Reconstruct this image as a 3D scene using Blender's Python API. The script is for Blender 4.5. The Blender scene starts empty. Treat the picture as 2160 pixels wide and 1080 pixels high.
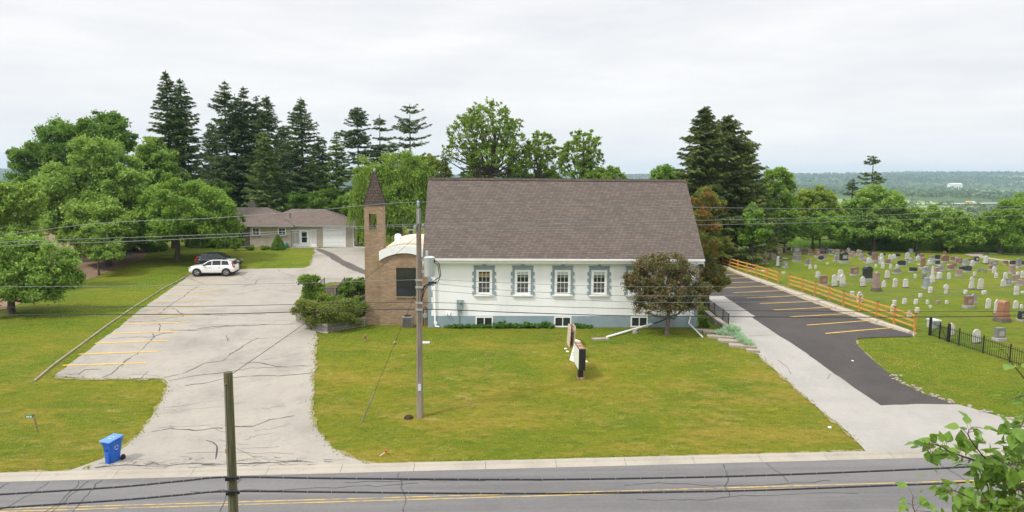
import bpy, bmesh, math, random
import numpy as np
from mathutils import Vector, Matrix
from mathutils.geometry import delaunay_2d_cdt

# ---------------------------------------------------------------- camera, sky, sun, exposure
scene = bpy.context.scene
COL = scene.collection
F, HC = 1460.0, 10.5
YAW, PITCH, ROLL = 0.042, math.atan(165 / 1460.0), 0.0083
_f = np.array([math.sin(YAW) * math.cos(PITCH), math.cos(YAW) * math.cos(PITCH), -math.sin(PITCH)])
_r0 = np.array([math.cos(YAW), -math.sin(YAW), 0.0])
_u0 = np.cross(_r0, _f)
_r = math.cos(ROLL) * _r0 + math.sin(ROLL) * _u0
_u = math.cos(ROLL) * _u0 - math.sin(ROLL) * _r0
HF = np.array([math.sin(YAW), math.cos(YAW), 0.0])
CAM = np.array([0, 0, HC])
cd = bpy.data.cameras.new('camera')
cam = bpy.data.objects.new('camera', cd)
COL.objects.link(cam)
cam.matrix_world = Matrix(((_r[0], _u[0], -_f[0], 0), (_r[1], _u[1], -_f[1], 0), (_r[2], _u[2], -_f[2], HC), (0, 0, 0, 1)))
cd.sensor_width = 36.0
cd.lens = 36.0 * F / 2160.0
cd.clip_start, cd.clip_end = 0.1, 30000
scene.camera = cam

SUN_EL, SUN_AZ = math.radians(53), math.radians(240)     # azimuth clockwise from +Y: sun high on the left
world = bpy.data.worlds.new('World')
scene.world = world
world.use_nodes = True
wt = world.node_tree
bg = wt.nodes['Background']
sky = wt.nodes.new('ShaderNodeTexSky')
sky.sky_type = 'NISHITA'
sky.sun_disc = False
sky.sun_elevation, sky.sun_rotation = SUN_EL, SUN_AZ
tc = wt.nodes.new('ShaderNodeTexCoord')
sep = wt.nodes.new('ShaderNodeSeparateXYZ')
wt.links.new(tc.outputs['Generated'], sep.inputs[0])
# overcast layer: brighter towards the zenith, soft streaky cloud structure
mp = wt.nodes.new('ShaderNodeMapping')
mp.inputs['Scale'].default_value = (1.6, 1.6, 9.0)
mp.inputs['Rotation'].default_value = (0.05, 0.03, 0.4)
wt.links.new(tc.outputs['Generated'], mp.inputs[0])
nz = wt.nodes.new('ShaderNodeTexNoise')
nz.inputs['Scale'].default_value = 2.2
nz.inputs['Detail'].default_value = 7
nz.inputs['Roughness'].default_value = 0.55
wt.links.new(mp.outputs[0], nz.inputs['Vector'])
cr = wt.nodes.new('ShaderNodeValToRGB')
cr.color_ramp.elements[0].position, cr.color_ramp.elements[1].position = 0.33, 0.66
cr.color_ramp.elements[0].color = (6.6, 6.68, 6.9, 1)
cr.color_ramp.elements[1].color = (7.75, 7.7, 7.62, 1)
wt.links.new(nz.outputs['Fac'], cr.inputs[0])
mr = wt.nodes.new('ShaderNodeMapRange')
mr.inputs['From Min'].default_value, mr.inputs['From Max'].default_value = 0.25, 0.9
mr.inputs['To Min'].default_value, mr.inputs['To Max'].default_value = 1.0, 2.15
wt.links.new(sep.outputs['Z'], mr.inputs['Value'])
vm = wt.nodes.new('ShaderNodeVectorMath')
vm.operation = 'SCALE'
wt.links.new(cr.outputs[0], vm.inputs[0])
wt.links.new(mr.outputs[0], vm.inputs['Scale'])
mx = wt.nodes.new('ShaderNodeMix')
mx.data_type = 'RGBA'
mx.inputs['Factor'].default_value = 0.965
wt.links.new(sky.outputs[0], mx.inputs['A'])
wt.links.new(vm.outputs[0], mx.inputs['B'])
wt.links.new(mx.outputs['Result'], bg.inputs['Color'])
bg.inputs['Strength'].default_value = 0.1
sl = bpy.data.lights.new('sun', 'SUN')
sl.energy, sl.angle, sl.color = 2.4, math.radians(8), (1.0, 0.95, 0.86)
sun = bpy.data.objects.new('sun', sl)
COL.objects.link(sun)
_sd = Vector((math.sin(SUN_AZ) * math.cos(SUN_EL), math.cos(SUN_AZ) * math.cos(SUN_EL), math.sin(SUN_EL)))
sun.rotation_euler = _sd.to_track_quat('Z', 'Y').to_euler()
sun.location = (30, -10, 60)
vs = scene.view_settings
vs.view_transform, vs.look, vs.exposure, vs.gamma = 'Standard', 'None', 0.42, 1.0
vs.use_curve_mapping = False
scene.cycles.max_bounces = 8
scene.cycles.transparent_max_bounces = 6
scene.cycles.volume_bounces = 0
scene.cycles.use_denoising = True

# ---------------------------------------------------------------- survey: sight lines of the photograph onto the terrain
def ss(a, b, t):
    t = np.clip((np.asarray(t, float) - a) / (b - a), 0, 1)
    return t * t * (3 - 2 * t)

def zg(x, y):
    x, y = np.asarray(x, float), np.asarray(y, float)
    e = y - (28.85 + 0.04 * x)
    W = 17.3 + 10 * ss(-8, -16, x)
    z = -1.75 * (1 - ss(0, W, e)) - 0.4 * ss(0.05, -0.4, e)
    z = z + 1.2 * ss(70, 84, y) * ss(-7, -16, x) * ss(-85, -60, x)
    z = z - 28 * ss(126, 360, y) - 1.2 * ss(126, 220, y) * ss(-7, -16, x) * ss(-85, -60, x)
    r = np.hypot(x, y)
    hill = 38 + 40 * ss(300, 2600, x) + 9 * np.sin(x / 620 + 1) + 5 * np.sin(x / 233.0) + 3 * np.sin(x / 97.0 + 2)
    z = z + hill * ss(2500, 5200, r) + (6 * np.sin(x / 310 + 2) * np.sin(y / 420) + 3 * np.sin(x / 130 + y / 170)) * ss(500, 1400, y)
    return z

def ray(u, v):
    return _f * F + _r * (u - 1080) - _u * (v - 540)

def onz(u, v, z=0.0):
    d = ray(u, v)
    return CAM + d * ((z - HC) / d[2])

def pt(u, v, h=0.0):
    """world point where the sight line through photo pixel (u, v) meets the terrain (raised by h)"""
    d = ray(u, v)
    if d[2] > -1:
        d = d.copy(); d[2] = -1
    z = 0.0
    for _ in range(30):
        p = CAM + d * ((z + h - HC) / d[2])
        z = 0.5 * z + 0.5 * float(zg(p[0], p[1]))
    p = CAM + d * ((z + h - HC) / d[2])
    return p

def dep(u, v, D):
    """world point on the sight line at horizontal distance D"""
    d = ray(u, v)
    return CAM + d * (D / d.dot(HF))

def ony(u, v, y):
    d = ray(u, v)
    return CAM + d * (y / d[1])

# ---------------------------------------------------------------- object helpers
def tag(o, label=None, cat=None, group=None, kind=None):
    if label: o['label'] = label
    if cat: o['category'] = cat
    if group: o['group'] = group
    if kind: o['kind'] = kind
    return o

def empty(name, loc=(0, 0, 0), rz=0.0, label=None, cat=None, group=None):
    o = bpy.data.objects.new(name, None)
    COL.objects.link(o)
    o.location = loc
    o.rotation_euler = (0, 0, rz)
    o.empty_display_size = 0.2
    return tag(o, label, cat, group)

def link(name, me, mat, parent=None):
    o = bpy.data.objects.new(name, me)
    if mat is not None and not me.materials:
        me.materials.append(mat)
    COL.objects.link(o)
    if parent is not None: o.parent = parent
    return o

def np_mesh(name, V, Fq, smooth=False):
    V = np.asarray(V, np.float32).reshape(-1, 3)
    Fq = np.asarray(Fq, np.int32)
    k = Fq.shape[1]
    me = bpy.data.meshes.new(name)
    me.vertices.add(len(V)); me.vertices.foreach_set('co', V.ravel())
    me.loops.add(Fq.size); me.loops.foreach_set('vertex_index', Fq.ravel())
    me.polygons.add(len(Fq))
    me.polygons.foreach_set('loop_start', np.arange(0, Fq.size, k, dtype=np.int32))
    if smooth: me.polygons.foreach_set('use_smooth', np.ones(len(Fq), bool))
    me.update(calc_edges=True)
    return me

class MB:
    """collects boxes, bars, tubes, lathes and prisms into one mesh"""
    def __init__(s): s.v, s.f = [], []
    def add(s, vs, fs):
        k = len(s.v)
        s.v += [tuple(map(float, p)) for p in vs]
        s.f += [tuple(i + k for i in f) for f in fs]
        return s
    def box(s, x0, x1, y0, y1, z0, z1, rz=0, c=None, taper=0.0, M=None):
        t = taper
        vs = [(x0, y0, z0), (x1, y0, z0), (x1, y1, z0), (x0, y1, z0), (x0 + t, y0 + t, z1), (x1 - t, y0 + t, z1), (x1 - t, y1 - t, z1), (x0 + t, y1 - t, z1)]
        if rz or c is not None:
            c = (0, 0, 0) if c is None else c; ca, sa = math.cos(rz), math.sin(rz)
            vs = [(c[0] + x * ca - y * sa, c[1] + x * sa + y * ca, c[2] + z) for x, y, z in vs]
        if M is not None: vs = [M @ Vector(p) for p in vs]
        return s.add(vs, [(3, 2, 1, 0), (4, 5, 6, 7), (0, 1, 5, 4), (1, 2, 6, 5), (2, 3, 7, 6), (3, 0, 4, 7)])
    def prism(s, poly, a, b, axis='y'):
        """poly in the two other axes, extruded from a to b along axis"""
        n = len(poly)
        def P(p, t):
            return (p[0], t, p[1]) if axis == 'y' else (t, p[0], p[1]) if axis == 'x' else (p[0], p[1], t)
        vs = [P(p, a) for p in poly] + [P(p, b) for p in poly]
        return s.add(vs, [tuple(range(n)), tuple(range(2 * n - 1, n - 1, -1))] + [(i, n + i, n + (i + 1) % n, (i + 1) % n) for i in range(n)])
    def tube(s, pts, r, n=6, cap=True):
        P = [Vector(p) for p in pts]
        R = r if hasattr(r, '__len__') else [r] * len(P)
        rings = []
        for i, p in enumerate(P):
            d = (P[min(i + 1, len(P) - 1)] - P[max(i - 1, 0)]).normalized()
            a = d.orthogonal() if i == 0 else (a - d * a.dot(d))
            a = a.normalized(); b = d.cross(a)
            rings.append([p + (a * math.cos(2 * math.pi * k / n) + b * math.sin(2 * math.pi * k / n)) * R[i] for k in range(n)])
        fs = [(i * n + k, i * n + (k + 1) % n, (i + 1) * n + (k + 1) % n, (i + 1) * n + k) for i in range(len(P) - 1) for k in range(n)]
        if cap: fs += [tuple(range(n - 1, -1, -1)), tuple(range((len(P) - 1) * n, len(P) * n))]
        return s.add([q for g in rings for q in g], fs)
    def lathe(s, prof, c=(0, 0, 0), n=16, M=None):
        vs = []
        for r, z in prof:
            vs += [(c[0] + r * math.cos(2 * math.pi * k / n), c[1] + r * math.sin(2 * math.pi * k / n), c[2] + z) for k in range(n)]
        if M is not None: vs = [M @ Vector(p) for p in vs]
        m = len(prof)
        fs = [(i * n + k, i * n + (k + 1) % n, (i + 1) * n + (k + 1) % n, (i + 1) * n + k) for i in range(m - 1) for k in range(n)]
        return s.add(vs, fs + [tuple(range(n - 1, -1, -1)), tuple(range((m - 1) * n, m * n))])
    def build(s, name, mat, parent=None, bevel=0, smooth=False, loc=None, rz=0, seg=2):
        me = bpy.data.meshes.new(name)
        me.from_pydata(s.v, [], s.f)
        bm = bmesh.new(); bm.from_mesh(me)
        bmesh.ops.recalc_face_normals(bm, faces=bm.faces)
        bm.to_mesh(me); bm.free()
        o = link(name, me, mat, parent)
        if smooth:
            me.polygons.foreach_set('use_smooth', np.ones(len(me.polygons), bool))
            me.set_sharp_from_angle(angle=math.radians(40))
        if bevel:
            m = o.modifiers.new('bevel', 'BEVEL'); m.width, m.segments, m.limit_method = bevel, seg, 'ANGLE'
        if loc is not None: o.location = loc
        o.rotation_euler[2] = rz
        return o

def copy_tree(o, parent=None, done=None):
    c = o.copy(); COL.objects.link(c)
    if parent is not None: c.parent = parent
    for ch in list(o.children): copy_tree(ch, c)
    return c

# ---------------------------------------------------------------- materials
def srgb(r, g, b):
    return tuple(((c / 255) / 12.92 if c / 255 <= 0.04045 else ((c / 255 + 0.055) / 1.055) ** 2.4) for c in (r, g, b)) + (1,)

def c4(c): return tuple(c) if len(c) == 4 else tuple(c) + (1,)

class NT:
    def __init__(s, name):
        s.m = bpy.data.materials.new(name); s.m.use_nodes = True
        s.t = s.m.node_tree; s.b = s.t.nodes['Principled BSDF']; s.out = s.t.nodes['Material Output']
    def n(s, typ, **kw):
        nd = s.t.nodes.new('ShaderNode' + typ)
        for k, v in kw.items():
            if k in nd.inputs: nd.inputs[k].default_value = v
            else: setattr(nd, k, v)
        return nd
    def l(s, a, b): s.t.links.new(a, b)
    def coord(s, kind='Object', scale=(1, 1, 1), rot=(0, 0, 0)):
        if kind == 'Position': src = s.n('NewGeometry').outputs['Position']
        else: src = s.n('TexCoord').outputs[kind]
        mp = s.n('Mapping'); mp.inputs['Scale'].default_value = scale; mp.inputs['Rotation'].default_value = rot
        s.l(src, mp.inputs[0]); return mp.outputs[0]
    def noise(s, vec, scale, detail=5, rough=0.55, lo=0.35, hi=0.65):
        nd = s.n('TexNoise', Scale=scale, Detail=detail, Roughness=rough); s.l(vec, nd.inputs['Vector'])
        mr = s.n('MapRange'); mr.inputs['From Min'].default_value = lo; mr.inputs['From Max'].default_value = hi
        s.l(nd.outputs['Fac'], mr.inputs['Value']); return mr.outputs[0]
    def mix(s, fac, a, b, mode='MIX'):
        nd = s.n('Mix', data_type='RGBA', blend_type=mode)
        for sock, val in (('Factor', fac), ('A', a), ('B', b)):
            i = [q for q in nd.inputs if q.name == sock and (q.type == 'RGBA' or (sock == 'Factor' and q.type == 'VALUE'))][0]
            if hasattr(val, 'links'): s.l(val, i)
            else: i.default_value = c4(val) if sock != 'Factor' else val
        return [q for q in nd.outputs if q.type == 'RGBA'][0]
    def math(s, op, a, b=None):
        nd = s.n('Math', operation=op)
        for i, v in enumerate((a, b)):
            if v is None: continue
            if hasattr(v, 'links'): s.l(v, nd.inputs[i])
            else: nd.inputs[i].default_value = v
        return nd.outputs[0]
    def bump(s, h, strength=0.3, dist=0.02):
        nd = s.n('Bump', Strength=strength, Distance=dist); s.l(h, nd.inputs['Height']); s.l(nd.outputs[0], s.b.inputs['Normal'])
    def fin(s, col, rough=0.8, metal=0.0, spec=0.3):
        if hasattr(col, 'links'): s.l(col, s.b.inputs['Base Color'])
        else: s.b.inputs['Base Color'].default_value = c4(col)
        s.b.inputs['Roughness'].default_value = rough; s.b.inputs['Metallic'].default_value = metal
        s.b.inputs['Specular IOR Level'].default_value = spec
        return s.m

def mat(name, c, c2=None, scale=3, rough=0.8, bump=0.0, metal=0.0, spec=0.3, stretch=(1, 1, 1), detail=6, c3=None, scale3=0.6, kind='Object', lo=.35, hi=.65):
    t = NT(name); v = t.coord(kind, stretch)
    if c2 is None: c2 = tuple(x * 0.82 for x in c[:3])
    n1 = t.noise(v, scale, detail, lo=lo, hi=hi)
    col = t.mix(n1, c, c2)
    if c3 is not None: col = t.mix(t.noise(v, scale3, 4, lo=0.48, hi=0.68), col, c3)
    if bump: t.bump(t.noise(v, scale * 6, 4, lo=0.2, hi=0.8), bump, 0.02)
    return t.fin(col, rough, metal, spec)

def brick(name, c1, c2, mortar, bw, bh, ms, rough=0.85, slope=1.0, stain=None, bump=0.4, off=0.5, bias=0.0, tone=0.35):
    t = NT(name); tcn = t.n('TexCoord'); sp = t.n('SeparateXYZ'); t.l(tcn.outputs['Object'], sp.inputs[0])
    cb = t.n('CombineXYZ'); t.l(t.math('ADD', sp.outputs[0], sp.outputs[1]), cb.inputs[0]); t.l(t.math('MULTIPLY', sp.outputs[2], slope), cb.inputs[1])
    b = t.n('TexBrick', Color1=c4(c1), Color2=c4(c2), Mortar=c4(mortar)); b.offset = off
    for k, v in (('Scale', 1.0), ('Brick Width', bw), ('Row Height', bh), ('Mortar Size', ms), ('Mortar Smooth', 0.1), ('Bias', bias)): b.inputs[k].default_value = v
    t.l(cb.outputs[0], b.inputs['Vector'])
    dk = t.mix(tone, b.outputs['Color'], (0.5, 0.48, 0.47), 'MULTIPLY')
    col = t.mix(t.noise(tcn.outputs['Object'], 0.9, 5, lo=.3, hi=.7), b.outputs['Color'], dk)
    if stain: col = t.mix(t.noise(t.coord('Object', (1, 1, 0.35)), 0.8, 5, lo=.55, hi=.8), col, stain)
    inv = t.math('SUBTRACT', 1.0, b.outputs['Fac'])
    t.bump(inv, bump, 0.01)
    return t.fin(col, rough, 0, 0.25)

def leafmat(name, c1, c2, c3=None, trans=0.35, vscale=0.35, rough=0.55, rnd=0.5, c3lo=.52, gain=2.05):
    c1, c2 = [tuple(q * gain for q in c) for c in (c1, c2)]; c3 = tuple(q * gain for q in c3) if c3 else None
    t = NT(name)
    pos = t.coord('Object')
    ri = t.n('NewGeometry').outputs['Random Per Island']
    f = t.math('ADD', t.math('MULTIPLY', ri, rnd), t.math('MULTIPLY', t.noise(pos, vscale, 3), 1 - rnd))
    col = t.mix(f, c1, c2)
    if c3 is not None: col = t.mix(t.noise(pos, vscale * 1.7, 4, lo=c3lo, hi=c3lo + .12), col, c3)
    oi = t.n('ObjectInfo').outputs['Random']
    col = t.mix(t.math('MULTIPLY', oi, .55), col, (1.12, 1.0, .8), 'MULTIPLY')
    col = t.mix(t.math('MULTIPLY', t.math('FRACT', t.math('MULTIPLY', oi, 7.31)), .5), col, (.76, .86, .85), 'MULTIPLY')
    t.fin(col, rough, 0, 0.25)
    tr = t.n('BsdfTranslucent'); t.l(t.mix(0.5, col, (0.30, 0.42, 0.04)), tr.inputs['Color'])
    ms = t.n('MixShader'); ms.inputs[0].default_value = trans
    t.l(t.b.outputs[0], ms.inputs[1]); t.l(tr.outputs[0], ms.inputs[2]); t.l(ms.outputs[0], t.out.inputs['Surface'])
    return t.m

# --- ground: mown grass with bare and straw patches
def grassmat(name='mown_grass'):
    t = NT(name); v = t.coord('Position'); vs_ = t.coord('Position', (1, 0.40, 1), (0, 0, 0.35)); vx_ = t.coord('Position', (.45, 1, 1), (0, 0, .25))
    big = t.noise(v, 0.14, 7, 0.7, .42, .58); mid = t.noise(vx_, 0.9, 8, 0.75, .38, .62); fine = t.noise(vx_, 4.5, 8, 0.85, .36, .66); ff = t.noise(vs_, 24.0, 3, 0.75, .28, .72)
    green, olive, yell, straw = (0.142, 0.230, 0.018), (0.280, 0.285, 0.024), (0.44, 0.325, 0.06), (0.62, 0.45, 0.20)
    sp = t.n('SeparateXYZ'); t.l(t.n('NewGeometry').outputs['Position'], sp.inputs[0])
    def rng(sock, a, b):
        m = t.n('MapRange', interpolation_type='SMOOTHSTEP'); m.inputs['From Min'].default_value = a; m.inputs['From Max'].default_value = b; t.l(sock, m.inputs['Value']); return m.outputs[0]
    # the lawn facing the road is drier than the rest
    dry = t.math('MULTIPLY', rng(sp.outputs[1], 50, 36), rng(sp.outputs[0], 26, 17))
    f1 = t.math('ADD', t.math('ADD', t.math('MULTIPLY', big, 0.6), t.math('MULTIPLY', mid, 0.5)), t.math('SUBTRACT', t.math('MULTIPLY', dry, .38), 0.14))
    nd = t.n('Clamp'); t.l(f1, nd.inputs[0])
    col = t.mix(nd.outputs[0], green, olive)
    patches = t.noise(vx_, 0.42, 10, 0.82, .47, .585)
    col = t.mix(t.math('MULTIPLY', patches, t.math('ADD', t.math('MULTIPLY', dry, .62), 0.22)), col, yell)
    spots = t.noise(t.coord('Position', (.5, 1, 1), (0, 0, .3)), 1.1, 10, 0.85, .56, .66)
    col = t.mix(t.math('MULTIPLY', spots, t.math('ADD', t.math('MULTIPLY', dry, .75), 0.15)), col, straw)
    dk = t.noise(vx_, 1.7, 8, 0.75, .54, .70)
    col = t.mix(t.math('MULTIPLY', dk, .6), col, (0.065, 0.135, 0.012))
    col = t.mix(t.math('MULTIPLY', fine, 0.9), col, (0.46, 0.54, 0.40), 'MULTIPLY')
    col = t.mix(t.math('MULTIPLY', ff, 0.45), col, (0.45, 0.52, 0.35), 'MULTIPLY')
    wild = t.mix(t.noise(v, 0.01, 6, .6, .4, .6), (0.055, 0.095, 0.022), (0.08, 0.12, 0.03))
    vor = t.n('TexVoronoi', Scale=0.004); t.l(v, vor.inputs['Vector'])
    fld = t.mix(t.math('GREATER_THAN', vor.outputs['Color'], 0.72), wild, (0.19, 0.25, 0.075))
    col = t.mix(rng(sp.outputs[1], 112, 150), col, fld)
    t.bump(t.math('ADD', fine, ff), 0.9, 0.06)
    return t.fin(col, 0.9, 0, 0.12)

def paving(name, c, c2, stain, ag=0.35, yel=None, streak=0.0):
    t = NT(name); v = t.coord('Position')
    col = t.mix(t.noise(v, 0.5, 8, .68, .3, .7), c, c2)
    col = t.mix(t.math('MULTIPLY', t.noise(v, 0.16, 7, .7, .48, .72), 0.85), col, stain)
    col = t.mix(t.math('MULTIPLY', t.noise(v, 1.3, 8, .75, .56, .72), 0.6), col, stain)
    if streak: col = t.mix(t.math('MULTIPLY', t.noise(t.coord('Position', (.04, 1.0, 1), (0, 0, -.04)), 1.1, 4, .6, .4, .62), streak), col, tuple(q * 1.35 for q in c))
    col = t.mix(t.math('MULTIPLY', t.noise(v, 26, 4, .75, .3, .72), ag), col, (0.45, 0.45, 0.45), 'MULTIPLY')
    col = t.mix(t.math('MULTIPLY', t.noise(v, 5, 6, .75, .35, .7), ag * .6), col, (0.6, 0.6, 0.6), 'MULTIPLY')
    if yel: col = t.mix(t.math('MULTIPLY', t.noise(v, 0.8, 7, .75, .64, .76), .55), col, yel)
    t.bump(t.noise(v, 40, 3, .7, .2, .8), 0.35, 0.012)
    return t.fin(col, 0.88, 0, 0.25)

K = {}
K['grass'] = grassmat()
K['lot'] = paving('old_asphalt', (0.372, 0.342, 0.298), (0.320, 0.295, 0.258), (0.205, 0.190, 0.168), .35, (0.5, 0.36, 0.22))
K['conc'] = paving('concrete_drive', (0.37, 0.352, 0.326), (0.322, 0.307, 0.285), (0.272, 0.26, 0.242), .25)
K['newasph'] = paving('fresh_asphalt', (0.076, 0.067, 0.064), (0.060, 0.054, 0.052), (0.098, 0.088, 0.083), .5)
K['road'] = paving('road_asphalt', (0.160, 0.156, 0.156), (0.134, 0.130, 0.131), (0.17, 0.165, 0.162), .45, None, .55)
K['kerb'] = paving('kerb_concrete', (0.41, 0.37, 0.312), (0.34, 0.31, 0.265), (0.24, 0.222, 0.19), .25)
K['patch'] = paving('asphalt_patch', (0.13, 0.115, 0.105), (0.10, 0.09, 0.085), (0.16, 0.14, 0.13), .5)
K['gravel'] = mat('gravel', (0.42, 0.36, 0.30), (0.22, 0.19, 0.16), 12, .95, .8, kind='Position')
K['soil'] = mat('ploughed_soil', (0.235, 0.155, 0.105), (0.16, 0.105, 0.072), 0.8, .95, .9, stretch=(1, .25, 1), kind='Position')
K['bare'] = mat('bare_soil_edge', (0.27, 0.21, 0.12), (0.19, 0.175, 0.075), 3, .95, .6, kind='Position')
K['crack'] = mat('crack_sealant', (0.055, 0.05, 0.052), None, 3, .9)
K['yellow'] = mat('yellow_paint', (0.66, 0.42, 0.03), (0.56, 0.36, 0.05), 2.2, .8, c3=(0.42, 0.32, 0.16), scale3=5, kind='Position')
K['yellow_worn'] = mat('worn_yellow_paint', (0.52, 0.34, 0.07), (0.36, 0.28, 0.15), 3.0, .8, c3=(0.17, 0.16, 0.145), scale3=2.2, kind='Position')
K['white'] = mat('white_paint', (0.80, 0.81, 0.81), (0.74, 0.75, 0.76), 3, .6)
K['stucco'] = mat('white_stucco', (0.83, 0.835, 0.85), (0.80, 0.81, 0.83), 1.2, .9, .25, c3=(0.73, 0.74, 0.755), scale3=.6, stretch=(1, 1, .3))
K['bluegrey'] = mat('bluegrey_paint', (0.25, 0.315, 0.35), (0.22, 0.285, 0.32), 2, .85, .15, c3=(0.29, 0.35, 0.38), scale3=.7)
K['shingle'] = brick('brown_shingles', (0.158, 0.128, 0.111), (0.106, 0.087, 0.077), (0.064, 0.054, 0.049), 0.33, 0.15, 0.016, .95, 1.0 / math.sin(math.radians(46)), None, .5, tone=.12)
K['shingle_house'] = brick('house_shingles', (0.185, 0.145, 0.125), (0.135, 0.108, 0.096), (0.075, 0.062, 0.058), 0.3, 0.145, 0.012, .95, 2.2, None, .4, tone=.3)
K['brick'] = brick('tan_brick', (0.43, 0.295, 0.182), (0.29, 0.192, 0.12), (0.26, 0.22, 0.175), 0.26, 0.085, 0.010, .9, 1, (0.20, 0.155, 0.055), .5, tone=.5)
K['housebrick'] = brick('pale_brick', (0.50, 0.435, 0.37), (0.42, 0.365, 0.31), (0.36, 0.32, 0.28), 0.4, 0.11, 0.012, .9, 1, None, .3, tone=.3)
K['block'] = brick('retaining_block', (0.27, 0.255, 0.235), (0.20, 0.19, 0.175), (0.09, 0.085, 0.08), 0.40, 0.19, 0.014, .95, 1, (0.13, 0.14, 0.07), .8)
K['slate'] = brick('spire_shingles', (0.108, 0.082, 0.066), (0.076, 0.06, 0.05), (0.03, 0.026, 0.025), 0.34, 0.20, 0.02, .95, 1.05, None, .6)
K['glass'] = mat('dark_glass', (0.018, 0.022, 0.026), (0.03, 0.034, 0.036), .8, .06, spec=.5)
K['glass_soft'] = mat('screened_glass', (0.07, 0.07, 0.076), (0.055, 0.055, 0.06), 3, .35, spec=.4)
K['blind'] = mat('window_blind', (0.46, 0.53, 0.5), (0.40, 0.47, 0.45), 2, .6)
K['blind_tan'] = mat('tan_cardboard', (0.36, 0.235, 0.10), (0.30, 0.19, 0.08), 4, .8)
K['curtain'] = mat('curtain', (0.66, 0.67, 0.66), (0.36, 0.37, 0.36), 7, .8, stretch=(1, 1, .02))
K['alu'] = mat('galvanised_metal', (0.42, 0.44, 0.46), (0.36, 0.38, 0.4), 5, .45, metal=.5)
K['greybox'] = mat('grey_enclosure', (0.27, 0.33, 0.35), (0.24, 0.295, 0.315), 4, .5)
K['black'] = mat('black_metal', (0.012, 0.012, 0.015), (0.02, 0.02, 0.023), 6, .45, spec=.4)
K['cable'] = mat('black_cable', (0.012, 0.012, 0.018), (0.03, 0.03, 0.04), 40, .5)
K['wire'] = mat('weathered_wire', (0.20, 0.215, 0.22), (0.15, 0.16, 0.17), 10, .5, metal=.4)
K['pole'] = mat('weathered_pole', (0.27, 0.225, 0.185), (0.16, 0.135, 0.115), 9, .9, .5, stretch=(1, 1, .07), c3=(0.34, 0.29, 0.235), scale3=2)
K['mosspole'] = mat('mossy_pole', (0.135, 0.125, 0.065), (0.062, 0.06, 0.034), 14, .95, .7, stretch=(1, 1, .08), c3=(0.20, 0.175, 0.125), scale3=3)
K['cedar'] = mat('cedar_rail', (0.58, 0.31, 0.065), (0.47, 0.24, 0.05), 6, .75, .25, stretch=(.4, .4, 2))
K['cedarpost'] = mat('cedar_post', (0.48, 0.245, 0.05), (0.33, 0.16, 0.04), 8, .75, .3, stretch=(1, 1, .15))
K['bark'] = mat('bark', (0.12, 0.098, 0.08), (0.065, 0.052, 0.042), 7, .95, .9, stretch=(1, 1, .3))
K['barkgrey'] = mat('grey_bark', (0.19, 0.16, 0.135), (0.11, 0.092, 0.078), 9, .95, .9, stretch=(1, 1, .3))
K['birchbark'] = mat('birch_bark', (0.13, 0.085, 0.06), (0.075, 0.05, 0.038), 20, .7, .3)
K['wood_old'] = mat('old_timber', (0.30, 0.255, 0.185), (0.20, 0.175, 0.12), 5, .9, .5, stretch=(.3, .3, 1), kind='Position')
K['rust'] = mat('rusty_metal', (0.30, 0.145, 0.07), (0.17, 0.085, 0.05), 9, .9, .3, c3=(0.42, 0.36, 0.29), scale3=3)
K['stonestep'] = mat('stone_slab', (0.36, 0.31, 0.25), (0.25, 0.22, 0.18), 4, .95, .5)
K['kerbstone'] = mat('concrete_wheel_stop', (0.46, 0.405, 0.33), (0.36, 0.315, 0.255), 5, .95, .6, kind='Position')
K['membrane'] = mat('cream_membrane', (0.62, 0.52, 0.40), (0.56, 0.47, 0.365), 1.2, .8, .1)
K['bin'] = mat('blue_plastic', (0.014, 0.115, 0.50), (0.011, 0.095, 0.44), 3, .4, .05, spec=.4)
K['binlid'] = mat('faded_blue_plastic', (0.10, 0.25, 0.63), (0.075, 0.21, 0.58), 3, .32, .05, spec=.5)
K['rubber'] = mat('rubber', (0.02, 0.02, 0.021), None, 9, .8)
K['text'] = mat('dark_lettering', (0.08, 0.09, 0.10), None, 9, .8)
K['signwhite'] = mat('sign_panel', (0.76, 0.77, 0.72), (0.70, 0.71, 0.66), 4, .4, spec=.4)
K['green_sign'] = mat('green_sign', (0.02, 0.22, 0.09), None, 4, .5)
K['red'] = mat('tail_light', (0.55, 0.012, 0.015), (0.42, 0.01, 0.012), 6, .2, spec=.6)
K['teal'] = mat('teal_plastic', (0.02, 0.22, 0.19), None, 5, .5)
# ---------------------------------------------------------------- ground sheet, roads, paving
def grow(a, b, step, out, ratio=1.18):
    v = list(np.arange(a, b + 1e-6, step)); s = step
    while v[-1] < out: s *= ratio; v.append(v[-1] + s)
    return v
_x = grow(0, 92, 1.15, 9000)
xs = np.array([-q for q in _x[:0:-1]] + _x)
_y = list(np.arange(-60, 25, 4.0)) + list(np.arange(25, 34, 0.2)) + grow(34, 140, 1.1, 9000)
ys = np.array([-300, -180, -100] + _y)
GX, GY = np.meshgrid(xs, ys)
GZ = zg(GX, GY)
nx, ny = len(xs), len(ys)
idx = np.arange(nx * ny).reshape(ny, nx)
quads = np.stack([idx[:-1, :-1], idx[:-1, 1:], idx[1:, 1:], idx[1:, :-1]], -1).reshape(-1, 4)
g = link('ground', np_mesh('ground', np.stack([GX, GY, GZ], -1), quads, True), K['grass'])
tag(g, kind='structure')

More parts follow.
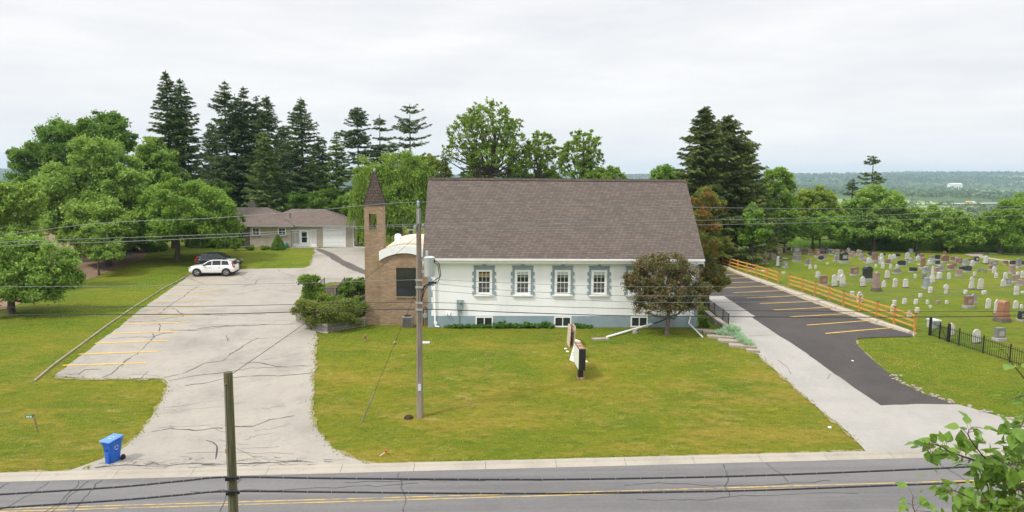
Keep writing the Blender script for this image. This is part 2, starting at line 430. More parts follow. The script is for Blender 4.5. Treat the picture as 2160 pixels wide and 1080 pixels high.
rng0 = np.random.default_rng(5)
def jag(poly, amp=0.1, step=0.5, seed=1, closed=True):
    """subdivides a ground outline and roughens it like a worn edge"""
    r = np.random.default_rng(seed); out = []
    n = len(poly)
    for i in range(n if closed else n - 1):
        a, b = np.array(poly[i][:2]), np.array(poly[(i + 1) % n][:2])
        L = np.linalg.norm(b - a); k = max(1, int(L / step)); d = (b - a) / max(L, 1e-6); nrm = np.array([-d[1], d[0]])
        for j in range(k):
            w = amp * (r.normal() * .6 if j else 0.15 * r.normal())
            out.append(a + (b - a) * j / k + nrm * w)
    if not closed: out.append(np.array(poly[-1][:2]))
    return out

def drape(name, poly, off, m, cell=1.2, kind='structure', parent=None):
    P = np.array([p[:2] for p in poly]); lo, hi = P.min(0), P.max(0); n = len(P)
    gx, gy = np.meshgrid(np.arange(lo[0] + cell / 2, hi[0], cell), np.arange(lo[1] + cell / 2, hi[1], cell)); gx, gy = gx.ravel(), gy.ravel()
    ins = np.zeros(len(gx), bool); k = n - 1
    for i in range(n):
        ins ^= ((P[i, 1] > gy) != (P[k, 1] > gy)) & (gx < (P[k, 0] - P[i, 0]) * (gy - P[i, 1]) / (P[k, 1] - P[i, 1] + 1e-12) + P[i, 0]); k = i
    pts = [Vector((float(q[0]), float(q[1]))) for q in P] + [Vector((float(u), float(v))) for u, v in zip(gx[ins], gy[ins])]
    V, _, T, *_ = delaunay_2d_cdt(pts, [], [list(range(n))], 1, 1e-5)
    V = np.array([(q[0], q[1]) for q in V]); z = zg(V[:, 0], V[:, 1]) + off
    fs = [t if (V[t[1]][0] - V[t[0]][0]) * (V[t[2]][1] - V[t[0]][1]) - (V[t[1]][1] - V[t[0]][1]) * (V[t[2]][0] - V[t[0]][0]) > 0 else t[::-1] for t in T]
    me = bpy.data.meshes.new(name); me.from_pydata([(q[0], q[1], w) for q, w in zip(V, z)], [], fs)
    me.polygons.foreach_set('use_smooth', np.ones(len(me.polygons), bool))
    o = link(name, me, m, parent)
    if kind: tag(o, kind=kind)
    return o

def strip(name, line, w, off, m, parent=None, kind='structure', jit=0.0, seed=0, zf=None, taper=False):
    """a ribbon of width w (metres) along ground points"""
    r = np.random.default_rng(seed); V, Q = [], []
    L = [np.array(p[:2], float) for p in line]
    for i, p in enumerate(L):
        d = L[min(i + 1, len(L) - 1)] - L[max(i - 1, 0)]; d /= max(np.linalg.norm(d), 1e-6); n = np.array([-d[1], d[0]])
        ww = w * (1 + jit * r.normal()) if not taper else w * (1 + jit * r.normal()) * (1 - .6 * i / len(L))
        for sgn in (-.5, .5):
            q = p + n * ww * sgn; V.append((q[0], q[1], (zf(q[0], q[1]) if zf else float(zg(q[0], q[1]))) + off))
    for i in range(len(L) - 1): Q.append((2 * i, 2 * i + 2, 2 * i + 3, 2 * i + 1))
    return V, Q

def ribbon(name, lines, w, off, m, parent=None, kind='structure', jit=0.25, zf=None):
    V, Q = [], []
    for k, l in enumerate(lines):
        v, q = strip('', l, w, off, None, jit=jit, seed=k, zf=zf); b = len(V); V += v; Q += [tuple(i + b for i in t) for t in q]
    me = bpy.data.meshes.new(name); me.from_pydata(V, [], Q)
    o = link(name, me, m, parent)
    if kind: tag(o, kind=kind)
    return o

def dense(pts, step=0.5, wob=0.0, seed=0):
    r = np.random.default_rng(seed); out = []
    for a, b in zip(pts[:-1], pts[1:]):
        a, b = np.array(a[:2]), np.array(b[:2]); k = max(1, int(np.linalg.norm(b - a) / step))
        for j in range(k): out.append(a + (b - a) * j / k + (r.normal(size=2) * wob if j else 0))
    out.append(np.array(pts[-1][:2])); return out

def curbline(x): return 28.85 + 0.04 * x
# main road: strip of asphalt with a broad concrete gutter and kerb on the far side
RX = np.arange(-70, 90, 2.0)
def band(name, e0, e1, z0, z1, m, ):
    V = [(x, curbline(x) + e, z) for x in RX for e, z in ((e0, z0), (e1, z1))]
    Q = [(2 * i, 2 * i + 2, 2 * i + 3, 2 * i + 1) for i in range(len(RX) - 1)]
    me = bpy.data.meshes.new(name); me.from_pydata(V, [], Q)
    return tag(link(name, me, m), kind='structure')
band('road', -9.6, -0.55, -1.83, -1.84, K['road'])
kb = MB()
prof = [(-0.58, -1.95), (-0.58, -1.835), (-0.2, -1.80), (-0.12, -1.735), (0.06, -1.722), (0.10, -1.95)]
for x0 in np.arange(-70, 90, 3.05):
    x1 = x0 + 3.035
    kb.add([(x, curbline(x) + e, z) for x in (x0, x1) for e, z in prof], [(i, i + 1, 7 + i, 6 + i) for i in range(5)] + [(0, 1, 2, 3, 4, 5), (11, 10, 9, 8, 7, 6)])
tag(kb.build('kerb', K['kerb']), kind='structure')
rz = lambda x, y: -1.835
RL = np.arange(-60, 80, 0.6)
ribbon('road_marking', [[(x, curbline(x) - 2.98) for x in RL], [(x, curbline(x) - 3.2) for x in RL]], 0.075, 0.004, K['yellow_worn'], zf=rz, jit=.12)
rc = []
rr = np.random.default_rng(3)
for k in range(13):
    x = rr.uniform(-24, 24); p = np.array([x, curbline(x) - 0.7]); l = [p]
    d = np.array([rr.uniform(-.25, .25), -1.0])
    for j in range(rr.integers(6, 24)):
        p = p + d * 0.28 + rr.normal(size=2) * 0.06; l.append(p)
    rc.append(l)
for k in range(4):
    x = rr.uniform(-20, 10); p = np.array([x, curbline(x) - rr.uniform(1.5, 4.4)]); l = [p]
    for j in range(24):
        p = p + np.array([.35, .014]) + rr.normal(size=2) * 0.07; l.append(p)
    rc.append(l)
ribbon('road_crack', rc, 0.034, 0.006, mat('road_crack', (0.07, 0.068, 0.068), None, 4, .95), zf=rz)

P_ = lambda L: [pt(u, v)[:2] for u, v in L]
def low(x): return (x, curbline(x) + 0.02)
# old asphalt parking lot and its drive on the left
a_, b_ = low(-17.2), low(-4.9)
lot = [b_] + P_([(745, 968), (722, 960), (700, 946), (680, 922), (668, 905), (657, 880), (656, 855), (662, 830), (657, 800), (664, 775), (661, 745), (667, 720), (667, 700), (690, 705), (700, 690), (640, 668), (628, 640), (640, 610), (700, 596), (772, 600), (772, 520), (742, 521), (662, 524), (665, 532), (655, 560), (640, 566), (505, 568), (470, 566), (398, 581), (255, 688), (113, 795), (200, 800), (345, 799), (355, 808), (352, 825), (340, 850), (320, 880), (300, 910), (270, 940), (238, 962)]) + [a_]
LOT = drape('parking_lot', jag(lot, .07, .45, 4), 0.03, K['lot'])
ll = [((133, 772), (309, 767)), ((167, 748.5), (333, 742.5)), ((200, 725.5), (356, 719.5)), ((236, 704.5), (379, 700)), ((262, 685), (399, 681)), ((282, 668.5), (416, 665)), ((306, 652), (433, 648.5)), ((322, 638), (450, 634)), ((345, 624), (460, 621)), ((358, 611.5), (476, 609)), ((376, 599), (490, 597)), ((392, 589), (500, 586.5))]
for a, b in ll:
    A, B = pt(*a), pt(*b)
    ribbon('stall_line', [dense([A, B], .4)], 0.15, 0.046, K['yellow'], LOT, None, jit=.08)
cr_px = [[(215, 798), (235, 790), (262, 765), (290, 748), (312, 725), (326, 712), (322, 705)], [(335, 700), (338, 690), (334, 682)], [(335, 664), (345, 655), (365, 640), (385, 628), (405, 612), (418, 604)],
         [(110, 795), (135, 790), (165, 789)], [(165, 792), (180, 781), (215, 780)], [(300, 798), (312, 785)], [(362, 650), (378, 660), (388, 664), (386, 669)], [(270, 680), (320, 678), (355, 672), (386, 668)], [(215, 717), (260, 713), (320, 712), (345, 704), (365, 703)],
         [(350, 797), (385, 790), (400, 783), (415, 776), (430, 768), (470, 762), (500, 740), (520, 727), (545, 714)], [(355, 805), (410, 794), (470, 787), (530, 777), (600, 775), (660, 772)], [(390, 815), (440, 808), (480, 797), (540, 794), (600, 793), (660, 787)],
         [(360, 698), (420, 697), (480, 690), (560, 685), (622, 684)], [(395, 697), (450, 690), (500, 687), (560, 686)], [(340, 663), (400, 664), (470, 666), (560, 664)], [(350, 578), (380, 575), (430, 600)], [(505, 768), (540, 766), (575, 772), (597, 775)], [(480, 720), (478, 708)],
         [(320, 912), (360, 905), (410, 910), (470, 905)], [(490, 902), (530, 902), (570, 886), (620, 878)], [(455, 970), (458, 950), (450, 935), (435, 930)], [(200, 988), (240, 985), (290, 983), (330, 985), (400, 980), (460, 981), (520, 980), (600, 976), (660, 977)], [(500, 975), (525, 969), (550, 974)], [(585, 570), (600, 578), (620, 583)], [(500, 574), (520, 590), (530, 585)], [(545, 606), (580, 604), (625, 603)], [(500, 608), (540, 598), (545, 590)], [(640, 620), (560, 610), (505, 620)]]
ribbon('sealed_crack', [dense([pt(*q) for q in l], .35, .05, i) for i, l in enumerate(cr_px)], 0.042, 0.042, K['crack'], LOT, None, jit=.45)
def in_lot(q):
    r = False; j = len(lot) - 1
    for i in range(len(lot)):
        if ((lot[i][1] > q[1]) != (lot[j][1] > q[1])) and q[0] < (lot[j][0] - lot[i][0]) * (q[1] - lot[i][1]) / (lot[j][1] - lot[i][1]) + lot[i][0]: r = not r
        j = i
    return r
fc = []
for k in range(46):
    u = rr.uniform(240, 700); p = pt(u, rr.uniform(972, 990) - .017 * u + 4)[:2]; l = [p]
    for j in range(rr.integers(3, 7)):
        p = p + np.array([rr.normal() * .22, rr.normal() * .1]); l.append(p)
    fc.append(l)
for k in range(48):
    p = pt(rr.uniform(230, 620), rr.uniform(590, 960))[:2]; l = [p]; d = rr.normal(size=2) * [.3, .12]
    for j in range(rr.integers(4, 14)):
        p = p + d + rr.normal(size=2) * .08; l.append(p)
    if in_lot(l[0]) and in_lot(l[-1]) and in_lot(l[len(l) // 2]): fc.append(l)
ribbon('crazed_crack', fc, 0.014, 0.042, K['crack'], LOT, None, jit=.3)
drape('asphalt_repair', jag(P_([(664, 525), (676, 525), (700, 534), (722, 548), (772, 571), (772, 580), (735, 567), (700, 548), (670, 530)]), .05, .4, 2), 0.036, K['patch'])
# right-hand concrete drive and fresh asphalt
c0, c1 = low(17.4), low(27.8)
conc = [c0] + P_([(1800, 925), (1770, 897), (1700, 838), (1640, 785), (1590, 742), (1545, 700), (1500, 655), (1478, 625), (1527, 625), (1593, 668), (1587, 671), (1640, 707), (1750, 782), (1858, 856), (1930, 853), (2020, 854), (2050, 862), (2110, 880), (2170, 899), (2230, 920)]) + [c1]
drape('concrete_drive', jag(conc, .04, .5, 8), 0.03, K['conc'])
asph = P_([(1527, 625), (1478, 625), (1462, 605), (1446, 585), (1430, 562), (1500, 560), (1532, 572), (1590, 592), (1650, 614), (1700, 634), (1760, 657), (1850, 687), (1925, 707), (1920, 711), (1850, 712.5), (1815, 714), (1806, 718), (1806, 725), (1825, 746), (1850, 768), (1900, 808), (1960, 836), (2020, 854), (1930, 853), (1858, 856), (1750, 782), (1640, 707), (1587, 671), (1593, 668)])
ASPH = drape('asphalt_lot', jag(asph, .025, .6, 9), 0.042, K['newasph'])
rl = [((1741, 705), (1891, 692)), ((1702, 687), (1797, 677.2)), ((1702, 687.2), (1839, 677)), ((1666, 669.5), (1798, 662.5)), ((1632, 655), (1760, 649)), ((1603, 641.5), (1728, 636.5)), ((1575, 629.8), (1691, 624.2)), ((1547, 618.5), (1660, 613.5)), ((1523, 608.7), (1632, 604)), ((1503, 598.5), (1606, 595.3)), ((1530, 588.5), (1580, 586.8)), ((1530, 580.5), (1557, 579))]
for i, (a, b) in enumerate(rl):
    if i == 1: continue
    ribbon('stall_line', [dense([pt(*a), pt(*b)], .4)], 0.15, 0.056, K['yellow'], ASPH, None, jit=.08)
ribbon('concrete_joint', [dense([pt(1580, 709), pt(1635, 707)], .4, .01), dense([pt(1640, 760), pt(1660, 775), pt(1668, 790)], .4, .03), dense([pt(1745, 800), pt(1752, 790)], .3, .02)], 0.03, 0.034, K['crack'], None, jit=.3)
# bare, sun-scorched edging where turf meets the paving
def edging(px, w, s): return dense([pt(*q) for q in px], .3, .05, s)
ribbon('bare_edge', [edging([(800, 984), (750, 970), (700, 945), (668, 905), (657, 880), (656, 855), (662, 830), (657, 800), (664, 775), (661, 745), (667, 720), (667, 702)], 0, 1), edging([(160, 992), (238, 962), (300, 910), (340, 850), (354, 815), (346, 800), (200, 801), (113, 797)], 0, 2), edging([(660, 526), (665, 532), (655, 560), (640, 566), (505, 568)], 0, 3), edging([(1832, 945), (1815, 938), (1770, 897), (1700, 838), (1640, 785), (1590, 742)], 0, 4), edging([(1806, 716), (1808, 730), (1850, 769), (1900, 809), (1960, 837)], 0, 5), edging([(0, 1000), (160, 994)], 0, 6), edging([(800, 982), (1200, 972), (1500, 962), (1820, 951)], 0, 7)], .20, 0.024, K['bare'], jit=.6)
drape('planting_bed', P_([(632, 682), (650, 688), (672, 697), (690, 698), (772, 684), (772, 600), (700, 602), (645, 622), (628, 650)]), 0.05, mat('bed_soil', (.10, .075, .05), (.05, .04, .026), 4, .95, .8, kind='Position'))
# gravel margin beside the fence, cemetery path, ploughed field, far road and fields
stone_px = [(1512, 560), (1535, 566), (1558, 577), (1581, 586.5), (1606, 595), (1634, 604.5), (1662, 615.5), (1694, 627), (1729, 639), (1765, 652), (1803, 664), (1853, 681.5), (1922, 705)]
drape('gravel_margin', jag(P_([(1520, 562), (1558, 571.5), (1600, 586), (1640, 600), (1700, 620), (1760, 641), (1820, 662), (1880, 683), (1934, 703), (1930, 711), (1922, 707), (1853, 686), (1765, 657), (1694, 631), (1634, 607), (1581, 588.5), (1535, 569)]), .08, .4, 3), 0.018, K['gravel'])
drape('cemetery_path', jag(P_([(2033, 536.5), (2050, 533), (2075, 532.5), (2110, 533), (2200, 536.5), (2330, 541), (2330, 543.5), (2200, 539), (2110, 535.5), (2078, 535.5), (2070, 538.5), (2085, 543), (2110, 547), (2160, 553), (2230, 562), (2330, 575), (2330, 580), (2200, 562), (2140, 554), (2075, 545), (2045, 539.5)]), .12, 1.2, 3), 0.02, K['gravel'], 2.0)
drape('ploughed_field', jag(P_([(-420, 720), (0, 655), (60, 634), (95, 625), (150, 600), (215, 578), (300, 548), (340, 515), (345, 488), (150, 487), (-420, 497)]), .25, 1.5, 3), 0.02, K['soil'], 3.0)
drape('far_field', jag([(560, 860), (680, 880), (1100, 900), (1100, 1010), (650, 985), (560, 960)], 3, 30, 1), 0.3, K['soil'], 20)
HWY = [(x, 1130 + .03 * x) for x in np.arange(-200, 1700, 12.0)]
ribbon('highway', [HWY], 18.0, 2.0, mat('highway_surface', (0.50, 0.49, 0.48), None, .1, .9), jit=0)
# timber kerb along the left edge of the lot
tk = MB()
kl = dense([pt(72, 806), pt(113, 771), pt(180, 722), pt(255, 668), pt(300, 638), pt(345, 609), pt(396, 581)], 2.4)
for a, b in zip(kl[:-1], kl[1:]):
    d = (b - a); L = np.linalg.norm(d); u_ = d / L
    e0, e1 = a + u_ * .015, b - u_ * .015
    tk.tube([(e0[0], e0[1], float(zg(*e0)) + .04), (e1[0], e1[1], float(zg(*e1)) + .03)], .088, 4)
tag(tk.build('timber_kerb', K['wood_old'], bevel=.02), kind='structure')

# ---------------------------------------------------------------- church
YF = 48.0
fx = lambda u, v, y=YF: ony(u, v, y)
CH = empty('church', (5.7, 52.8, 0), 0, 'white stucco church with a steep brown shingled roof, brick bell tower and barrel-roofed side hall', 'church')
CO = np.array([5.7, 52.8, 0.0])
def chb(m, name, mt, parent=CH, **k):
    """build in world coordinates, then hang on the church"""
    o = m.build(name, mt, None, **k)
    for v in o.data.vertices: v.co -= Vector(CO)
    o.parent = parent
    return o
XL, XR, YB, ZE, ZR = -3.83, 15.26, 57.6, 4.98, 10.25
ZB = 0.83
w = MB()
w.box(XL, XR, YF, YB, ZB, ZE)
for xa, xb in ((XL, XL + .3), (XR - .3, XR)):
    w.prism([(YF, ZE), (YB, ZE), ((YF + YB) / 2, ZE + (YB - YF) / 2 * 1.06)], xa, xb, 'x')
chb(w, 'wall', K['stucco'])
chb(MB().box(XL - .03, XR + .03, YF - .035, YB + .03, -1.2, ZB), 'foundation', K['bluegrey'])
# roof: two slabs with thickness
RXL, RXR, YO = -4.17, 15.52, 47.52
sl_ = (10.43 - 4.93) / (52.8 - YO)
rf = MB()
rf.prism([(YO, 4.93), (52.8, 10.43), (52.8, 10.27), (YO + .03, 4.80)], RXL, RXR, 'x')
rf.prism([(105.6 - YO, 4.93), (52.8 + .001, 10.43), (52.8 + .001, 10.27), (105.6 - YO - .03, 4.80)], RXL, RXR, 'x')
roof = chb(rf, 'roof', K['shingle'])
rc_ = MB()
for k in range(64):
    x0 = RXL + k * .307
    rc_.prism([(52.62, 10.275), (52.8, 10.462), (52.98, 10.275), (52.98, 10.295), (52.8, 10.487), (52.62, 10.295)], x0, x0 + .30, 'x')
chb(rc_, 'ridge_cap', K['slate'], roof)
gt = MB().prism([(YO - .13, 4.93), (YO - .12, 4.80), (YO + .02, 4.78), (YO + .02, 4.83), (YO - .09, 4.85), (YO - .10, 4.94)], RXL + .03, RXR - .03, 'x')
chb(gt, 'gutter', K['white'])
chb(MB().box(RXL + .06, RXR - .06, YO + .02, YF, 4.70, 4.78).box(RXL + .06, RXR - .06, YO + .022, YO + .05, 4.6, 4.699), 'fascia', K['white'])
for xa in (RXL + .01, RXR - .04):
    chb(MB().prism([(YO + .05, 4.62), (52.8, 10.24), (105.55 - YO, 4.62), (105.55 - YO, 4.40), (52.8, 10.0), (YO + .05, 4.40)], xa, xa + .03, 'x'), 'bargeboard', K['white'])

def church_window(xc, style):
    z0, z1, hw = 2.33, 4.10, 0.56
    f = MB(); y = YF
    for a, b, c, d in ((-hw, -hw + .15, z0, z1), (hw - .15, hw, z0, z1), (-hw + .15, hw - .15, z1 - .14, z1), (-hw + .15, hw - .15, z0, z0 + .12)):
        f.box(xc + a, xc + b, y - .06, y + .02, c, d)
    win = chb(f, 'window', K['white'], bevel=.008)
    chb(MB().box(xc - .72, xc + .72, y - .13, y + .01, z0 - .10, z0 - .005), 'sill', K['white'], win, bevel=.01)
    s = MB(); w_ = .17
    s.box(xc - hw - w_, xc + hw + w_, y - .04, y + .01, z1 + .002, z1 + .25).box(xc - hw - w_ - .05, xc + hw + w_ + .05, y - .05, y + .01, z1 + .252, z1 + .30).box(xc - .12, xc + .12, y - .065, y + .01, z1 + .05, z1 + .37)
    for sg in (-1, 1):
        xa = xc + sg * (hw + w_ / 2 + .001)
        s.box(xa - w_ / 2, xa + w_ / 2, y - .04, y + .01, z0, z1)
        for k in range(4):
            zz = z0 + .0 + k * .46
            s.box(xa - w_ / 2 - (.10 if sg < 0 else -.02), xa + w_ / 2 + (.10 if sg > 0 else -.02), y - .055, y + .01, zz, zz + .24)
    chb(s, 'stone_surround', K['bluegrey'], win)
    wi = hw - .15; zm = (z0 + z1) / 2
    g_ = MB().box(xc - wi, xc + wi, y - .012, y, zm, z1 - .14)
    chb(g_, 'upper_pane', K['glass'], win)
    chb(MB().box(xc - wi, xc + wi, y - .024, y, z0 + .12, zm - .02), 'insect_screen', K['glass_soft'], win)
    mu = MB()
    mu.box(xc - wi, xc + wi, y - .045, y - .001, zm - .03, zm + .03)
    for k in (1, 2):
        xx = xc - wi + 2 * wi * k / 3
        mu.box(xx - .012, xx + .012, y - .032, y - .001, z0 + .12, zm - .031).box(xx - .012, xx + .012, y - .032, y - .001, zm + .031, z1 - .14)
    for zz in ((z0 + .12 + zm - .03) / 2, (z1 - .14 + zm + .03) / 2):
        mu.box(xc - wi, xc + wi, y - .030, y - .001, zz - .011, zz + .011)
    mu.box(xc - wi, xc - wi + .03, y - .04, y - .001, z0 + .12, z1 - .14).box(xc + wi - .03, xc + wi, y - .04, y - .001, z0 + .12, z1 - .14).box(xc - wi + .03, xc + wi - .03, y - .04, y - .001, z0 + .12, z0 + .17)
    chb(mu, 'muntin', K['white'], win)
    if style == 'tan': chb(MB().box(xc - wi + .03, xc + wi - .03, y - .018, y - .0125, z1 - .46, z1 - .26), 'cardboard', K['blind_tan'], win)
    else: chb(MB().box(xc - wi + .03, xc + wi - .03, y - .018, y - .0125, z1 - .38, z1 - .14), 'blind', K['blind'], win)
for (ua, ub), st in zip(((1004.7, 1038), (1086.3, 1118.9), (1170.6, 1202.8), (1247.4, 1280), (1325, 1358), (1402, 1434)), ('tan', 'b', 'b', 'b', 'b', 'b')):
    church_window(float(fx((ua + ub) / 2, 590)[0]), st)
for ua, ub in ((1003, 1040), (1168.5, 1205), (1330, 1366)):
    xa, xb = fx(ua, 680)[0], fx(ub, 680)[0]
    f = MB(); y = YF - .035; t_ = .09
    f.box(xa, xb, y - .04, y + .01, .70, .70 + t_).box(xa, xb, y - .06, y + .01, .02, .02 + t_).box(xa, xa + t_, y - .04, y + .01, .02 + t_, .70).box(xb - t_, xb, y - .04, y + .01, .02 + t_, .70).box((xa + xb) / 2 - .03, (xa + xb) / 2 + .03, y - .035, y + .01, .02 + t_, .70)
    bw = chb(f, 'basement_window', K['white'])
    chb(MB().box(xa + t_, xb - t_, y - .012, y, .02 + t_, .70), 'pane', K['glass'], bw)
for sd_ in (0, 1):
    q = MB()
    for k in range(9):
        zz = .83 + k * .44
        wq = .30 if k % 2 else .20
        if sd_ == 0: q.box(XL - .02, XL + wq, YF - .02, YF + .25, zz, zz + .44)
        else: q.box(XR - wq, XR + .02, YF - .02, YF + .25, zz, zz + .44)
    chb(q, 'corner_quoins', K['bluegrey'])
# downspouts
dsp = MB()
dsp.tube([(-3.35, YO - .05, 4.82), (-3.35, YO - .02, 4.6), (-3.35, YF - .08, 4.35), (-3.35, YF - .08, .32), (-3.30, YF - .2, .12), (-3.05, YF - .25, .10)], .055, 8).box(-3.42, -3.2, YF - .2, YF - .04, .25, .42)
chb(dsp, 'downspout', K['white'], smooth=True)
pr = [fx(1451, 552, 47.6), fx(1451, 560, 47.9), fx(1451, 676, 47.9), pt(1453, 682, .35), pt(1482, 711, .06)]
chb(MB().tube([(15.0, YO - .05, 4.82), (15.0, YO, 4.6), (14.75, YF - .09, 4.3), (14.75, YF - .09, .75), tuple(pr[3]), tuple(pr[4])], .055, 8), 'downspout', K['white'], smooth=True)
# electric meter, conduit, vent hood on the front wall
mxx = fx(970.5, 640)[0]
mb_ = chb(MB().box(mxx - .23, mxx + .23, YF - .18, YF, 1.28, 1.98), 'meter_box', K['greybox'], bevel=.015)
chb(MB().lathe([(.0, 0), (.105, 0), (.105, .06), (.08, .10), (0, .10)], n=18, M=Matrix.Translation((mxx, YF - .18, 1.80)) @ Matrix.Rotation(math.pi / 2, 4, 'X')), 'meter_dial', K['alu'], mb_, smooth=True)
chb(MB().tube([(mxx - .12, YF - .08, 1.28), (mxx - .12, YF - .08, 0.0)], .055, 8).box(mxx + .02, mxx + .16, YF - .1, YF, .95, 1.27), 'conduit', K['greybox'], mb_)
vx = fx(945, 660)[0]
chb(MB().tube([(vx - .1, YF, 1.0), (vx - .1, YF - .15, 1.02), (vx - .1, YF - .2, .88)], .05, 8).tube([(vx + .1, YF, 1.0), (vx + .1, YF - .15, 1.02), (vx + .1, YF - .2, .88)], .05, 8).box(vx - .2, vx + .2, YF - .03, YF, .9, 1.12), 'vent_pipe', K['white'])
lx = fx(1448, 657)[0]
chb(MB().box(lx, lx + .32, YF - .06, YF, .85, 1.25), 'wall_box', K['white'], bevel=.01)
# brick side hall with barrel roof
YA = 48.75
ax0, ax1 = -7.35, XL
zt0, zt1 = 5.15, 5.68
def arc(zoff, n=20, x0=ax0 + .05, x1=XL + .02, rise=.42, zb=5.13):
    return [(x0 + (x1 - x0) * i / n, zb + zoff + rise * math.sin(math.pi * i / n) ** .75) for i in range(n + 1)]
wl = MB().prism([(ax0, -1.0), (XL, -1.0)] + [(x, z) for x, z in arc(-.45)][::-1], YA, 58.3, 'y')
hall = chb(wl, 'side_hall', K['brick'])
xa, xb = fx(836, 600, YA)[0], fx(877, 600, YA)[0]
za, zb_ = fx(836, 625, YA)[2], fx(836, 565, YA)[2]
fr = MB().box(xa, xa + .06, YA - .02, YA + .01, za, zb_).box(xb - .06, xb, YA - .02, YA + .01, za, zb_).box(xa + .06, xb - .06, YA - .02, YA + .01, zb_ - .06, zb_).box(xa + .06, xb - .06, YA - .02, YA + .01, za, za + .05).box(xa + .06, xb - .06, YA - .02, YA + .01, za + .66, za + .70)
hw_ = chb(fr, 'hall_window', K['black'], hall)
chb(MB().box(xa + .06, xb - .06, YA - .008, YA, za + .05, zb_ - .06), 'pane', K['glass'], hw_)
chb(MB().box(xa - .06, xb + .06, YA - .08, YA, za - .09, za - .005), 'sill', K['wood_old'], hw_)
top, bot = arc(.16), arc(-.52, rise=.56)
br = MB().prism(arc(.10) + arc(-.40)[::-1], YA + .001, 58.7, 'y')
hr = chb(br, 'barrel_roof', K['membrane'], smooth=True)
for y0_, y1_ in ((YA - .14, YA), (58.71, 58.82)): chb(MB().prism(top + bot[::-1], y0_, y1_, 'y'), 'roof_fascia', K['white'], hr)
rib = MB()
for i in range(1, 20):
    (xt, ztp), (_, zbt) = top[i], bot[i]
    rib.box(xt - .008, xt + .008, YA - .143, YA - .14, zbt + .02, ztp - .1)
chb(rib, 'panel_seam', K['white'], hr)
chb(MB().lathe([(.0, 0), (.28, 0), (.28, .5), (.2, .62), (0, .66)], (-6.85, 55.9, 5.3), 16), 'roof_vent', K['white'], hr, smooth=True)
# bell tower
tx0, tx1, ty0, ty1 = -8.34, -7.04, 48.85, 50.15
zo0, zo1, zt = 6.75, 7.92, 8.46
ox0, ox1 = tx0 + .33, tx1 - .43
tw = MB().box(tx0, tx1, ty0, ty1, -1.2, zo0).box(tx0, ox0, ty0, ty1, zo0, zo1).box(ox1, tx1, ty0, ty1, zo0, zo1).box(tx0, tx1, ty0, ty1, zo1, zt)
bt = chb(tw, 'bell_tower', K['brick'])
sp_ = MB(); cx_, cy_ = (tx0 + tx1) / 2, (ty0 + ty1) / 2
prof = [(.67, zt), (.64, zt + .25), (.39, zt + 1.15), (.17, zt + 2.0), (.04, zt + 2.42)]
V, Fc = [], []
for r_, z_ in prof: V += [(cx_ - r_, cy_ - r_, z_), (cx_ + r_, cy_ - r_, z_), (cx_ + r_, cy_ + r_, z_), (cx_ - r_, cy_ + r_, z_)]
for i in range(len(prof) - 1):
    for k in range(4): Fc.append((4 * i + k, 4 * i + (k + 1) % 4, 4 * i + 4 + (k + 1) % 4, 4 * i + 4 + k))
Fc += [(3, 2, 1, 0), (16, 17, 18, 19)]
sp_.add(V, Fc)
chb(sp_, 'spire', K['slate'], bt)
hp = MB()
for sx in (-1, 1):
    for sy in (-1, 1):
        for (ra, za_), (rb, zb2) in zip(prof[:-1], prof[1:]):
            n_ = max(1, int((zb2 - za_) / .17))
            for j in range(n_):
                t0, t1 = j / n_, (j + .9) / n_
                A_ = np.array([cx_ + sx * (ra + (rb - ra) * t0 + .015), cy_ + sy * (ra + (rb - ra) * t0 + .015), za_ + (zb2 - za_) * t0]); B_ = np.array([cx_ + sx * (ra + (rb - ra) * t1 - .01), cy_ + sy * (ra + (rb - ra) * t1 - .01), za_ + (zb2 - za_) * t1])
                hp.tube([A_, B_], [.05, .04], 4)
chb(hp, 'hip_shingles', K['slate'], bt)
chb(MB().lathe([(.07, zt + 2.40), (.06, zt + 2.5), (.015, zt + 2.66)], (cx_, cy_, 0), 8), 'finial', K['alu'], bt)
chb(MB().box(ox0 - .03, ox1 + .03, ty0 - .03, ty1 + .03, zo0 - .02, zo0 + .035), 'opening_sill', K['wood_old'], bt)

# ---------------------------------------------------------------- house behind the lot
HP = pt(612, 523); HO = np.array([HP[0], 91.0, 1.2])
HS = empty('house', HO, 0.0, 'pale brick bungalow with brown hipped roof and single white garage door', 'house')
def hb(m, name, mt, parent=HS, **k): return m.build(name, mt, parent, **k)
hs = lambda u, v, y: ony(u, v, y) - HO
lx0, lx1 = hs(527, 500, 91)[0], 0.0
hb(MB().box(lx0, lx1, 0, 7, -.5, 2.72).box(-11.5, lx0, 1.4, 7, -.5, 2.72), 'wall', K['housebrick'])
rx1 = hs(745, 500, 91.8)[0]
hb(MB().box(lx1, rx1, .8, 8, -.5, 2.72), 'wall', K['housebrick'])
def hip(x0, x1, y0, y1, ze, zr, rx0, rx1):
    ym = (y0 + y1) / 2; t = .1
    V = [(x0, y0, ze), (x1, y0, ze), (x1, y1, ze), (x0, y1, ze), (rx0, ym, zr), (rx1, ym, zr)]
    V += [(x0, y0, ze - t), (x1, y0, ze - t), (x1, y1, ze - t), (x0, y1, ze - t)]
    return V, [(0, 1, 5, 4), (1, 2, 5), (2, 3, 4, 5), (3, 0, 4), (9, 8, 7, 6), (0, 6, 7, 1), (1, 7, 8, 2), (2, 8, 9, 3), (3, 9, 6, 0)]
r1 = hip(-13, .55, -.6, 8.2, 2.88, 5.05, -9, -4.0)
r2 = hip(-5, rx1 + .55, .25, 8.9, 2.90, 4.85, -1, hs(683, 443, 95.5)[0])
hroof = hb(MB().add(*r1).add(*r2), 'roof', K['shingle_house'])
hb(MB().box(-13, .58, -.68, -.602, 2.76, 2.88).box(.552, rx1 + .6, .17, .248, 2.78, 2.9), 'gutter', K['alu'], hroof)
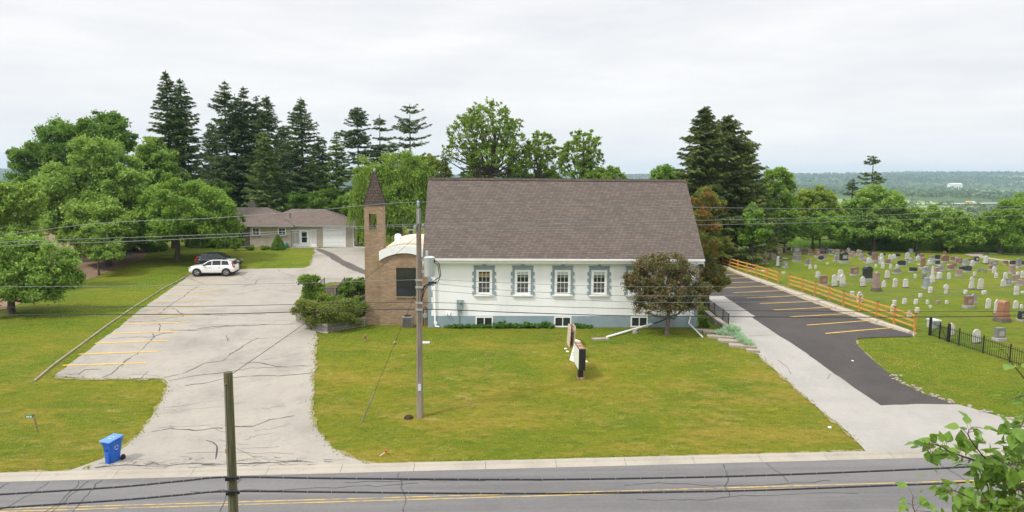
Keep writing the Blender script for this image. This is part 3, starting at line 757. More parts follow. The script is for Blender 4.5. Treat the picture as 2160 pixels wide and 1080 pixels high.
hb(MB().box(-13, .5, -.60, .0, 2.722, 2.775).box(.55, rx1 + .5, .25, .8, 2.722, 2.79).box(.0, .05, -.0, .8, 2.73, 2.77), 'soffit', K['white'], hroof)
cm = hb(MB().box(-6.7, -6.0, 4.2, 4.9, 4.5, 5.75), 'chimney', K['block'], hroof)
hb(MB().lathe([(.13, 0), (.15, .12), (.12, .25)], (-6.35, 4.5, 5.75), 10), 'flue', K['rust'], cm)
hb(MB().tube([(-.6, 2.2, 3.6), (-.6, 2.2, 4.45)], .05, 8), 'vent_stack', K['black'], hroof)
for ua, ub in ((531, 549), (586, 604)):
    a_, b_ = hs(ua, 490, 91)[0], hs(ub, 490, 91)[0]
    f = MB(); z0, z1 = 1.78 - .2, 2.62
    f.box(a_, a_ + .16, -.05, .01, z0, z1).box(b_ - .16, b_, -.05, .01, z0, z1).box(a_ + .16, b_ - .16, -.05, .01, z1 - .1, z1).box(a_ + .16, b_ - .16, -.05, .01, z0, z0 + .1).box((a_ + b_) / 2 - .02, (a_ + b_) / 2 + .02, -.04, .01, z0 + .1, z1 - .1).box(a_ + .16, b_ - .16, -.036, .01, (z0 + z1) / 2 - .02, (z0 + z1) / 2 + .02)
    wn = hb(f, 'window', K['white'])
    hb(MB().box(a_ + .16, b_ - .16, -.01, 0, z0 + .1, z1 - .1), 'pane', K['glass'], wn)
    hb(MB().box(a_ - .1, b_ + .1, -.1, .01, z0 - .14, z0 - .003), 'sill', K['stonestep'], wn)
# enclosed porch of curtained glass with a white storm door
Y8 = .8
a_, b_ = hs(615.5, 500, 91.8)[0], hs(667.5, 500, 91.8)[0]
d0, d1 = hs(634, 500, 91.8)[0], hs(650, 500, 91.8)[0]
pf = MB()
for xx in (a_, d0 - .08, d1, b_ - .08): pf.box(xx, xx + .08, Y8 - .06, Y8 + .01, .02, 2.3)
pf.box(a_ + .08, d0 - .08, Y8 - .05, Y8 + .01, 2.2, 2.3).box(d1 + .08, b_ - .08, Y8 - .05, Y8 + .01, 2.2, 2.3).box(d0, d1, Y8 - .05, Y8 + .01, 2.2, 2.3)
pf.box(a_ + .08, d0 - .08, Y8 - .04, Y8 + .01, .02, .42).box(d1 + .08, b_ - .08, Y8 - .04, Y8 + .01, .02, .42)
po = hb(pf, 'porch_frame', K['white'])
for q0_, q1_ in ((a_ + .08, d0 - .08), (d1 + .08, b_ - .08)): hb(MB().box(q0_, q1_, Y8 - .012, Y8 - .001, .42, 2.2), 'curtain', K['curtain'], po)
dm = MB().box(d0, d0 + .16, Y8 - .04, Y8, .04, 2.2).box(d1 - .16, d1, Y8 - .04, Y8, .04, 2.2).box(d0 + .16, d1 - .16, Y8 - .04, Y8, .04, .62).box(d0 + .16, d1 - .16, Y8 - .04, Y8, 2.06, 2.2).box(d0 + .16, d1 - .16, Y8 - .036, Y8, 1.31, 1.37)
dr = hb(dm, 'door', K['white'])
hb(MB().box(d0 + .16, d1 - .16, Y8 - .015, Y8 - .001, .62, 2.06), 'door_glass', K['glass'], dr)
hb(MB().box(d1 - .13, d1 - .05, Y8 - .09, Y8 - .041, 1.05, 1.2), 'handle', K['black'], dr)
g0, g1 = hs(681.5, 500, 91.8)[0], hs(730, 500, 91.8)[0]
gd = MB()
for k in range(4): gd.box(g0 + .1, g1 - .1, Y8 - .03, Y8, .03 + k * .53, .03 + k * .53 + .522)
for k in range(4):
    for j in range(4):
        wd = (g1 - g0 - .2) / 4
        gd.box(g0 + .1 + j * wd + .08, g0 + .1 + (j + 1) * wd - .08, Y8 - .04, Y8 - .03, .10 + k * .53, .46 + k * .53)
gdo = hb(gd, 'garage_door', K['white'])
hb(MB().box(g0, g0 + .1, Y8 - .05, Y8 + .01, 0, 2.25).box(g1 - .1, g1, Y8 - .05, Y8 + .01, 0, 2.25).box(g0 + .1, g1 - .1, Y8 - .05, Y8 + .01, 2.15, 2.25).box(g0, g1, Y8 - .03, Y8 + .01, 2.252, 2.7), 'door_trim', K['white'], gdo)
hb(MB().box(lx0 - 2.2, lx0 - 1.3, 1.32, 1.39, 0, 2.1), 'front_door', mat('porch_door', (.05, .03, .045), None, 3, .5))
hb(MB().box(lx0 - 2.6, lx0, -.3, 1.39, -.4, .12), 'porch_step', K['stonestep'])
hb(MB().box(.15, b_ + .4, -.5, .79, -.3, .06), 'walkway', K['stonestep'])
hb(MB().tube([(rx1 + .02, .75, 2.8), (rx1 + .06, .75, .15), (rx1 + .2, .4, .08), (rx1 + 1.8, .2, .05)], .05, 8), 'downspout', K['white'])
hr_ = empty('hose_reel', (HO[0] - .45, HO[1] - .2, 1.2), 0, 'teal plastic hose reel standing beside the bungalow porch', 'hose reel')
MB().box(-.16, .16, -.1, .1, .0, .62).build('stand', K['teal'], hr_, bevel=.03)
MB().tube([(.02 + .16 * math.cos(t) , -.12 - .01 * t, .2 + .16 * math.sin(t)) for t in np.arange(0, 18, .5)], .018, 6).build('hose', K['teal'], hr_)
# ---------------------------------------------------------------- vegetation generators
def leaves(C, S, rng, up=0.25, aspect=0.55, D=None):
    """one kite-shaped leaf (or leaf spray) per centre"""
    n = len(C); C = np.asarray(C); S = np.broadcast_to(S, (n,))
    a = rng.normal(size=(n, 3)) if D is None else D + rng.normal(size=(n, 3)) * 0.25
    a /= np.linalg.norm(a, axis=1, keepdims=True) + 1e-9
    nn = rng.normal(size=(n, 3)); nn[:, 2] += up * 3 * np.sign(rng.random(n) - .1)
    b = np.cross(nn, a); b /= np.linalg.norm(b, axis=1, keepdims=True) + 1e-9
    s = S[:, None]
    V = np.stack([C - a * s, C + b * s * aspect - a * s * .12, C + a * s, C - b * s * aspect - a * s * .12], 1)
    return V.reshape(-1, 3)

def leafobj(name, V, m, parent):
    return link(name, np_mesh(name, V, np.arange(len(V)).reshape(-1, 4)), m, parent)

def unit(rng, n):
    d = rng.normal(size=(n, 3)); return d / np.linalg.norm(d, axis=1, keepdims=True)

def clumps(rng, ells, dens=1.0, sub=(0.24, 0.40), low=-0.55):
    out = []
    for (cx, cy, cz, rx, ry, rz) in ells:
        rm = (rx * ry * rz) ** (1 / 3)
        k = int(dens * 26 * max(.4, min(2.2, (rm / 3.2) ** 1.3)))
        d = unit(rng, k * 3); d = d[d[:, 2] > low][:k]
        f = rng.uniform(.62, .92, (len(d), 1))
        c = np.array([cx, cy, cz]) + d * f * np.array([rx, ry, rz])
        r = rng.uniform(*sub, len(d)) * rm * (1.0 if rm < 4 else .86)
        out += [(*c_, r_, *d_) for c_, r_, d_ in zip(c, r, d)]
    return np.array(out)

def crown(rng, ells, n, size, dens=1.9, sub=(0.14, 0.30), inner=0.18, up=.25, aspect=.55, fuzz=.55, squash=.78, low=-.55):
    cl = clumps(rng, ells, dens, sub, low)
    w = cl[:, 3] ** 2; w /= w.sum()
    i = rng.choice(len(cl), n, p=w)
    d = unit(rng, n) + cl[i, 4:7] * .35 + np.array([0, 0, .25]); d /= np.linalg.norm(d, axis=1, keepdims=True)
    rad = cl[i, 3] * (rng.random(n) ** .45) * (1 + fuzz * rng.normal(size=n) * .5)
    C = cl[i, :3] + d * rad[:, None] * np.array([1, 1, squash])
    m = int(n * inner); e = np.array(ells); j = rng.integers(0, len(e), m)
    C2 = e[j, :3] + unit(rng, m) * (rng.random((m, 1)) ** .5) * e[j, 3:] * .72
    C = np.concatenate([C, C2])
    return leaves(C, size * rng.uniform(.6, 1.3, len(C)), rng, up, aspect), cl

def wood(rng, base_r, top, cl, nlimb, fork=.35, lean=(0, 0), ntr=1, z0=-.4):
    """tapered trunk with limbs reaching into the leaf clumps"""
    m = MB(); H = top
    for k in range(ntr):
        lx = lean[0] + (rng.normal() * .12 if ntr > 1 else 0); ly = lean[1] + (rng.normal() * .1 if ntr > 1 else 0)
        ox = (k - (ntr - 1) / 2) * base_r * 1.5
        P = [np.array([ox + lx * H * t + rng.normal() * .03 * H * t, ly * H * t + rng.normal() * .03 * H * t, z0 + (H - z0) * t]) for t in np.linspace(0, 1, 8)]
        R = [base_r * (1.35 if t == 0 else 1) * (1 - .82 * t) for t in np.linspace(0, 1, 8)]
        m.tube(P, R, 8)
    sel = rng.choice(len(cl), min(nlimb, len(cl)), replace=False)
    for i in sel:
        c = cl[i, :3]; t = min(.92, max(fork, .25 + .55 * (c[2] / H) * rng.uniform(.7, 1)))
        q = int(t * 7); a = P[q]
        mid = a * .45 + c * .55 + np.array([0, 0, -.05 * H]) + rng.normal(size=3) * .03 * H
        r = base_r * (1 - .8 * t) * .6
        m.tube([a, mid, c], [r, r * .6, r * .2], 5)
    return m

def shape(o, parent): o.parent = parent; return o

def tree(name, p, rz, label, cat, group, ells, n, size, lm, bark, tr, trunk_top, nlimb=14, seed=1, **kw):
    rng = np.random.default_rng(seed); n, size = int(n * 1.5), size * .8
    wk = {k: kw.pop(k) for k in ('fork', 'lean', 'ntr') if k in kw}
    V, cl = crown(rng, ells, n, size, **kw)
    T = empty(name, p, rz, label, cat, group)
    leafobj('crown', V, lm, T)
    wood(rng, tr, trunk_top, cl, nlimb, **wk).build('trunk', bark, T, smooth=True)
    return T

def spruce_data(rng, H, R, z0, droop=.32, power=.8, step=.54, per=7, spray=.30, gap=.0, lift=.24, dens=1.7):
    C, D, S, tubes = [], [], [], []
    z = z0; ph = rng.uniform(0, 6.28, 3); wind = rng.uniform(.18, .4)
    while z < H - .3:
        t = (z - z0) / (H - z0)
        if rng.random() > gap:
            for k in range(per):
                L = (R * 1.3 * (1 - t) ** power * rng.uniform(.55, 1.12) + .18)
                if t < .12: L *= .75 + 2 * t
                az = rng.uniform(0, 2 * math.pi); L *= 1 + wind * math.sin(az + ph[0] + z * .12) * .6 + wind * math.sin(2 * az + ph[1] + z * .45) * .8; dz = z + rng.normal() * .10
                dr = droop * (1.15 - .9 * t) * rng.uniform(.7, 1.3); lf = lift * rng.uniform(.6, 1.4)
                o = np.array([math.cos(az), math.sin(az), 0])
                tubes.append((dz, az, L, dr, lf))
                m = max(3, int(L / .20 * 3.0 * dens)); s = rng.random(m) ** .75
                q = o * (s * L)[:, None]; q[:, 2] += dz - dr * L * s + lf * L * s * s
                sd = np.cross(o, [0, 0, 1]); w = rng.uniform(-1, 1, m) * (.28 * L * (1.05 - s) + .10)
                q += sd * w[:, None]; q[:, 2] -= np.abs(w) * .35 + rng.random(m) * .10
                C.append(q)
                dd = o + sd * (np.sign(w) * .8)[:, None]; dd[:, 2] -= .35 + .4 * rng.random(m); D.append(dd)
                S.append(np.full(m, spray) * rng.uniform(.6, 1.15, m) * (.55 + .45 * min(1, L / 1.5)))
        z += step * (1 - .5 * t) * rng.uniform(.75, 1.3)
    tip = np.array([[0, 0, H - .25], [0, 0, H - .5], [.05, 0, H - .7]])
    C.append(tip); D.append(np.array([[0, 0, 1.]] * 3)); S.append(np.full(3, .3))
    return np.concatenate(C), np.concatenate(D), np.concatenate(S), tubes

def spruce(name, p, rz, label, H, R, z0, lm, seed=1, group=None, cat='tree', tr=.26, aspect=.24, **kw):
    rng = np.random.default_rng(seed)
    C, D, S, tb = spruce_data(rng, H, R, z0, **kw)
    T = empty(name, p, rz, label, cat, group)
    leafobj('crown', leaves(C, S, rng, .3, aspect, D), lm, T)
    m = MB().tube([(0, 0, -.4), (0, 0, H * .35), (0, 0, H * .7), (0, 0, H - .1)], [tr * 1.2, tr * .8, tr * .4, .03], 8)
    for dz, az, L, dr, lf in tb[::2]:
        o = np.array([math.cos(az), math.sin(az), 0])
        m.tube([(0, 0, dz), o * L * .5 + np.array([0, 0, dz - dr * L * .5 + lf * L * .25]), o * L * .92 + np.array([0, 0, dz - dr * L * .92 + lf * L * .85])], [.045, .03, .012], 3, False)
    m.build('trunk', K['bark'], T)
    return T

LM = {}
LM['maple'] = leafmat('maple_leaves', (0.070, 0.135, 0.020), (0.130, 0.205, 0.034), (0.048, 0.098, 0.016))
LM['ash'] = leafmat('ash_leaves', (0.098, 0.165, 0.030), (0.158, 0.228, 0.050), (0.074, 0.132, 0.024))
LM['dark'] = leafmat('dark_green_leaves', (0.046, 0.100, 0.016), (0.088, 0.155, 0.024), (0.034, 0.076, 0.013))
LM['lime'] = leafmat('light_green_leaves', (0.095, 0.140, 0.020), (0.150, 0.190, 0.032), (0.085, 0.12, 0.02))
LM['willow'] = leafmat('weeping_birch_leaves', (0.088, 0.145, 0.022), (0.135, 0.190, 0.034), (0.064, 0.110, 0.018), trans=.4)
LM['locust'] = leafmat('locust_leaves', (0.072, 0.125, 0.015), (0.125, 0.175, 0.026), (0.055, 0.10, 0.014), trans=.4)
LM['spruce'] = leafmat('spruce_needles', (0.020, 0.042, 0.014), (0.052, 0.078, 0.018), (0.016, 0.034, 0.012), trans=.12, vscale=.5)
LM['spruce2'] = leafmat('olive_spruce_needles', (0.028, 0.045, 0.011), (0.075, 0.088, 0.018), (0.02, 0.036, 0.01), trans=.12, vscale=.5)
LM['sprucelt'] = leafmat('young_spruce_needles', (0.038, 0.068, 0.018), (0.085, 0.118, 0.028), (0.03, 0.055, 0.015), trans=.15, vscale=.6)
LM['pine'] = leafmat('browning_pine_needles', (0.040, 0.062, 0.012), (0.095, 0.115, 0.018), (0.135, 0.070, 0.022), trans=.15, vscale=.42, c3lo=.49)
LM['crab'] = leafmat('crabapple_leaves', (0.044, 0.052, 0.013), (0.082, 0.064, 0.026), (0.112, 0.056, 0.042), trans=.25, vscale=1.1, rnd=.6, c3lo=.50)
LM['shrub'] = leafmat('shrub_leaves', (0.050, 0.098, 0.012), (0.105, 0.165, 0.02), (0.035, 0.07, 0.01), vscale=1.0)
LM['juniper'] = leafmat('juniper_sprays', (0.052, 0.080, 0.012), (0.115, 0.135, 0.024), (0.115, 0.088, 0.022), vscale=1.1, c3lo=.55, trans=.2)
LM['weeds'] = leafmat('weed_leaves', (0.030, 0.092, 0.014), (0.065, 0.140, 0.024), (0.024, 0.07, 0.012), vscale=2.5)
LM['edge'] = leafmat('turf_edge_blades', (0.075, 0.125, 0.008), (0.14, 0.155, 0.014), (0.05, 0.10, 0.008), vscale=1.5)
LM['oat'] = leafmat('blue_grass_blades', (0.19, 0.27, 0.215), (0.28, 0.36, 0.27), (0.11, 0.18, 0.13), vscale=3)
LM['birch'] = leafmat('birch_leaves', (0.105, 0.200, 0.030), (0.185, 0.285, 0.058), (0.05, 0.115, 0.018), trans=.42, vscale=7, rough=.38, gain=1.2, rnd=.8)
LM['tallgrass'] = leafmat('tall_grass_blades', (0.060, 0.118, 0.022), (0.095, 0.158, 0.036), (0.045, 0.095, 0.02), vscale=.25, rnd=.25)
LM['far'] = leafmat('distant_leaves', (0.045, 0.082, 0.020), (0.095, 0.135, 0.032), (0.05, 0.07, 0.03), trans=.15, vscale=.012, rnd=.25, gain=1.45)

def gnd(u, D, dx=0):
    p = dep(u, 420, D); return (p[0] + dx, p[1], float(zg(p[0] + dx, p[1])))
def mpx(D): return F / D
def top_h(u, v, D):
    """height above the terrain of the point seen at photo pixel (u, v) at distance D"""
    p = dep(u, v, D); return p[2] - float(zg(p[0], p[1]))

# ---- spruces behind the house
G1 = 'tall spruces behind the lot and the house'
SP = [  # u, v_top, D, half-width px, crown base m, seed, kind, label
    (362, 147, 88, 55, 3.5, 11, 'spruce', 'tallest dark spruce left of the house, left stem of the close pair', dict(power=.72)),
    (391, 163, 90, 52, 3.5, 12, 'spruce', 'tall dark spruce left of the house, right stem of the close pair', dict(power=.72)),
    (482, 167, 106, 52, 5.0, 13, 'spruce', 'tallest spruce right above the left end of the bungalow roof', dict(gap=.10, power=.7)),
    (503, 196, 109, 38, 6.0, 14, 'spruce', 'thin gappy spruce squeezed between the two tallest spruces above the bungalow', dict(gap=.2, power=.6)),
    (521, 180, 107, 42, 5.0, 15, 'spruce', 'slim pointed spruce second tallest in the clump above the bungalow', dict(gap=.08, power=.68)),
    (547, 200, 109, 38, 4.0, 16, 'spruce', 'dark spruce left of centre in the right half of the bungalow clump', dict(gap=.05, power=.65)),
    (568, 199, 106, 46, 4.0, 17, 'spruce', 'dark spruce with ragged right side at the right end of the clump', dict(gap=.08, power=.62)),
    (562, 272, 100, 52, 2.0, 18, 'sprucelt', 'lighter green shorter spruce standing in front of the dark clump', dict(power=.85)),
    (640, 203, 104, 58, 2.5, 19, 'spruce', 'lone tall spruce with even tiers above the middle of the bungalow', dict(gap=.04, power=.72)),
    (712, 275, 100, 46, 1.5, 20, 'sprucelt', 'medium olive spruce above the garage with open upper tiers', dict(gap=.12, power=.85)),
    (757, 224, 112, 40, 8.0, 21, 'spruce', 'sparse spruce left of the bell tower spire rising behind the weeping birch', dict(gap=.25, power=.5, per=7, step=.55)),
    (803, 240, 113, 34, 8.0, 22, 'spruce', 'sparse narrow spruce directly above the bell tower spire', dict(gap=.18, power=.55, per=7, step=.55)),
    (866, 218, 112, 46, 8.0, 23, 'spruce', 'open spruce with long bare drooping arms right of the bell tower', dict(gap=.30, power=.42, per=7, step=.75, droop=.12)),
    (940, 325, 96, 30, 1.0, 24, 'spruce2', 'short olive spruce just left of the church roof peak', dict(power=.7)),
    (452, 255, 113, 44, 1.0, 26, 'spruce', 'dark filler spruce deep left of the bungalow clump', dict(power=.6)),
    (601, 262, 114, 44, 1.0, 27, 'spruce', 'dark filler spruce in the gap left of the lone even-tiered spruce', dict(power=.6)),
    (676, 285, 112, 40, 1.0, 28, 'spruce', 'dark filler spruce in the gap right of the lone even-tiered spruce', dict(power=.6)),
    (997, 318, 108, 40, 1.0, 25, 'spruce', 'dark short spruce under the left side of the big locust', dict(power=.5)),
]
for u, v, D, hw, z0, sd, k, lab, kw in SP:
    spruce('spruce_tree', gnd(u, D), sd * 1.3, lab, top_h(u, v, D), hw / mpx(D), z0, LM[k], sd, G1, **kw)
G2 = 'spruces between the church and the cemetery'
for u, v, D, hw, z0, sd, k, lab, kw in [
    (1478, 222, 86, 82, 1.2, 31, 'spruce2', 'tallest drooping spruce right of the church roof', dict(power=.72, droop=.42, per=9, dens=1.7, step=.52, spray=.36)),
    (1529, 240, 89, 92, 1.6, 32, 'spruce2', 'drooping spruce right of the church, second peak beside the tallest', dict(power=.66, droop=.42, per=9, dens=1.7, step=.52, spray=.36)),
    (1566, 300, 92, 62, 1.8, 33, 'spruce2', 'lower right spruce of the church group with upswept bare tips', dict(power=.6, droop=.34, lift=.34, per=8, dens=1.8)),
    (1837, 327, 112, 34, 4.0, 34, 'spruce', 'lone sparse spruce poking above the cemetery tree line', dict(gap=.32, power=.45, per=6, step=.7)),
    (1797, 373, 112, 20, 4.0, 35, 'spruce', 'small leaning dead-topped spruce left of the lone tall one', dict(gap=.4, power=.5, per=5, step=.6))]:
    spruce('spruce_tree', gnd(u, D), sd, lab, top_h(u, v, D), hw / mpx(D), z0, LM[k], sd, G2, **kw)

# ---- leafy trees: crown ellipsoids given as photo pixel centre, half-width, half-height (turned into metres at distance D)
def leafy(name, ut, vt, D, E, n, size, lm, tr, label, group, seed, bark='bark', cat='tree', **kw):
    """ut, vt: foot of the trunk in the photo; E: list of (u, v, half-width px, half-height px, depth offset m)"""
    p = dep(ut, vt, D) if vt else np.array(gnd(ut, D))
    p = np.array([p[0], p[1], float(zg(p[0], p[1]))])
    ells = []
    for u, v, hw, hh, dy in E:
        q = dep(u, v, D + dy); s = (D + dy) / F
        ells.append((q[0] - p[0], q[1] - p[1], q[2] - p[2], hw * s, hw * s * .92, hh * s))
    top = max(e[2] + .45 * e[5] for e in ells)
    return tree(name, p, 0, label, cat, group, ells, n, size, LM[lm], K[bark], tr, top, seed=seed, **kw)
GL = 'leafy trees along the left side of the parking lot'
leafy('maple_tree', 150, 0, 96, [(60, 350, 42, 48, 0), (130, 318, 60, 62, 0), (215, 290, 66, 56, 2), (255, 300, 32, 40, 0), (95, 385, 60, 40, 0)], 30000, .24, 'dark', .45, 'big dark maple at the back left, highest leafy crown on that side', GL, 41, nlimb=20)
leafy('ash_tree', 195, 0, 80, [(205, 345, 58, 68, 0), (150, 400, 70, 60, 0), (255, 395, 62, 70, 0), (190, 470, 80, 66, -1), (110, 455, 44, 55, 0), (120, 405, 40, 40, 0)], 46000, .21, 'ash', .34, 'broad light green ash in front of the dark maple', GL, 42, nlimb=22, ntr=2)
leafy('ash_tree', 305, 545, 86, [(330, 335, 44, 46, 0), (350, 370, 42, 50, 0), (300, 400, 50, 60, 0), (335, 430, 56, 50, 0)], 26000, .22, 'ash', .3, 'light green ash between the dark spruce pair and the broad ash', GL, 43)
leafy('maple_tree', 376, 557, 77.5, [(395, 440, 86, 66, 0), (450, 465, 52, 54, 0), (345, 455, 55, 62, 0), (400, 480, 100, 46, 0), (480, 475, 36, 48, 1)], 46000, .19, 'maple', .33, 'round dense maple standing on the lawn beside the parked cars', GL, 44, nlimb=18)
leafy('ash_tree', 228, 568, 75, [(205, 455, 58, 42, 0), (240, 480, 60, 50, 0), (170, 490, 40, 40, -1), (225, 515, 70, 30, 0)], 27000, .2, 'ash', .42, 'thick-trunked ash at the shaded edge of the ploughed field', GL, 45)
leafy('ash_tree', 209, 584, 71, [(200, 500, 34, 40, 0), (225, 530, 36, 28, 0)], 7500, .18, 'ash', .12, 'slender young ash in front of the thick-trunked ash', GL, 46, nlimb=8)
leafy('ash_tree', 25, 671, 51.5, [(50, 560, 70, 62, 0), (110, 555, 58, 48, 0), (15, 585, 55, 55, 0), (90, 600, 74, 40, 0), (-40, 560, 60, 66, 0), (150, 590, 26, 30, 0), (60, 618, 80, 26, 0)], 31000, .15, 'ash', .30, 'low spreading ash at the left edge of the lawn, nearest the road', GL, 47, nlimb=24, fuzz=.8)
leafy('ash_tree', -30, 640, 62, [(10, 440, 62, 56, 0), (60, 425, 36, 46, 0), (-50, 430, 70, 76, 0), (20, 500, 66, 40, 0)], 24000, .175, 'ash', .3, 'pale ash cut by the left edge above the low spreading one', GL, 48)
leafy('maple_tree', 285, 560, 84, [(290, 500, 40, 34, 0), (262, 535, 34, 24, 0), (320, 515, 36, 30, 0)], 12000, .19, 'dark', .22, 'low dark maple shaded between the field and the round maple', GL, 49, nlimb=8)
for i, (u, v, D, hw, hh, lab) in enumerate([(430, 515, 90, 30, 24, 'dark hedge shrub behind the parked cars, left one of three'), (480, 512, 90, 34, 26, 'dark hedge shrub behind the parked cars, middle one of three'), (320, 540, 86, 30, 20, 'low dark hedge shrub left of the cars under the trees')]):
    leafy('hedge_shrub', u, 0, D, [(u, v, hw, hh, 0)], 5000, .16, 'dark', .08, lab, 'dark hedge shrubs behind the cars', 50 + i, cat='shrub', nlimb=6)

# weeping birch behind the bell tower, built of hanging strands
def weeping(p, ells, n, label, seed):
    rng = np.random.default_rng(seed); V, cl = crown(rng, ells, 30000, .14, inner=.08, fuzz=.6)
    T = empty('weeping_birch_tree', p, 0, label, 'tree')
    Cs, Ds = [], []
    for k in range(n):
        e = ells[rng.integers(len(ells))]; d = unit(rng, 1)[0]; d[2] = abs(d[2]) - .35
        q = np.array(e[:3]) + d * rng.uniform(.7, 1.05) * np.array(e[3:]); L = rng.uniform(.7, 2.6)
        L = min(L, max(.5, q[2] - 1.2)); m = int(L / .15); t = np.arange(m) * .15
        c = q + np.stack([rng.normal() * .12 * t + rng.normal(size=m) * .05, rng.normal() * .12 * t + rng.normal(size=m) * .05, -t], 1)
        Cs.append(c); dd = np.tile([0, 0, -1.], (m, 1)) + rng.normal(size=(m, 3)) * .45; Ds.append(dd)
    Cs, Ds = np.concatenate(Cs), np.concatenate(Ds)
    V2 = leaves(Cs, .15 * rng.uniform(.6, 1.3, len(Cs)), rng, .2, .42, Ds)
    leafobj('crown', np.concatenate([V, V2]), LM['willow'], T)
    wood(rng, .28, max(e[2] for e in ells), cl, 20, .2).build('trunk', K['barkgrey'], T, smooth=True)
def E2(p, D, E):
    out = []
    for u, v, hw, hh, dy in E:
        q = dep(u, v, D + dy); s = (D + dy) / F; out.append((q[0] - p[0], q[1] - p[1], q[2] - p[2], hw * s, hw * s * .9, hh * s))
    return out
pW = np.array(gnd(845, 88))
weeping(pW, E2(pW, 88, [(790, 385, 50, 62, 0), (850, 380, 62, 66, 0), (885, 390, 36, 66, 0), (770, 430, 36, 50, 0), (840, 440, 84, 66, 0), (800, 470, 50, 44, 0)]), 2600, 'pale green weeping birch behind the bell tower', 61)

GM = 'leafy trees behind the church roof'
leafy('locust_tree', 1036, 0, 100, [(1030, 265, 62, 56, 0), (990, 290, 52, 56, 0), (1072, 290, 42, 62, 0), (965, 325, 38, 36, 0), (1040, 335, 70, 44, 0), (1095, 345, 34, 34, 0)], 10500, .21, 'locust', .55, 'tallest airy locust behind the left half of the church roof', GM, 71, dens=5.5, sub=(.07, .12), inner=.05, nlimb=70, fork=.25, fuzz=.6)
leafy('locust_tree', 1140, 0, 102, [(1140, 315, 40, 40, 0), (1120, 340, 30, 34, 0), (1160, 350, 36, 34, 0)], 5200, .21, 'locust', .3, 'middle airy locust behind the church roof ridge', GM, 72, dens=4.5, sub=(.08, .14), inner=.06, nlimb=40, fuzz=.6)
leafy('locust_tree', 1222, 0, 98, [(1230, 305, 42, 34, 0), (1212, 330, 40, 34, 0), (1248, 340, 30, 32, 0), (1225, 360, 46, 24, 0)], 6000, .21, 'locust', .34, 'right airy locust behind the church roof ridge with a dark forked trunk', GM, 73, dens=4.5, sub=(.08, .14), inner=.06, nlimb=40, fuzz=.6)
leafy('maple_tree', 1290, 0, 96, [(1288, 372, 36, 20, 0), (1262, 378, 30, 20, 0), (1240, 380, 30, 16, 0)], 5000, .2, 'locust', .2, 'low leafy crown just above the right part of the church ridge', GM, 74)
leafy('maple_tree', 1405, 0, 96, [(1403, 370, 30, 24, 0), (1425, 380, 24, 30, 0), (1385, 390, 26, 22, 0)], 5500, .2, 'maple', .2, 'leafy crown showing between the church roof and the big spruces', GM, 75)
leafy('maple_tree', 1095, 0, 106, [(1085, 372, 40, 20, 0), (1010, 380, 40, 20, 0), (1150, 378, 40, 18, 0)], 7000, .22, 'dark', .25, 'dark low crown filling the gap under the tall locust', GM, 76)
leafy('maple_tree', 935, 0, 104, [(925, 370, 26, 34, 0), (905, 350, 20, 36, 0)], 4500, .2, 'lime', .2, 'yellow-green crown between the weeping birch and the church roof', GM, 77)
GH = 'leafy undergrowth trees behind the bungalow'
for i, (u, v, hw, hh, D, lm, lab) in enumerate([
    (632, 432, 40, 30, 101, 'dark', 'bushy green tree above the middle of the bungalow roof'), (690, 428, 36, 34, 99, 'dark', 'bushy green tree above the garage end of the roof'),
    (528, 425, 38, 40, 108, 'dark', 'dark bushy tree above the left end of the bungalow roof'), (735, 440, 34, 40, 98, 'maple', 'bushy tree between the garage and the bell tower'), (585, 425, 40, 40, 110, 'dark', 'dark bushy tree deep between the spruces above the bungalow'), (660, 385, 34, 50, 116, 'dark', 'shaded tall bushy tree behind the lone even-tiered spruce'), (470, 420, 30, 44, 104, 'dark', 'dark bushy tree under the tallest spruce of the clump')]):
    leafy('leafy_tree', u, 0, D, [(u, v, hw, hh, 0), (u + hw * .3, v + hh * .5, hw * .9, hh * .8, 0)], 9000, .2, lm, .18, lab, GH, 80 + i, nlimb=8)

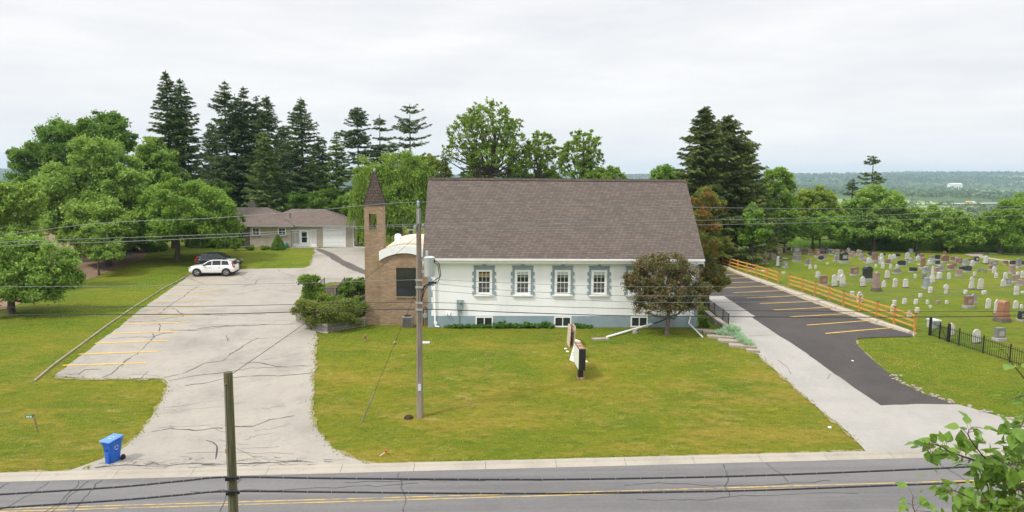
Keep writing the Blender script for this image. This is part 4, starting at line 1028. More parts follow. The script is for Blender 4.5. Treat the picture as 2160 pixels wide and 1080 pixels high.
# ---- tree line behind the cemetery
GR = 'leafy trees along the back of the cemetery'
R_ = [
    ('maple_tree', 1642, 0, 97, [(1640, 395, 40, 42, 0), (1620, 420, 30, 40, 0), (1662, 425, 26, 42, 0), (1640, 455, 40, 36, 0)], 15000, .2, 'maple', .28, 'rounded maple right of the church spruces with dark forked trunk', 101),
    ('ash_tree', 1720, 0, 104, [(1720, 425, 38, 34, 0), (1745, 440, 30, 40, 0), (1695, 440, 24, 40, 0)], 11000, .2, 'lime', .2, 'yellow-green loose tree between the rounded maple and the widest crown', 102),
    ('maple_tree', 1850, 0, 104, [(1850, 430, 52, 40, 0), (1885, 440, 28, 44, 0), (1815, 455, 40, 40, 0), (1855, 480, 60, 36, 0)], 26000, .2, 'ash', .3, 'widest leafy crown of the cemetery tree line, under the lone spruce', 103),
    ('maple_tree', 1735, 0, 101, [(1735, 478, 42, 32, 0), (1700, 485, 32, 28, 0), (1775, 490, 30, 30, 0)], 14000, .19, 'maple', .2, 'low leafy tree under the yellow-green loose tree', 104),
    ('maple_tree', 1940, 0, 103, [(1925, 470, 34, 34, 0), (1955, 462, 32, 32, 0), (1940, 495, 44, 26, 0)], 14000, .2, 'ash', .25, 'leafy tree right of the widest crown with a lower dome', 105),
    ('maple_tree', 2010, 0, 102, [(2005, 470, 36, 30, 0), (2030, 480, 34, 34, 0), (1985, 490, 30, 30, 0), (2025, 505, 44, 20, 0)], 15000, .2, 'ash', .25, 'dome-shaped tree in front of the far brown field', 106),
    ('maple_tree', 2120, 0, 101, [(2125, 460, 40, 34, 0), (2160, 450, 44, 40, 0), (2095, 482, 36, 34, 0), (2140, 500, 60, 26, 0), (2210, 460, 50, 44, 0)], 24000, .2, 'maple', .3, 'large leafy tree cut by the right edge of the picture', 107),
    ('maple_tree', 1592, 0, 84, [(1588, 470, 26, 40, 0), (1605, 490, 24, 36, 0), (1575, 500, 22, 26, 0)], 10000, .17, 'maple', .16, 'narrow light tree right against the church spruces', 108),
    ('maple_tree', 1660, 0, 100, [(1655, 495, 32, 28, 0), (1625, 500, 24, 24, 0)], 8000, .19, 'dark', .2, 'dark low tree at the foot of the rounded maple', 109),
    ('maple_tree', 1800, 0, 106, [(1800, 500, 40, 28, 0), (1880, 500, 50, 26, 2)], 11000, .2, 'dark', .2, 'dark undergrowth tree below the widest crown', 110),
    ('maple_tree', 1985, 0, 107, [(1975, 508, 40, 20, 0), (2065, 505, 40, 24, 0)], 9000, .2, 'dark', .2, 'dark undergrowth tree behind the dome-shaped tree', 111),
    ('maple_tree', 2060, 0, 106, [(2062, 485, 26, 34, 0)], 6000, .2, 'ash', .2, 'small leafy tree filling the gap left of the edge tree', 112),
]
for nm, u, v, D, E, n, s, lm, tr, lab, sd in R_:
    leafy(nm, u, v, D, E, n, s, lm, tr, lab, GR, sd)
# rough grass along the foot of the tree line
rng = np.random.default_rng(8); C = []
for k in range(26000):
    u = rng.uniform(1590, 2330); a = np.interp(u, [1590, 1750, 1900, 2050, 2330], [523.5, 523.5, 525.5, 530, 541])
    D0 = F * HC / (a - 375 - .0083 * (u - 1080)); D = D0 + rng.uniform(-.6, 8.5)
    p = dep(u, 420, D); C.append((p[0], p[1], float(zg(p[0], p[1])) + rng.uniform(.1, .75)))
C = np.array(C)
tag(leafobj('tall_grass', leaves(C, .34 * rng.uniform(.6, 1.3, len(C)), rng, .1, .22, np.tile([0, 0, 1.], (len(C), 1))), LM['tallgrass'], None), kind='stuff')

# ---- crab apple in front of the church, browning pine beside it
leafy('crabapple_tree', 1407, 705, float(np.dot(pt(1407, 705) - CAM, HF)), [(1400, 605, 62, 50, 0), (1360, 610, 44, 44, 0), (1440, 595, 44, 48, 0), (1345, 590, 32, 26, 0), (1460, 625, 36, 32, 0), (1400, 560, 66, 30, 0), (1390, 640, 60, 22, 0), (1480, 610, 24, 24, 0), (1405, 650, 70, 26, 0)], 14500, .105, 'crab', .17, 'bronze-leaved crab apple tree in front of the right end of the church', None, 121, bark='barkgrey', dens=2.2, sub=(.16, .30), inner=.12, nlimb=40, fork=.22, fuzz=.9, aspect=.5, low=-.4)
leafy('pine_tree', 1500, 0, 57, [(1492, 425, 38, 32, 0), (1480, 470, 34, 40, 0), (1500, 510, 40, 40, 0), (1490, 555, 40, 44, 0), (1515, 590, 24, 32, -1), (1490, 600, 34, 30, 0)], 26000, .14, 'pine', .22, 'bushy pine with a browning patch beside the church gable', None, 122, sub=(.2, .34), fuzz=.4, aspect=.22, dens=1.5)

# ---- shrubs and small plants
def shrub(name, u, v, hw, hh, n, size, lm, label, group=None, seed=1, D=None, up=.25, aspect=.5, cat='shrub', dens=1.0, sub=(.24, .4), E=None):
    p = pt(u, v); D = float(np.dot(p - CAM, HF)); s = D / F
    rng = np.random.default_rng(seed); T = empty(name, p, 0, label, cat, group)
    ells = E or [(0, 0, hh * s, hw * s, hw * s * .9, hh * s)]
    V, cl = crown(rng, ells, n, size, inner=.3, up=up, aspect=aspect, dens=dens, sub=sub, low=-.8)
    V[:, 2] = np.maximum(V[:, 2], -.05)
    leafobj('foliage', V, LM[lm], T)
    wood(rng, .05, hh * s * 1.2, cl, 8, .1).build('stem', K['bark'], T)
    return T
GB = 'shrubs in the bed beside the bell tower'
shrub('shrub', 657, 655, 28, 41, 9500, .085, 'shrub', 'rounded bright green shrub at the back left of the tower bed', GB, 131)
shrub('juniper_shrub', 655, 696, 36, 39, 10000, .08, 'juniper', 'sprawling juniper spilling over the left corner of the block wall', GB, 132, aspect=.3)
shrub('juniper_shrub', 702, 697, 44, 39, 11000, .08, 'juniper', 'sprawling juniper in the middle of the block wall bed', GB, 133, aspect=.3)
shrub('juniper_shrub', 738, 687, 34, 32, 7000, .08, 'juniper', 'dark low juniper right of the sprawling ones', GB, 134, aspect=.3)
shrub('shrub', 760, 679, 18, 27, 4000, .08, 'shrub', 'leafy light green shrub touching the bell tower wall', GB, 135)
pS = pt(761, 632); 
leafy('small_tree', 761, 634, float(np.dot(pS - CAM, HF)), [(748, 603, 28, 20, 0), (766, 602, 20, 18, 0), (728, 618, 16, 24, 0), (750, 612, 26, 18, .5)], 9000, .085, 'shrub', .10, 'small umbrella-shaped tree leaning against the bell tower', GB, 136, cat='tree', nlimb=10)
shrub('juniper_shrub', 690, 660, 30, 22, 5000, .085, 'juniper', 'thin juniper against the railings in the tower bed', GB, 137, aspect=.3)
shrub('shrub', 716, 662, 24, 24, 5500, .085, 'shrub', 'loose green shrub in front of the railings in the tower bed', GB, 138)
T = shrub('clipped_evergreen', 587, 527, 16, 13, 200, .1, 'shrub', 'clipped cone-shaped evergreen in front of the bungalow', None, 138)
ch = [c for c in T.children if c.name.startswith('foliage')][0]
rng = np.random.default_rng(9); n = 7000; t = rng.random(n) ** .8; az = rng.uniform(0, 6.283, n); rad = 1.0 * (1 - t) ** .75 * (.9 + .12 * rng.random(n)) * np.minimum(1, t * 5 + .75)
Cc = np.stack([rad * np.cos(az), rad * np.sin(az), t * 1.95], 1)
ch.data = np_mesh('foliage', leaves(Cc, .085, rng, .3, .5), np.arange(4 * n).reshape(-1, 4)); ch.data.materials.append(LM['dark'])
for i, (u, v, hw, hh, n, lab) in enumerate([(498, 529, 16, 14, 2600, 'round dark shrub at the left end of the bungalow under the maple'), (530, 528, 11, 5, 900, 'low green plant below the left bungalow window'), (558, 527, 10, 4, 800, 'low green plant between the bungalow window and the clipped cone'), (755, 516, 13, 18, 2400, 'shrub at the right corner of the garage')]):
    shrub('shrub', u, v, hw, hh, n, .11, 'shrub' if i else 'dark', lab, 'shrubs around the bungalow', 140 + i)
shrub('shrub', 1484, 690, 15, 13, 3200, .06, 'shrub', 'green shrub in the sunken corner beside the church', None, 150)
shrub('shrub', 1483, 662, 11, 8, 1300, .06, 'lime', 'yellow-green shrub above the sunken corner beside the church', None, 151)
# weeds growing along the church wall
GW = 'weeds along the front wall of the church'
WD = [(944, 5), (957, 6), (970, 7), (985, 7), (1000, 6), (1015, 6), (1030, 5), (1046, 10), (1060, 13), (1072, 8), (1085, 9), (1097, 7), (1110, 10), (1124, 9), (1135, 9), (1149, 13), (1161, 9), (1216, 8), (1228, 7), (1242, 5)]
for i, (u, h) in enumerate(WD):
    nth = ['first', 'second', 'third', 'fourth', 'fifth', 'sixth', 'seventh', 'eighth', 'ninth', 'tenth', 'eleventh', 'twelfth', 'thirteenth', 'fourteenth', 'fifteenth', 'sixteenth', 'seventeenth', 'eighteenth', 'nineteenth', 'twentieth'][i]
    shrub('weed_plant', u, 692, 9, h * .62, 420, .07, 'weeds', f'green leafy weed at the church wall, {nth} clump from the left', GW, 160 + i, cat='weed')
def tuft(name, u, v, r, h, n, lm, label, cat, group, seed, w=.16):
    p = pt(u, v); rng = np.random.default_rng(seed); T = empty(name, p, 0, label, cat, group)
    az = rng.uniform(0, 6.283, n); q = rng.random(n) ** .5; d = np.stack([np.cos(az) * q * .8, np.sin(az) * q * .8, np.ones(n)], 1)
    C = np.stack([np.cos(az) * q * r, np.sin(az) * q * r, np.full(n, h * .5) * (1.1 - .5 * q)], 1)
    leafobj('blades', leaves(C, h * .5 * rng.uniform(.7, 1.2, n), rng, .1, w * .5, d), LM[lm], T); return T
for i, (u, v, r, h) in enumerate([(1524, 709, .45, .55), (1543, 706, .5, .8), (1553, 713, .4, .5), (1562, 719, .4, .5), (1570, 725, .4, .5), (1578, 731, .35, .45)]):
    tuft('blue_oat_grass', u, v, r, h, 420, 'oat', f"blue-green grass tuft on the stone steps, {['first', 'second', 'third', 'fourth', 'fifth', 'sixth'][i]} from the church", 'grass tuft', 'blue grass tufts by the concrete drive', 190 + i)
# weedy fringe along the lot edge and scruffy lawn edge
rng = np.random.default_rng(77); C = []
fr_ = [(115, 792), (200, 722), (255, 680), (300, 645), (345, 612), (390, 586)]
L = dense([pt(*q)[:2] for q in fr_], .05)
for q in L:
    if rng.random() < .3:
        for k in range(rng.integers(1, 4)): C.append((q[0] - .12 + rng.normal() * .12, q[1] + rng.normal() * .1, float(zg(*q)) + .05 + rng.random() * .12))
for px in ([(775, 979), (750, 971), (700, 946), (668, 905), (657, 880), (656, 855), (662, 830), (657, 800), (664, 775), (661, 745), (667, 702)], [(238, 962), (300, 910), (340, 850), (354, 815), (346, 800), (200, 801), (113, 797)], [(1815, 938), (1770, 897), (1700, 838), (1640, 785), (1590, 742)], [(1806, 716), (1850, 769), (1900, 809), (1960, 837)], [(665, 532), (655, 560), (640, 566), (505, 568)]):
    for q in dense([pt(*s)[:2] for s in px], .05):
        if rng.random() < .5:
            o = rng.normal(size=2) * .12; x, y = q + o; C.append((x, y, float(zg(x, y)) + .03 + rng.random() * .06))
for k in range(300):
    u = rng.uniform(0, 1820); 
    if 190 < u < 790: continue
    x = float(onz(u, 998 - .027 * u, -1.73)[0]); y = curbline(x) + .13 + abs(rng.normal()) * .1; C.append((x, y, float(zg(x, y)) + .04 + rng.random() * .05))
C = np.array(C)
tag(leafobj('edge_weeds', leaves(C, .065, rng, .2, .4), LM['edge'], None), kind='stuff')

# short mown blades over the nearer lawns (too many to count)
rng = np.random.default_rng(12)
def in_poly(P, x, y):
    P = np.array([q[:2] for q in P]); r = np.zeros(len(x), bool); j = len(P) - 1
    for i in range(len(P)):
        c_ = ((P[i, 1] > y) != (P[j, 1] > y)) & (x < (P[j, 0] - P[i, 0]) * (y - P[i, 1]) / (P[j, 1] - P[i, 1] + 1e-12) + P[i, 0]); r ^= c_; j = i
    return r
def blades(name, poly, n, h, m, seed, holes=()):
    r = np.random.default_rng(seed); P = np.array([q[:2] for q in poly]); lo, hi = P.min(0), P.max(0)
    x = r.uniform(lo[0], hi[0], n * 3); y = r.uniform(lo[1], hi[1], n * 3); k = in_poly(poly, x, y)
    for hpoly in holes: k &= ~in_poly(hpoly, x, y)
    x, y = x[k][:n], y[k][:n]
    C = np.stack([x, y, zg(x, y) + h * .35], 1)
    D = np.tile([0, 0, 1.], (len(C), 1)) + r.normal(size=(len(C), 3)) * .35
    return tag(leafobj(name, leaves(C, h * r.uniform(.5, 1.3, len(C)), r, .1, .28, D), m, None), kind='stuff')
FL = [low(-4.6)] + P_([(722, 958), (672, 905), (662, 855), (662, 800), (668, 745), (672, 705), (772, 690), (905, 695), (1480, 695), (1500, 708), (1590, 745), (1700, 840), (1812, 940)]) + [low(17.2)]
LL = [low(-24), low(-17.6)] + P_([(232, 962), (300, 905), (345, 835), (345, 803), (110, 800), (255, 678), (385, 585), (330, 570), (120, 640), (0, 690)]) + [pt(-120, 760)[:2]]
RL_ = P_([(1815, 718), (1930, 712), (2200, 800), (2260, 900), (2060, 862), (1960, 834), (1850, 766)])
LM['blade'] = leafmat('mown_blades', (0.14, 0.215, 0.011), (0.24, 0.26, 0.016), (0.34, 0.26, 0.065), trans=.45, vscale=.5, rnd=.5, c3lo=.56, gain=1.7)
blades('front_lawn_grass', FL, 14000, .055, LM['blade'], 1)
blades('left_lawn_grass', LL, 12000, .055, LM['blade'], 2)
blades('right_lawn_grass', RL_, 5000, .055, LM['blade'], 3)
# ---------------------------------------------------------------- poles and wires
pb = pt(886, 880); PD = float(np.dot(pb - CAM, HF))
UP = empty('utility_pole', pb, 0, 'weathered wooden utility pole with grey transformer on the front lawn', 'utility pole')
PH = 10.42
MB().tube([(0, 0, -.6), (0, 0, 3), (0, 0, 7), (0.0, 0, PH)], [.175, .155, .135, .115], 14).build('pole', K['pole'], UP, smooth=True)
zp = lambda v: dep(880, v, PD)[2] - pb[2]
MB().lathe([(.02, 0), (.03, .05), (.08, .08), (.035, .11), (.085, .15), (.04, .18), (.085, .22), (.04, .25), (.07, .29), (.025, .33), (.03, .38)], (-.02, 0, PH + .02), 12).build('insulator', mat('grey_porcelain', (.36, .42, .46), None, 4, .2, spec=.6), UP, smooth=True)
MB().box(-.045, .045, -.17, -.115, PH - .75, PH - .05).build('bracket', K['greybox'], UP)
TXR = (.51, -.05)
zt0 = zp(582.5)
tr_ = MB().lathe([(.0, 0), (.245, .0), (.26, .03), (.26, .88), (.272, .90), (.272, .94), (.17, .98), (0, .99)], (TXR[0], TXR[1], zt0), 24).build('transformer', mat('pale_grey_tank', (.50, .54, .55), (.46, .5, .51), 3, .4), UP, smooth=True)
MB().lathe([(.07, 0), (.07, .26), (.05, .3), (0, .31)], (TXR[0] - .12, TXR[1], zt0 + .96), 12).build('bushing', K['alu'], tr_, smooth=True)
MB().box(.1, .3, -.06, .06, zt0 + .16, zt0 + .28).build('hanger', K['alu'], tr_)
MB().box(.1, .3, -.06, .06, zt0 + .74, zt0 + .86).build('hanger', K['alu'], tr_)
for x_ in (.22, .30): MB().lathe([(.035, 0), (.05, .05), (.02, .14), (0, .15)], (TXR[0] + x_ - .05, TXR[1] - .1, zt0 + .72), 8).build('terminal', K['black'], tr_)
lead = MB()
zt_ = zt0 - .12
lead.tube([(TXR[0] + .3, -.15, zt_ + .9), (TXR[0] + .48, -.15, zt_ + .75), (TXR[0] + .55, -.1, zt_ + .2), (TXR[0] + .42, -.1, zt_ - .15), (.5, -.1, zt_ - .22), (.25, -.1, zt_ - .35), (.15, -.1, zt_ - .9), (.13, 0, zt_ - 1.2)], .022, 6)
lead.tube([(TXR[0] + .2, -.15, zt_ + .86), (TXR[0] + .42, -.2, zt_ + .7), (TXR[0] + .5, -.15, zt_ + .1), (.6, -.12, zt_ - .18), (.3, -.12, zt_ - .5), (.12, -.1, zt_ - 1.1)], .02, 6)
lead.box(.45, .85, -.16, -.06, zt_ - .24, zt_ - .14).tube([(.12, -.05, zt_ - .6), (.35, -.08, zt_ - .3), (.75, -.1, zt_ - .3)], .03, 6)
lead.build('cable_loop', K['cable'], UP)
MB().box(-.55, -.05, -.03, .03, zp(486), zp(486) + .05).lathe([(.0, 0), (.075, 0), (.075, .13), (0, .13)], (-.16, -.14, zp(480)), 10).lathe([(.0, 0), (.075, 0), (.075, .13), (0, .13)], (.2, -.05, zp(477)), 10).box(-.2, .25, -.04, .04, zp(484), zp(484) + .08).build('crossarm', K['alu'], UP)
for v_ in (590, 638, 652, 605): MB().box(-.17, .17, -.17, -.11, zp(v_) - .05, zp(v_) + .05).build('clamp', K['alu'], UP)
MB().box(-.07, .07, -.185, -.16, zp(822), zp(808)).build('number_plate', mat('aluminium_plate', (.62, .65, .7), None, 4, .5), UP)
MB().tube([(-.05, -.16, 0), (-.05, -.14, 6), (-.05, -.12, PH - .3)], .02, 5).build('ground_wire', K['pole'], UP)

def wire_pts(ctrl, plane=None, D=None):
    """3-D points of a span hanging in the vertical plane of the pole line"""
    return [ony(u, v, pb[1] + .04 * 0 + 0.0) if plane is None else ony(u, v, plane) for u, v in ctrl]
def smooth_line(P, k=10):
    P = np.array(P); n = len(P); t = np.arange(n); out = []
    for i in range(n - 1):
        p0, p1, p2, p3 = P[max(i - 1, 0)], P[i], P[i + 1], P[min(i + 2, n - 1)]
        for j in range(k):
            s = j / k; out.append(.5 * ((2 * p1) + (-p0 + p2) * s + (2 * p0 - 5 * p1 + 4 * p2 - p3) * s * s + (-p0 + 3 * p1 - 3 * p2 + p3) * s ** 3))
    out.append(P[-1]); return out
def wire(label, ctrl, r, m='wire', y=None, name='overhead_wire', group='overhead wires across the church front', cat='wire'):
    P = smooth_line([ony(u, v, y or pb[1]) for u, v in ctrl])
    return tag(MB().tube(P, r, 5).build(name, K[m], smooth=True), label, cat, group)
wire('topmost thin wire carried by the insulator on the lawn pole', [(-620, 572), (-300, 537), (0, 497), (210, 471), (440, 460.5), (640, 446), (876, 426.5), (1180, 432), (1480, 437.5), (1760, 440), (2160, 435), (2500, 425), (2900, 402)], .012)
wire('thin wire just below the topmost one, upper of the close pair at the pole crossarm', [(-620, 556), (-300, 533), (0, 511), (300, 500), (520, 492), (700, 482), (878, 473), (1180, 472), (1470, 465), (1750, 458), (2160, 440), (2500, 421), (2900, 392)], .012)
wire('thin wire just below the topmost one, lower of the close pair at the pole crossarm', [(-620, 568), (-300, 545), (0, 519), (300, 508), (520, 497.5), (700, 486), (878, 477.5), (1180, 480), (1475, 474.5), (1750, 468.5), (2160, 454), (2500, 437), (2900, 410)], .012)
wire('single thin wire reaching the pole level with the hall window', [(-620, 612), (-300, 609), (0, 605), (300, 603), (640, 597), (880, 590)], .011)
wire('thin service wire leaving the transformer side, highest across the white church wall', [(928, 590), (1100, 598), (1300, 604), (1500, 604.5), (1800, 597), (2160, 580), (2600, 552)], .010)
wire('thin service wire crossing the church windows, second highest on the white wall', [(907, 597), (1000, 606), (1090, 613.5), (1300, 623), (1500, 624), (1750, 620.5), (1940, 614), (2160, 601), (2600, 570)], .012)
wire('thin service wire crossing just below the church windows', [(907, 612), (1000, 619.5), (1090, 626), (1300, 636), (1500, 638), (1720, 634), (1940, 626.5), (2160, 613), (2600, 583)], .012)
wire('thin dark wire above the thickest lower cable', [(-620, 652), (-300, 650), (0, 648), (430, 646), (640, 641.5), (880, 637.5), (1100, 645), (1300, 650.5), (1500, 654.5), (1720, 656.5), (1940, 657.5), (2160, 656), (2600, 648)], .013, 'cable')
wire('thick dark cable, lowest of the wires on the lawn pole', [(-620, 668), (-300, 666.5), (0, 664), (430, 662.5), (640, 657.5), (880, 652), (1100, 659.5), (1300, 665.5), (1500, 667.5), (1720, 668.8), (1940, 668.5), (2160, 666), (2600, 656)], .022, 'cable')
# down guy with wooden guard
ga = pt(763, 891)
GW_ = empty('guy_wire', ga, 0, 'slanting guy wire with a weathered rod guard anchored left of the lawn pole', 'guy wire')
gt_ = np.array([pb[0] - .1, pb[1], pb[2] + zp(612)]) - ga
MB().tube([(0, 0, 0), tuple(gt_)], .010, 5).build('wire', K['cable'], GW_)
def on_guy(t): return tuple(gt_ * t)
MB().tube([on_guy(-.02), on_guy(.235)], .035, 8).build('rod_guard', K['pole'], GW_)
MB().lathe([(.02, -.09), (.07, -.05), (.07, .06), (.02, .1)], on_guy(.60), 8).build('strain_insulator', K['rust'], GW_)
# foreground pole with heavy cables
NPD = 17.8
q0 = dep(481, 785, NPD); qb = np.array([q0[0], q0[1], -1.75])
NP = empty('foreground_pole', qb, 0, 'mossy cut-off wooden pole in the foreground with black cables', 'utility pole')
NH = q0[2] - qb[2]
MB().tube([(0, 0, -.5), (0, 0, 3), (0, 0, NH - .02), (0, 0, NH)], [.14, .128, .112, .104], 16).build('pole', K['mosspole'], NP, smooth=True)
zn = lambda v: dep(481, v, NPD)[2] - qb[2]
for v_ in (808, 985, 1002): MB().lathe([(.0, 0), (.03, 0), (.03, .02), (.012, .025), (.012, .05), (0, .05)], n=8, M=Matrix.Translation((-.04, -.108, zn(v_))) @ Matrix.Rotation(math.pi / 2, 4, 'X')).build('bolt', K['rust'], NP)
MB().tube([(-.05, -.118, zn(812)), (-.06, -.12, zn(850)), (-.05, -.122, zn(900)), (-.055, -.124, zn(1080)), (-.05, -.13, 1)], .012, 5).build('ground_wire', K['alu'], NP)
MB().box(-.10, -.05, -.135, -.11, zn(953), zn(943)).build('tag', K['rust'], NP)
for v_ in (1006.5, 1036.5): MB().box(-.13, .13, -.16, -.105, zn(v_) - .04, zn(v_) + .04).lathe([(0, -.03), (.05, -.02), (.05, .02), (0, .03)], (.2, -.16, zn(v_) + .03), 8).build('cable_clamp', K['black'], NP)
yn = q0[1] - .17
def heavy(label, ctrl, s):
    P = smooth_line([ony(u, v, yn) for u, v in ctrl], 14); r = np.random.default_rng(s)
    o = MB().tube(P, .026, 8).build('heavy_cable', K['cable'], smooth=True)
    tag(o, label, 'cable', 'heavy black cables in the foreground')
    mm = MB(); P2 = []
    for i, p in enumerate(P): a = i * 1.1; P2.append((p[0], p[1] + .03 * math.cos(a), p[2] + .006 + .030 * math.sin(a)))
    for i in range(0, len(P), 3): mm.lathe([(.031, -.008), (.031, .008)], n=8, M=Matrix.Translation(P[i]) @ Matrix.Rotation(math.pi / 2, 4, 'Y'))
    mm.build('lashing', K['wire'], o)
heavy('upper heavy black cable clamped to the foreground pole', [(-500, 1070), (-240, 1059), (0, 1043), (240, 1028), (380, 1015), (481, 1006.5), (700, 1009), (950, 1011), (1160, 1011.5), (1400, 1008), (1600, 1003), (1850, 993.5), (2100, 981), (2500, 950)], 1)
heavy('lower heavy black cable clamped to the foreground pole', [(-500, 1120), (-240, 1097), (0, 1072), (240, 1056), (380, 1044), (481, 1036.5), (700, 1038), (950, 1040.5), (1170, 1041), (1400, 1038), (1600, 1034), (1850, 1025), (2100, 1014), (2500, 985)], 2)
sg = np.array([pb[0], pb[1], pb[2] + zp(495)]); se = np.array([q0[0], q0[1], q0[2] - .12])
tag(MB().tube(smooth_line([sg, (sg * .75 + se * .25) + [0, 0, -.12], (sg + se) / 2 + [0, 0, -.16], (sg * .25 + se * .75) + [0, 0, -.12], se]), .008, 5).build('span_wire', K['cable']), 'long diagonal span wire from the lawn pole down to the foreground pole', 'wire')

# ---------------------------------------------------------------- fences
def rail_fence(label, base_px, v0=None):
    P = [pt(*b) for b in base_px]
    T = empty('rail_fence', P[0], 0, label, 'fence', 'new cedar rail fence beside the asphalt lot')
    O = P[0]
    for i, p in enumerate(P):
        d = P[min(i + 1, len(P) - 1)] - P[max(i - 1, 0)]; a = math.atan2(d[1], d[0]); q = p - O
        po_ = MB().box(-.07, .07, -.07, .07, -.3, 1.32, a, q, 0).build('post', K['cedarpost'], T, bevel=.008)
        MB().box(-.085, .085, -.085, .085, 1.322, 1.35, a, q).build('cap', K['black'], po_)
    for a_, b_ in zip(P[:-1], P[1:]):
        d = b_ - a_; L = np.linalg.norm(d[:2]); a = math.atan2(d[1], d[0]); n = np.array([math.sin(a), -math.cos(a), 0])
        for h in (.36, .74, 1.12):
            A_, B_ = a_ - O + n * .0, b_ - O + n * .0
            dd = (B_ - A_) / np.linalg.norm(B_ - A_)
            M_ = Matrix.Translation(Vector(A_ + [0, 0, h])) @ Vector((dd[0], dd[1], dd[2])).to_track_quat('X', 'Z').to_matrix().to_4x4()
            MB().box(.075, L - .075, -.025, .025, -.065, .065, M=M_).build('rail', K['cedar'], T, bevel=.006)
rail_fence('far run of the cedar rail fence, under the spruces to the gap', [(1524, 560), (1539, 565.5), (1555.8, 571), (1574.6, 576.6), (1595.7, 582.5), (1618, 590), (1641, 598.3)])
rail_fence('long near run of the cedar rail fence, from the gap towards the road', [(1665, 606.4), (1692.5, 615), (1719, 624.5), (1748.5, 634.8), (1779, 646.5), (1812.4, 658.5), (1849, 671.5), (1886, 684), (1929, 699.8)])
sp9 = pt(1929, 712)
tag(MB().box(-.03, .03, -.015, .015, -.1, .65, .3).build('survey_stake', K['cedar'], loc=sp9), 'thin pale wooden stake at the near end of the cedar rail fence', 'stake')
# rough concrete wheel stops along the asphalt
SG = 'concrete wheel stops along the asphalt lot'
stops = list(zip(stone_px[:-1], stone_px[1:]))
ordn = ['first', 'second', 'third', 'fourth', 'fifth', 'sixth', 'seventh', 'eighth', 'ninth', 'tenth', 'eleventh', 'twelfth', 'thirteenth']
for i, (a, b) in enumerate(stops):
    A, B = pt(*a), pt(*b); d = B - A; L = np.linalg.norm(d[:2]); ang = math.atan2(d[1], d[0]); m_ = (A + B) / 2
    r_ = random.Random(i)
    o = MB().prism([(-.17, 0), (.17, 0), (.14, .16), (.08, .22), (-.08, .22), (-.14, .16)], -L / 2 + .06, L / 2 - .06, 'x').build('wheel_stop', K['kerbstone'], loc=(m_[0], m_[1], m_[2] - .01), rz=ang + r_.uniform(-.03, .03), bevel=.03)
    tag(o, f'rough concrete wheel stop beside the cedar fence, {ordn[i]} from the far end', 'wheel stop', SG)
# black iron cemetery fence with gate
def iron_fence():
    posts = [(1961, 707), (1981, 714.5), (2000, 721), (2022, 729), (2073, 745), (2129.5, 764), (2192, 786), (2262, 812)]
    P = [pt(*q) for q in posts]; O = P[2]
    T = empty('iron_fence', O, 0, 'black iron picket fence at the cemetery corner', 'fence')
    for i, p in enumerate(P[2:]):
        q = p - O; r = .075 if i == 0 else .035
        MB().box(-r, r, -r, r, -.2, 1.2 if i == 0 else 1.12, -.3, q).lathe([(r * 1.1, 0), (r * 1.1, .03), (0, .07)], (q[0], q[1], q[2] + (1.2 if i == 0 else 1.12)), 8).build('post', K['black'], T)
    pk = 0
    for a, b in zip(P[2:-1], P[3:]):
        A, B = a - O, b - O; m = MB()
        for h in (.12, .90): m.tube([A + [0, 0, h], B + [0, 0, h]], .022, 4)
        m.build('rail', K['black'], T)
        k = max(2, int(np.linalg.norm(B - A) / .125))
        for j in range(1, k):
            q = A + (B - A) * j / k
            if pk < 99:
                MB().box(-.010, .010, -.010, .010, .03, 1.0, 0, q).add([(q[0] - .012, q[1] - .012, q[2] + 1), (q[0] + .012, q[1] - .012, q[2] + 1), (q[0] + .012, q[1] + .012, q[2] + 1), (q[0] - .012, q[1] + .012, q[2] + 1), (q[0], q[1], q[2] + 1.06)], [(0, 1, 4), (1, 2, 4), (2, 3, 4), (3, 0, 4)]).build('picket', K['black'], T)
            else:
                extra.box(-.010, .010, -.010, .010, .03, 1.04, 0, q)
            pk += 1
    o = extra.build('pickets_beyond', K['black'], T); o['kind'] = 'stuff'
    G = empty('iron_gate', P[0], 0, 'black iron double gate with diagonal braces at the fence corner', 'gate'); O = P[0]
    MB().box(-.075, .075, -.075, .075, -.2, 1.22, -.3, (0, 0, 0)).lathe([(.085, 0), (.085, .03), (0, .07)], (0, 0, 1.22), 8).build('post', K['black'], G)
    MB().box(-.04, .04, -.04, .04, -.2, 1.12, -.3, P[1] - O).build('post', K['black'], G)
    for (a, b, up) in ((P[0], P[1], 1), (P[1], P[2], 0)):
        A, B = a - O, b - O; B = A + (B - A) * (.95 if up else .9); A = A + (B - A) * .08
        m = MB()
        for h in (.10, .86): m.tube([A + [0, 0, h], B + [0, 0, h]], .022, 4)
        for e in (A, B): m.tube([e + [0, 0, .06], e + [0, 0, .98]], .022, 4)
        m.tube([A + [0, 0, .1 if up else .86], B + [0, 0, .86 if up else .1]], .018, 4)
        k = 9
        for j in range(1, k): m.tube([A + (B - A) * j / k + [0, 0, .05], A + (B - A) * j / k + [0, 0, .98]], .010, 4)
        m.build('gate_leaf', K['black'], G)
extra = MB(); iron_fence()
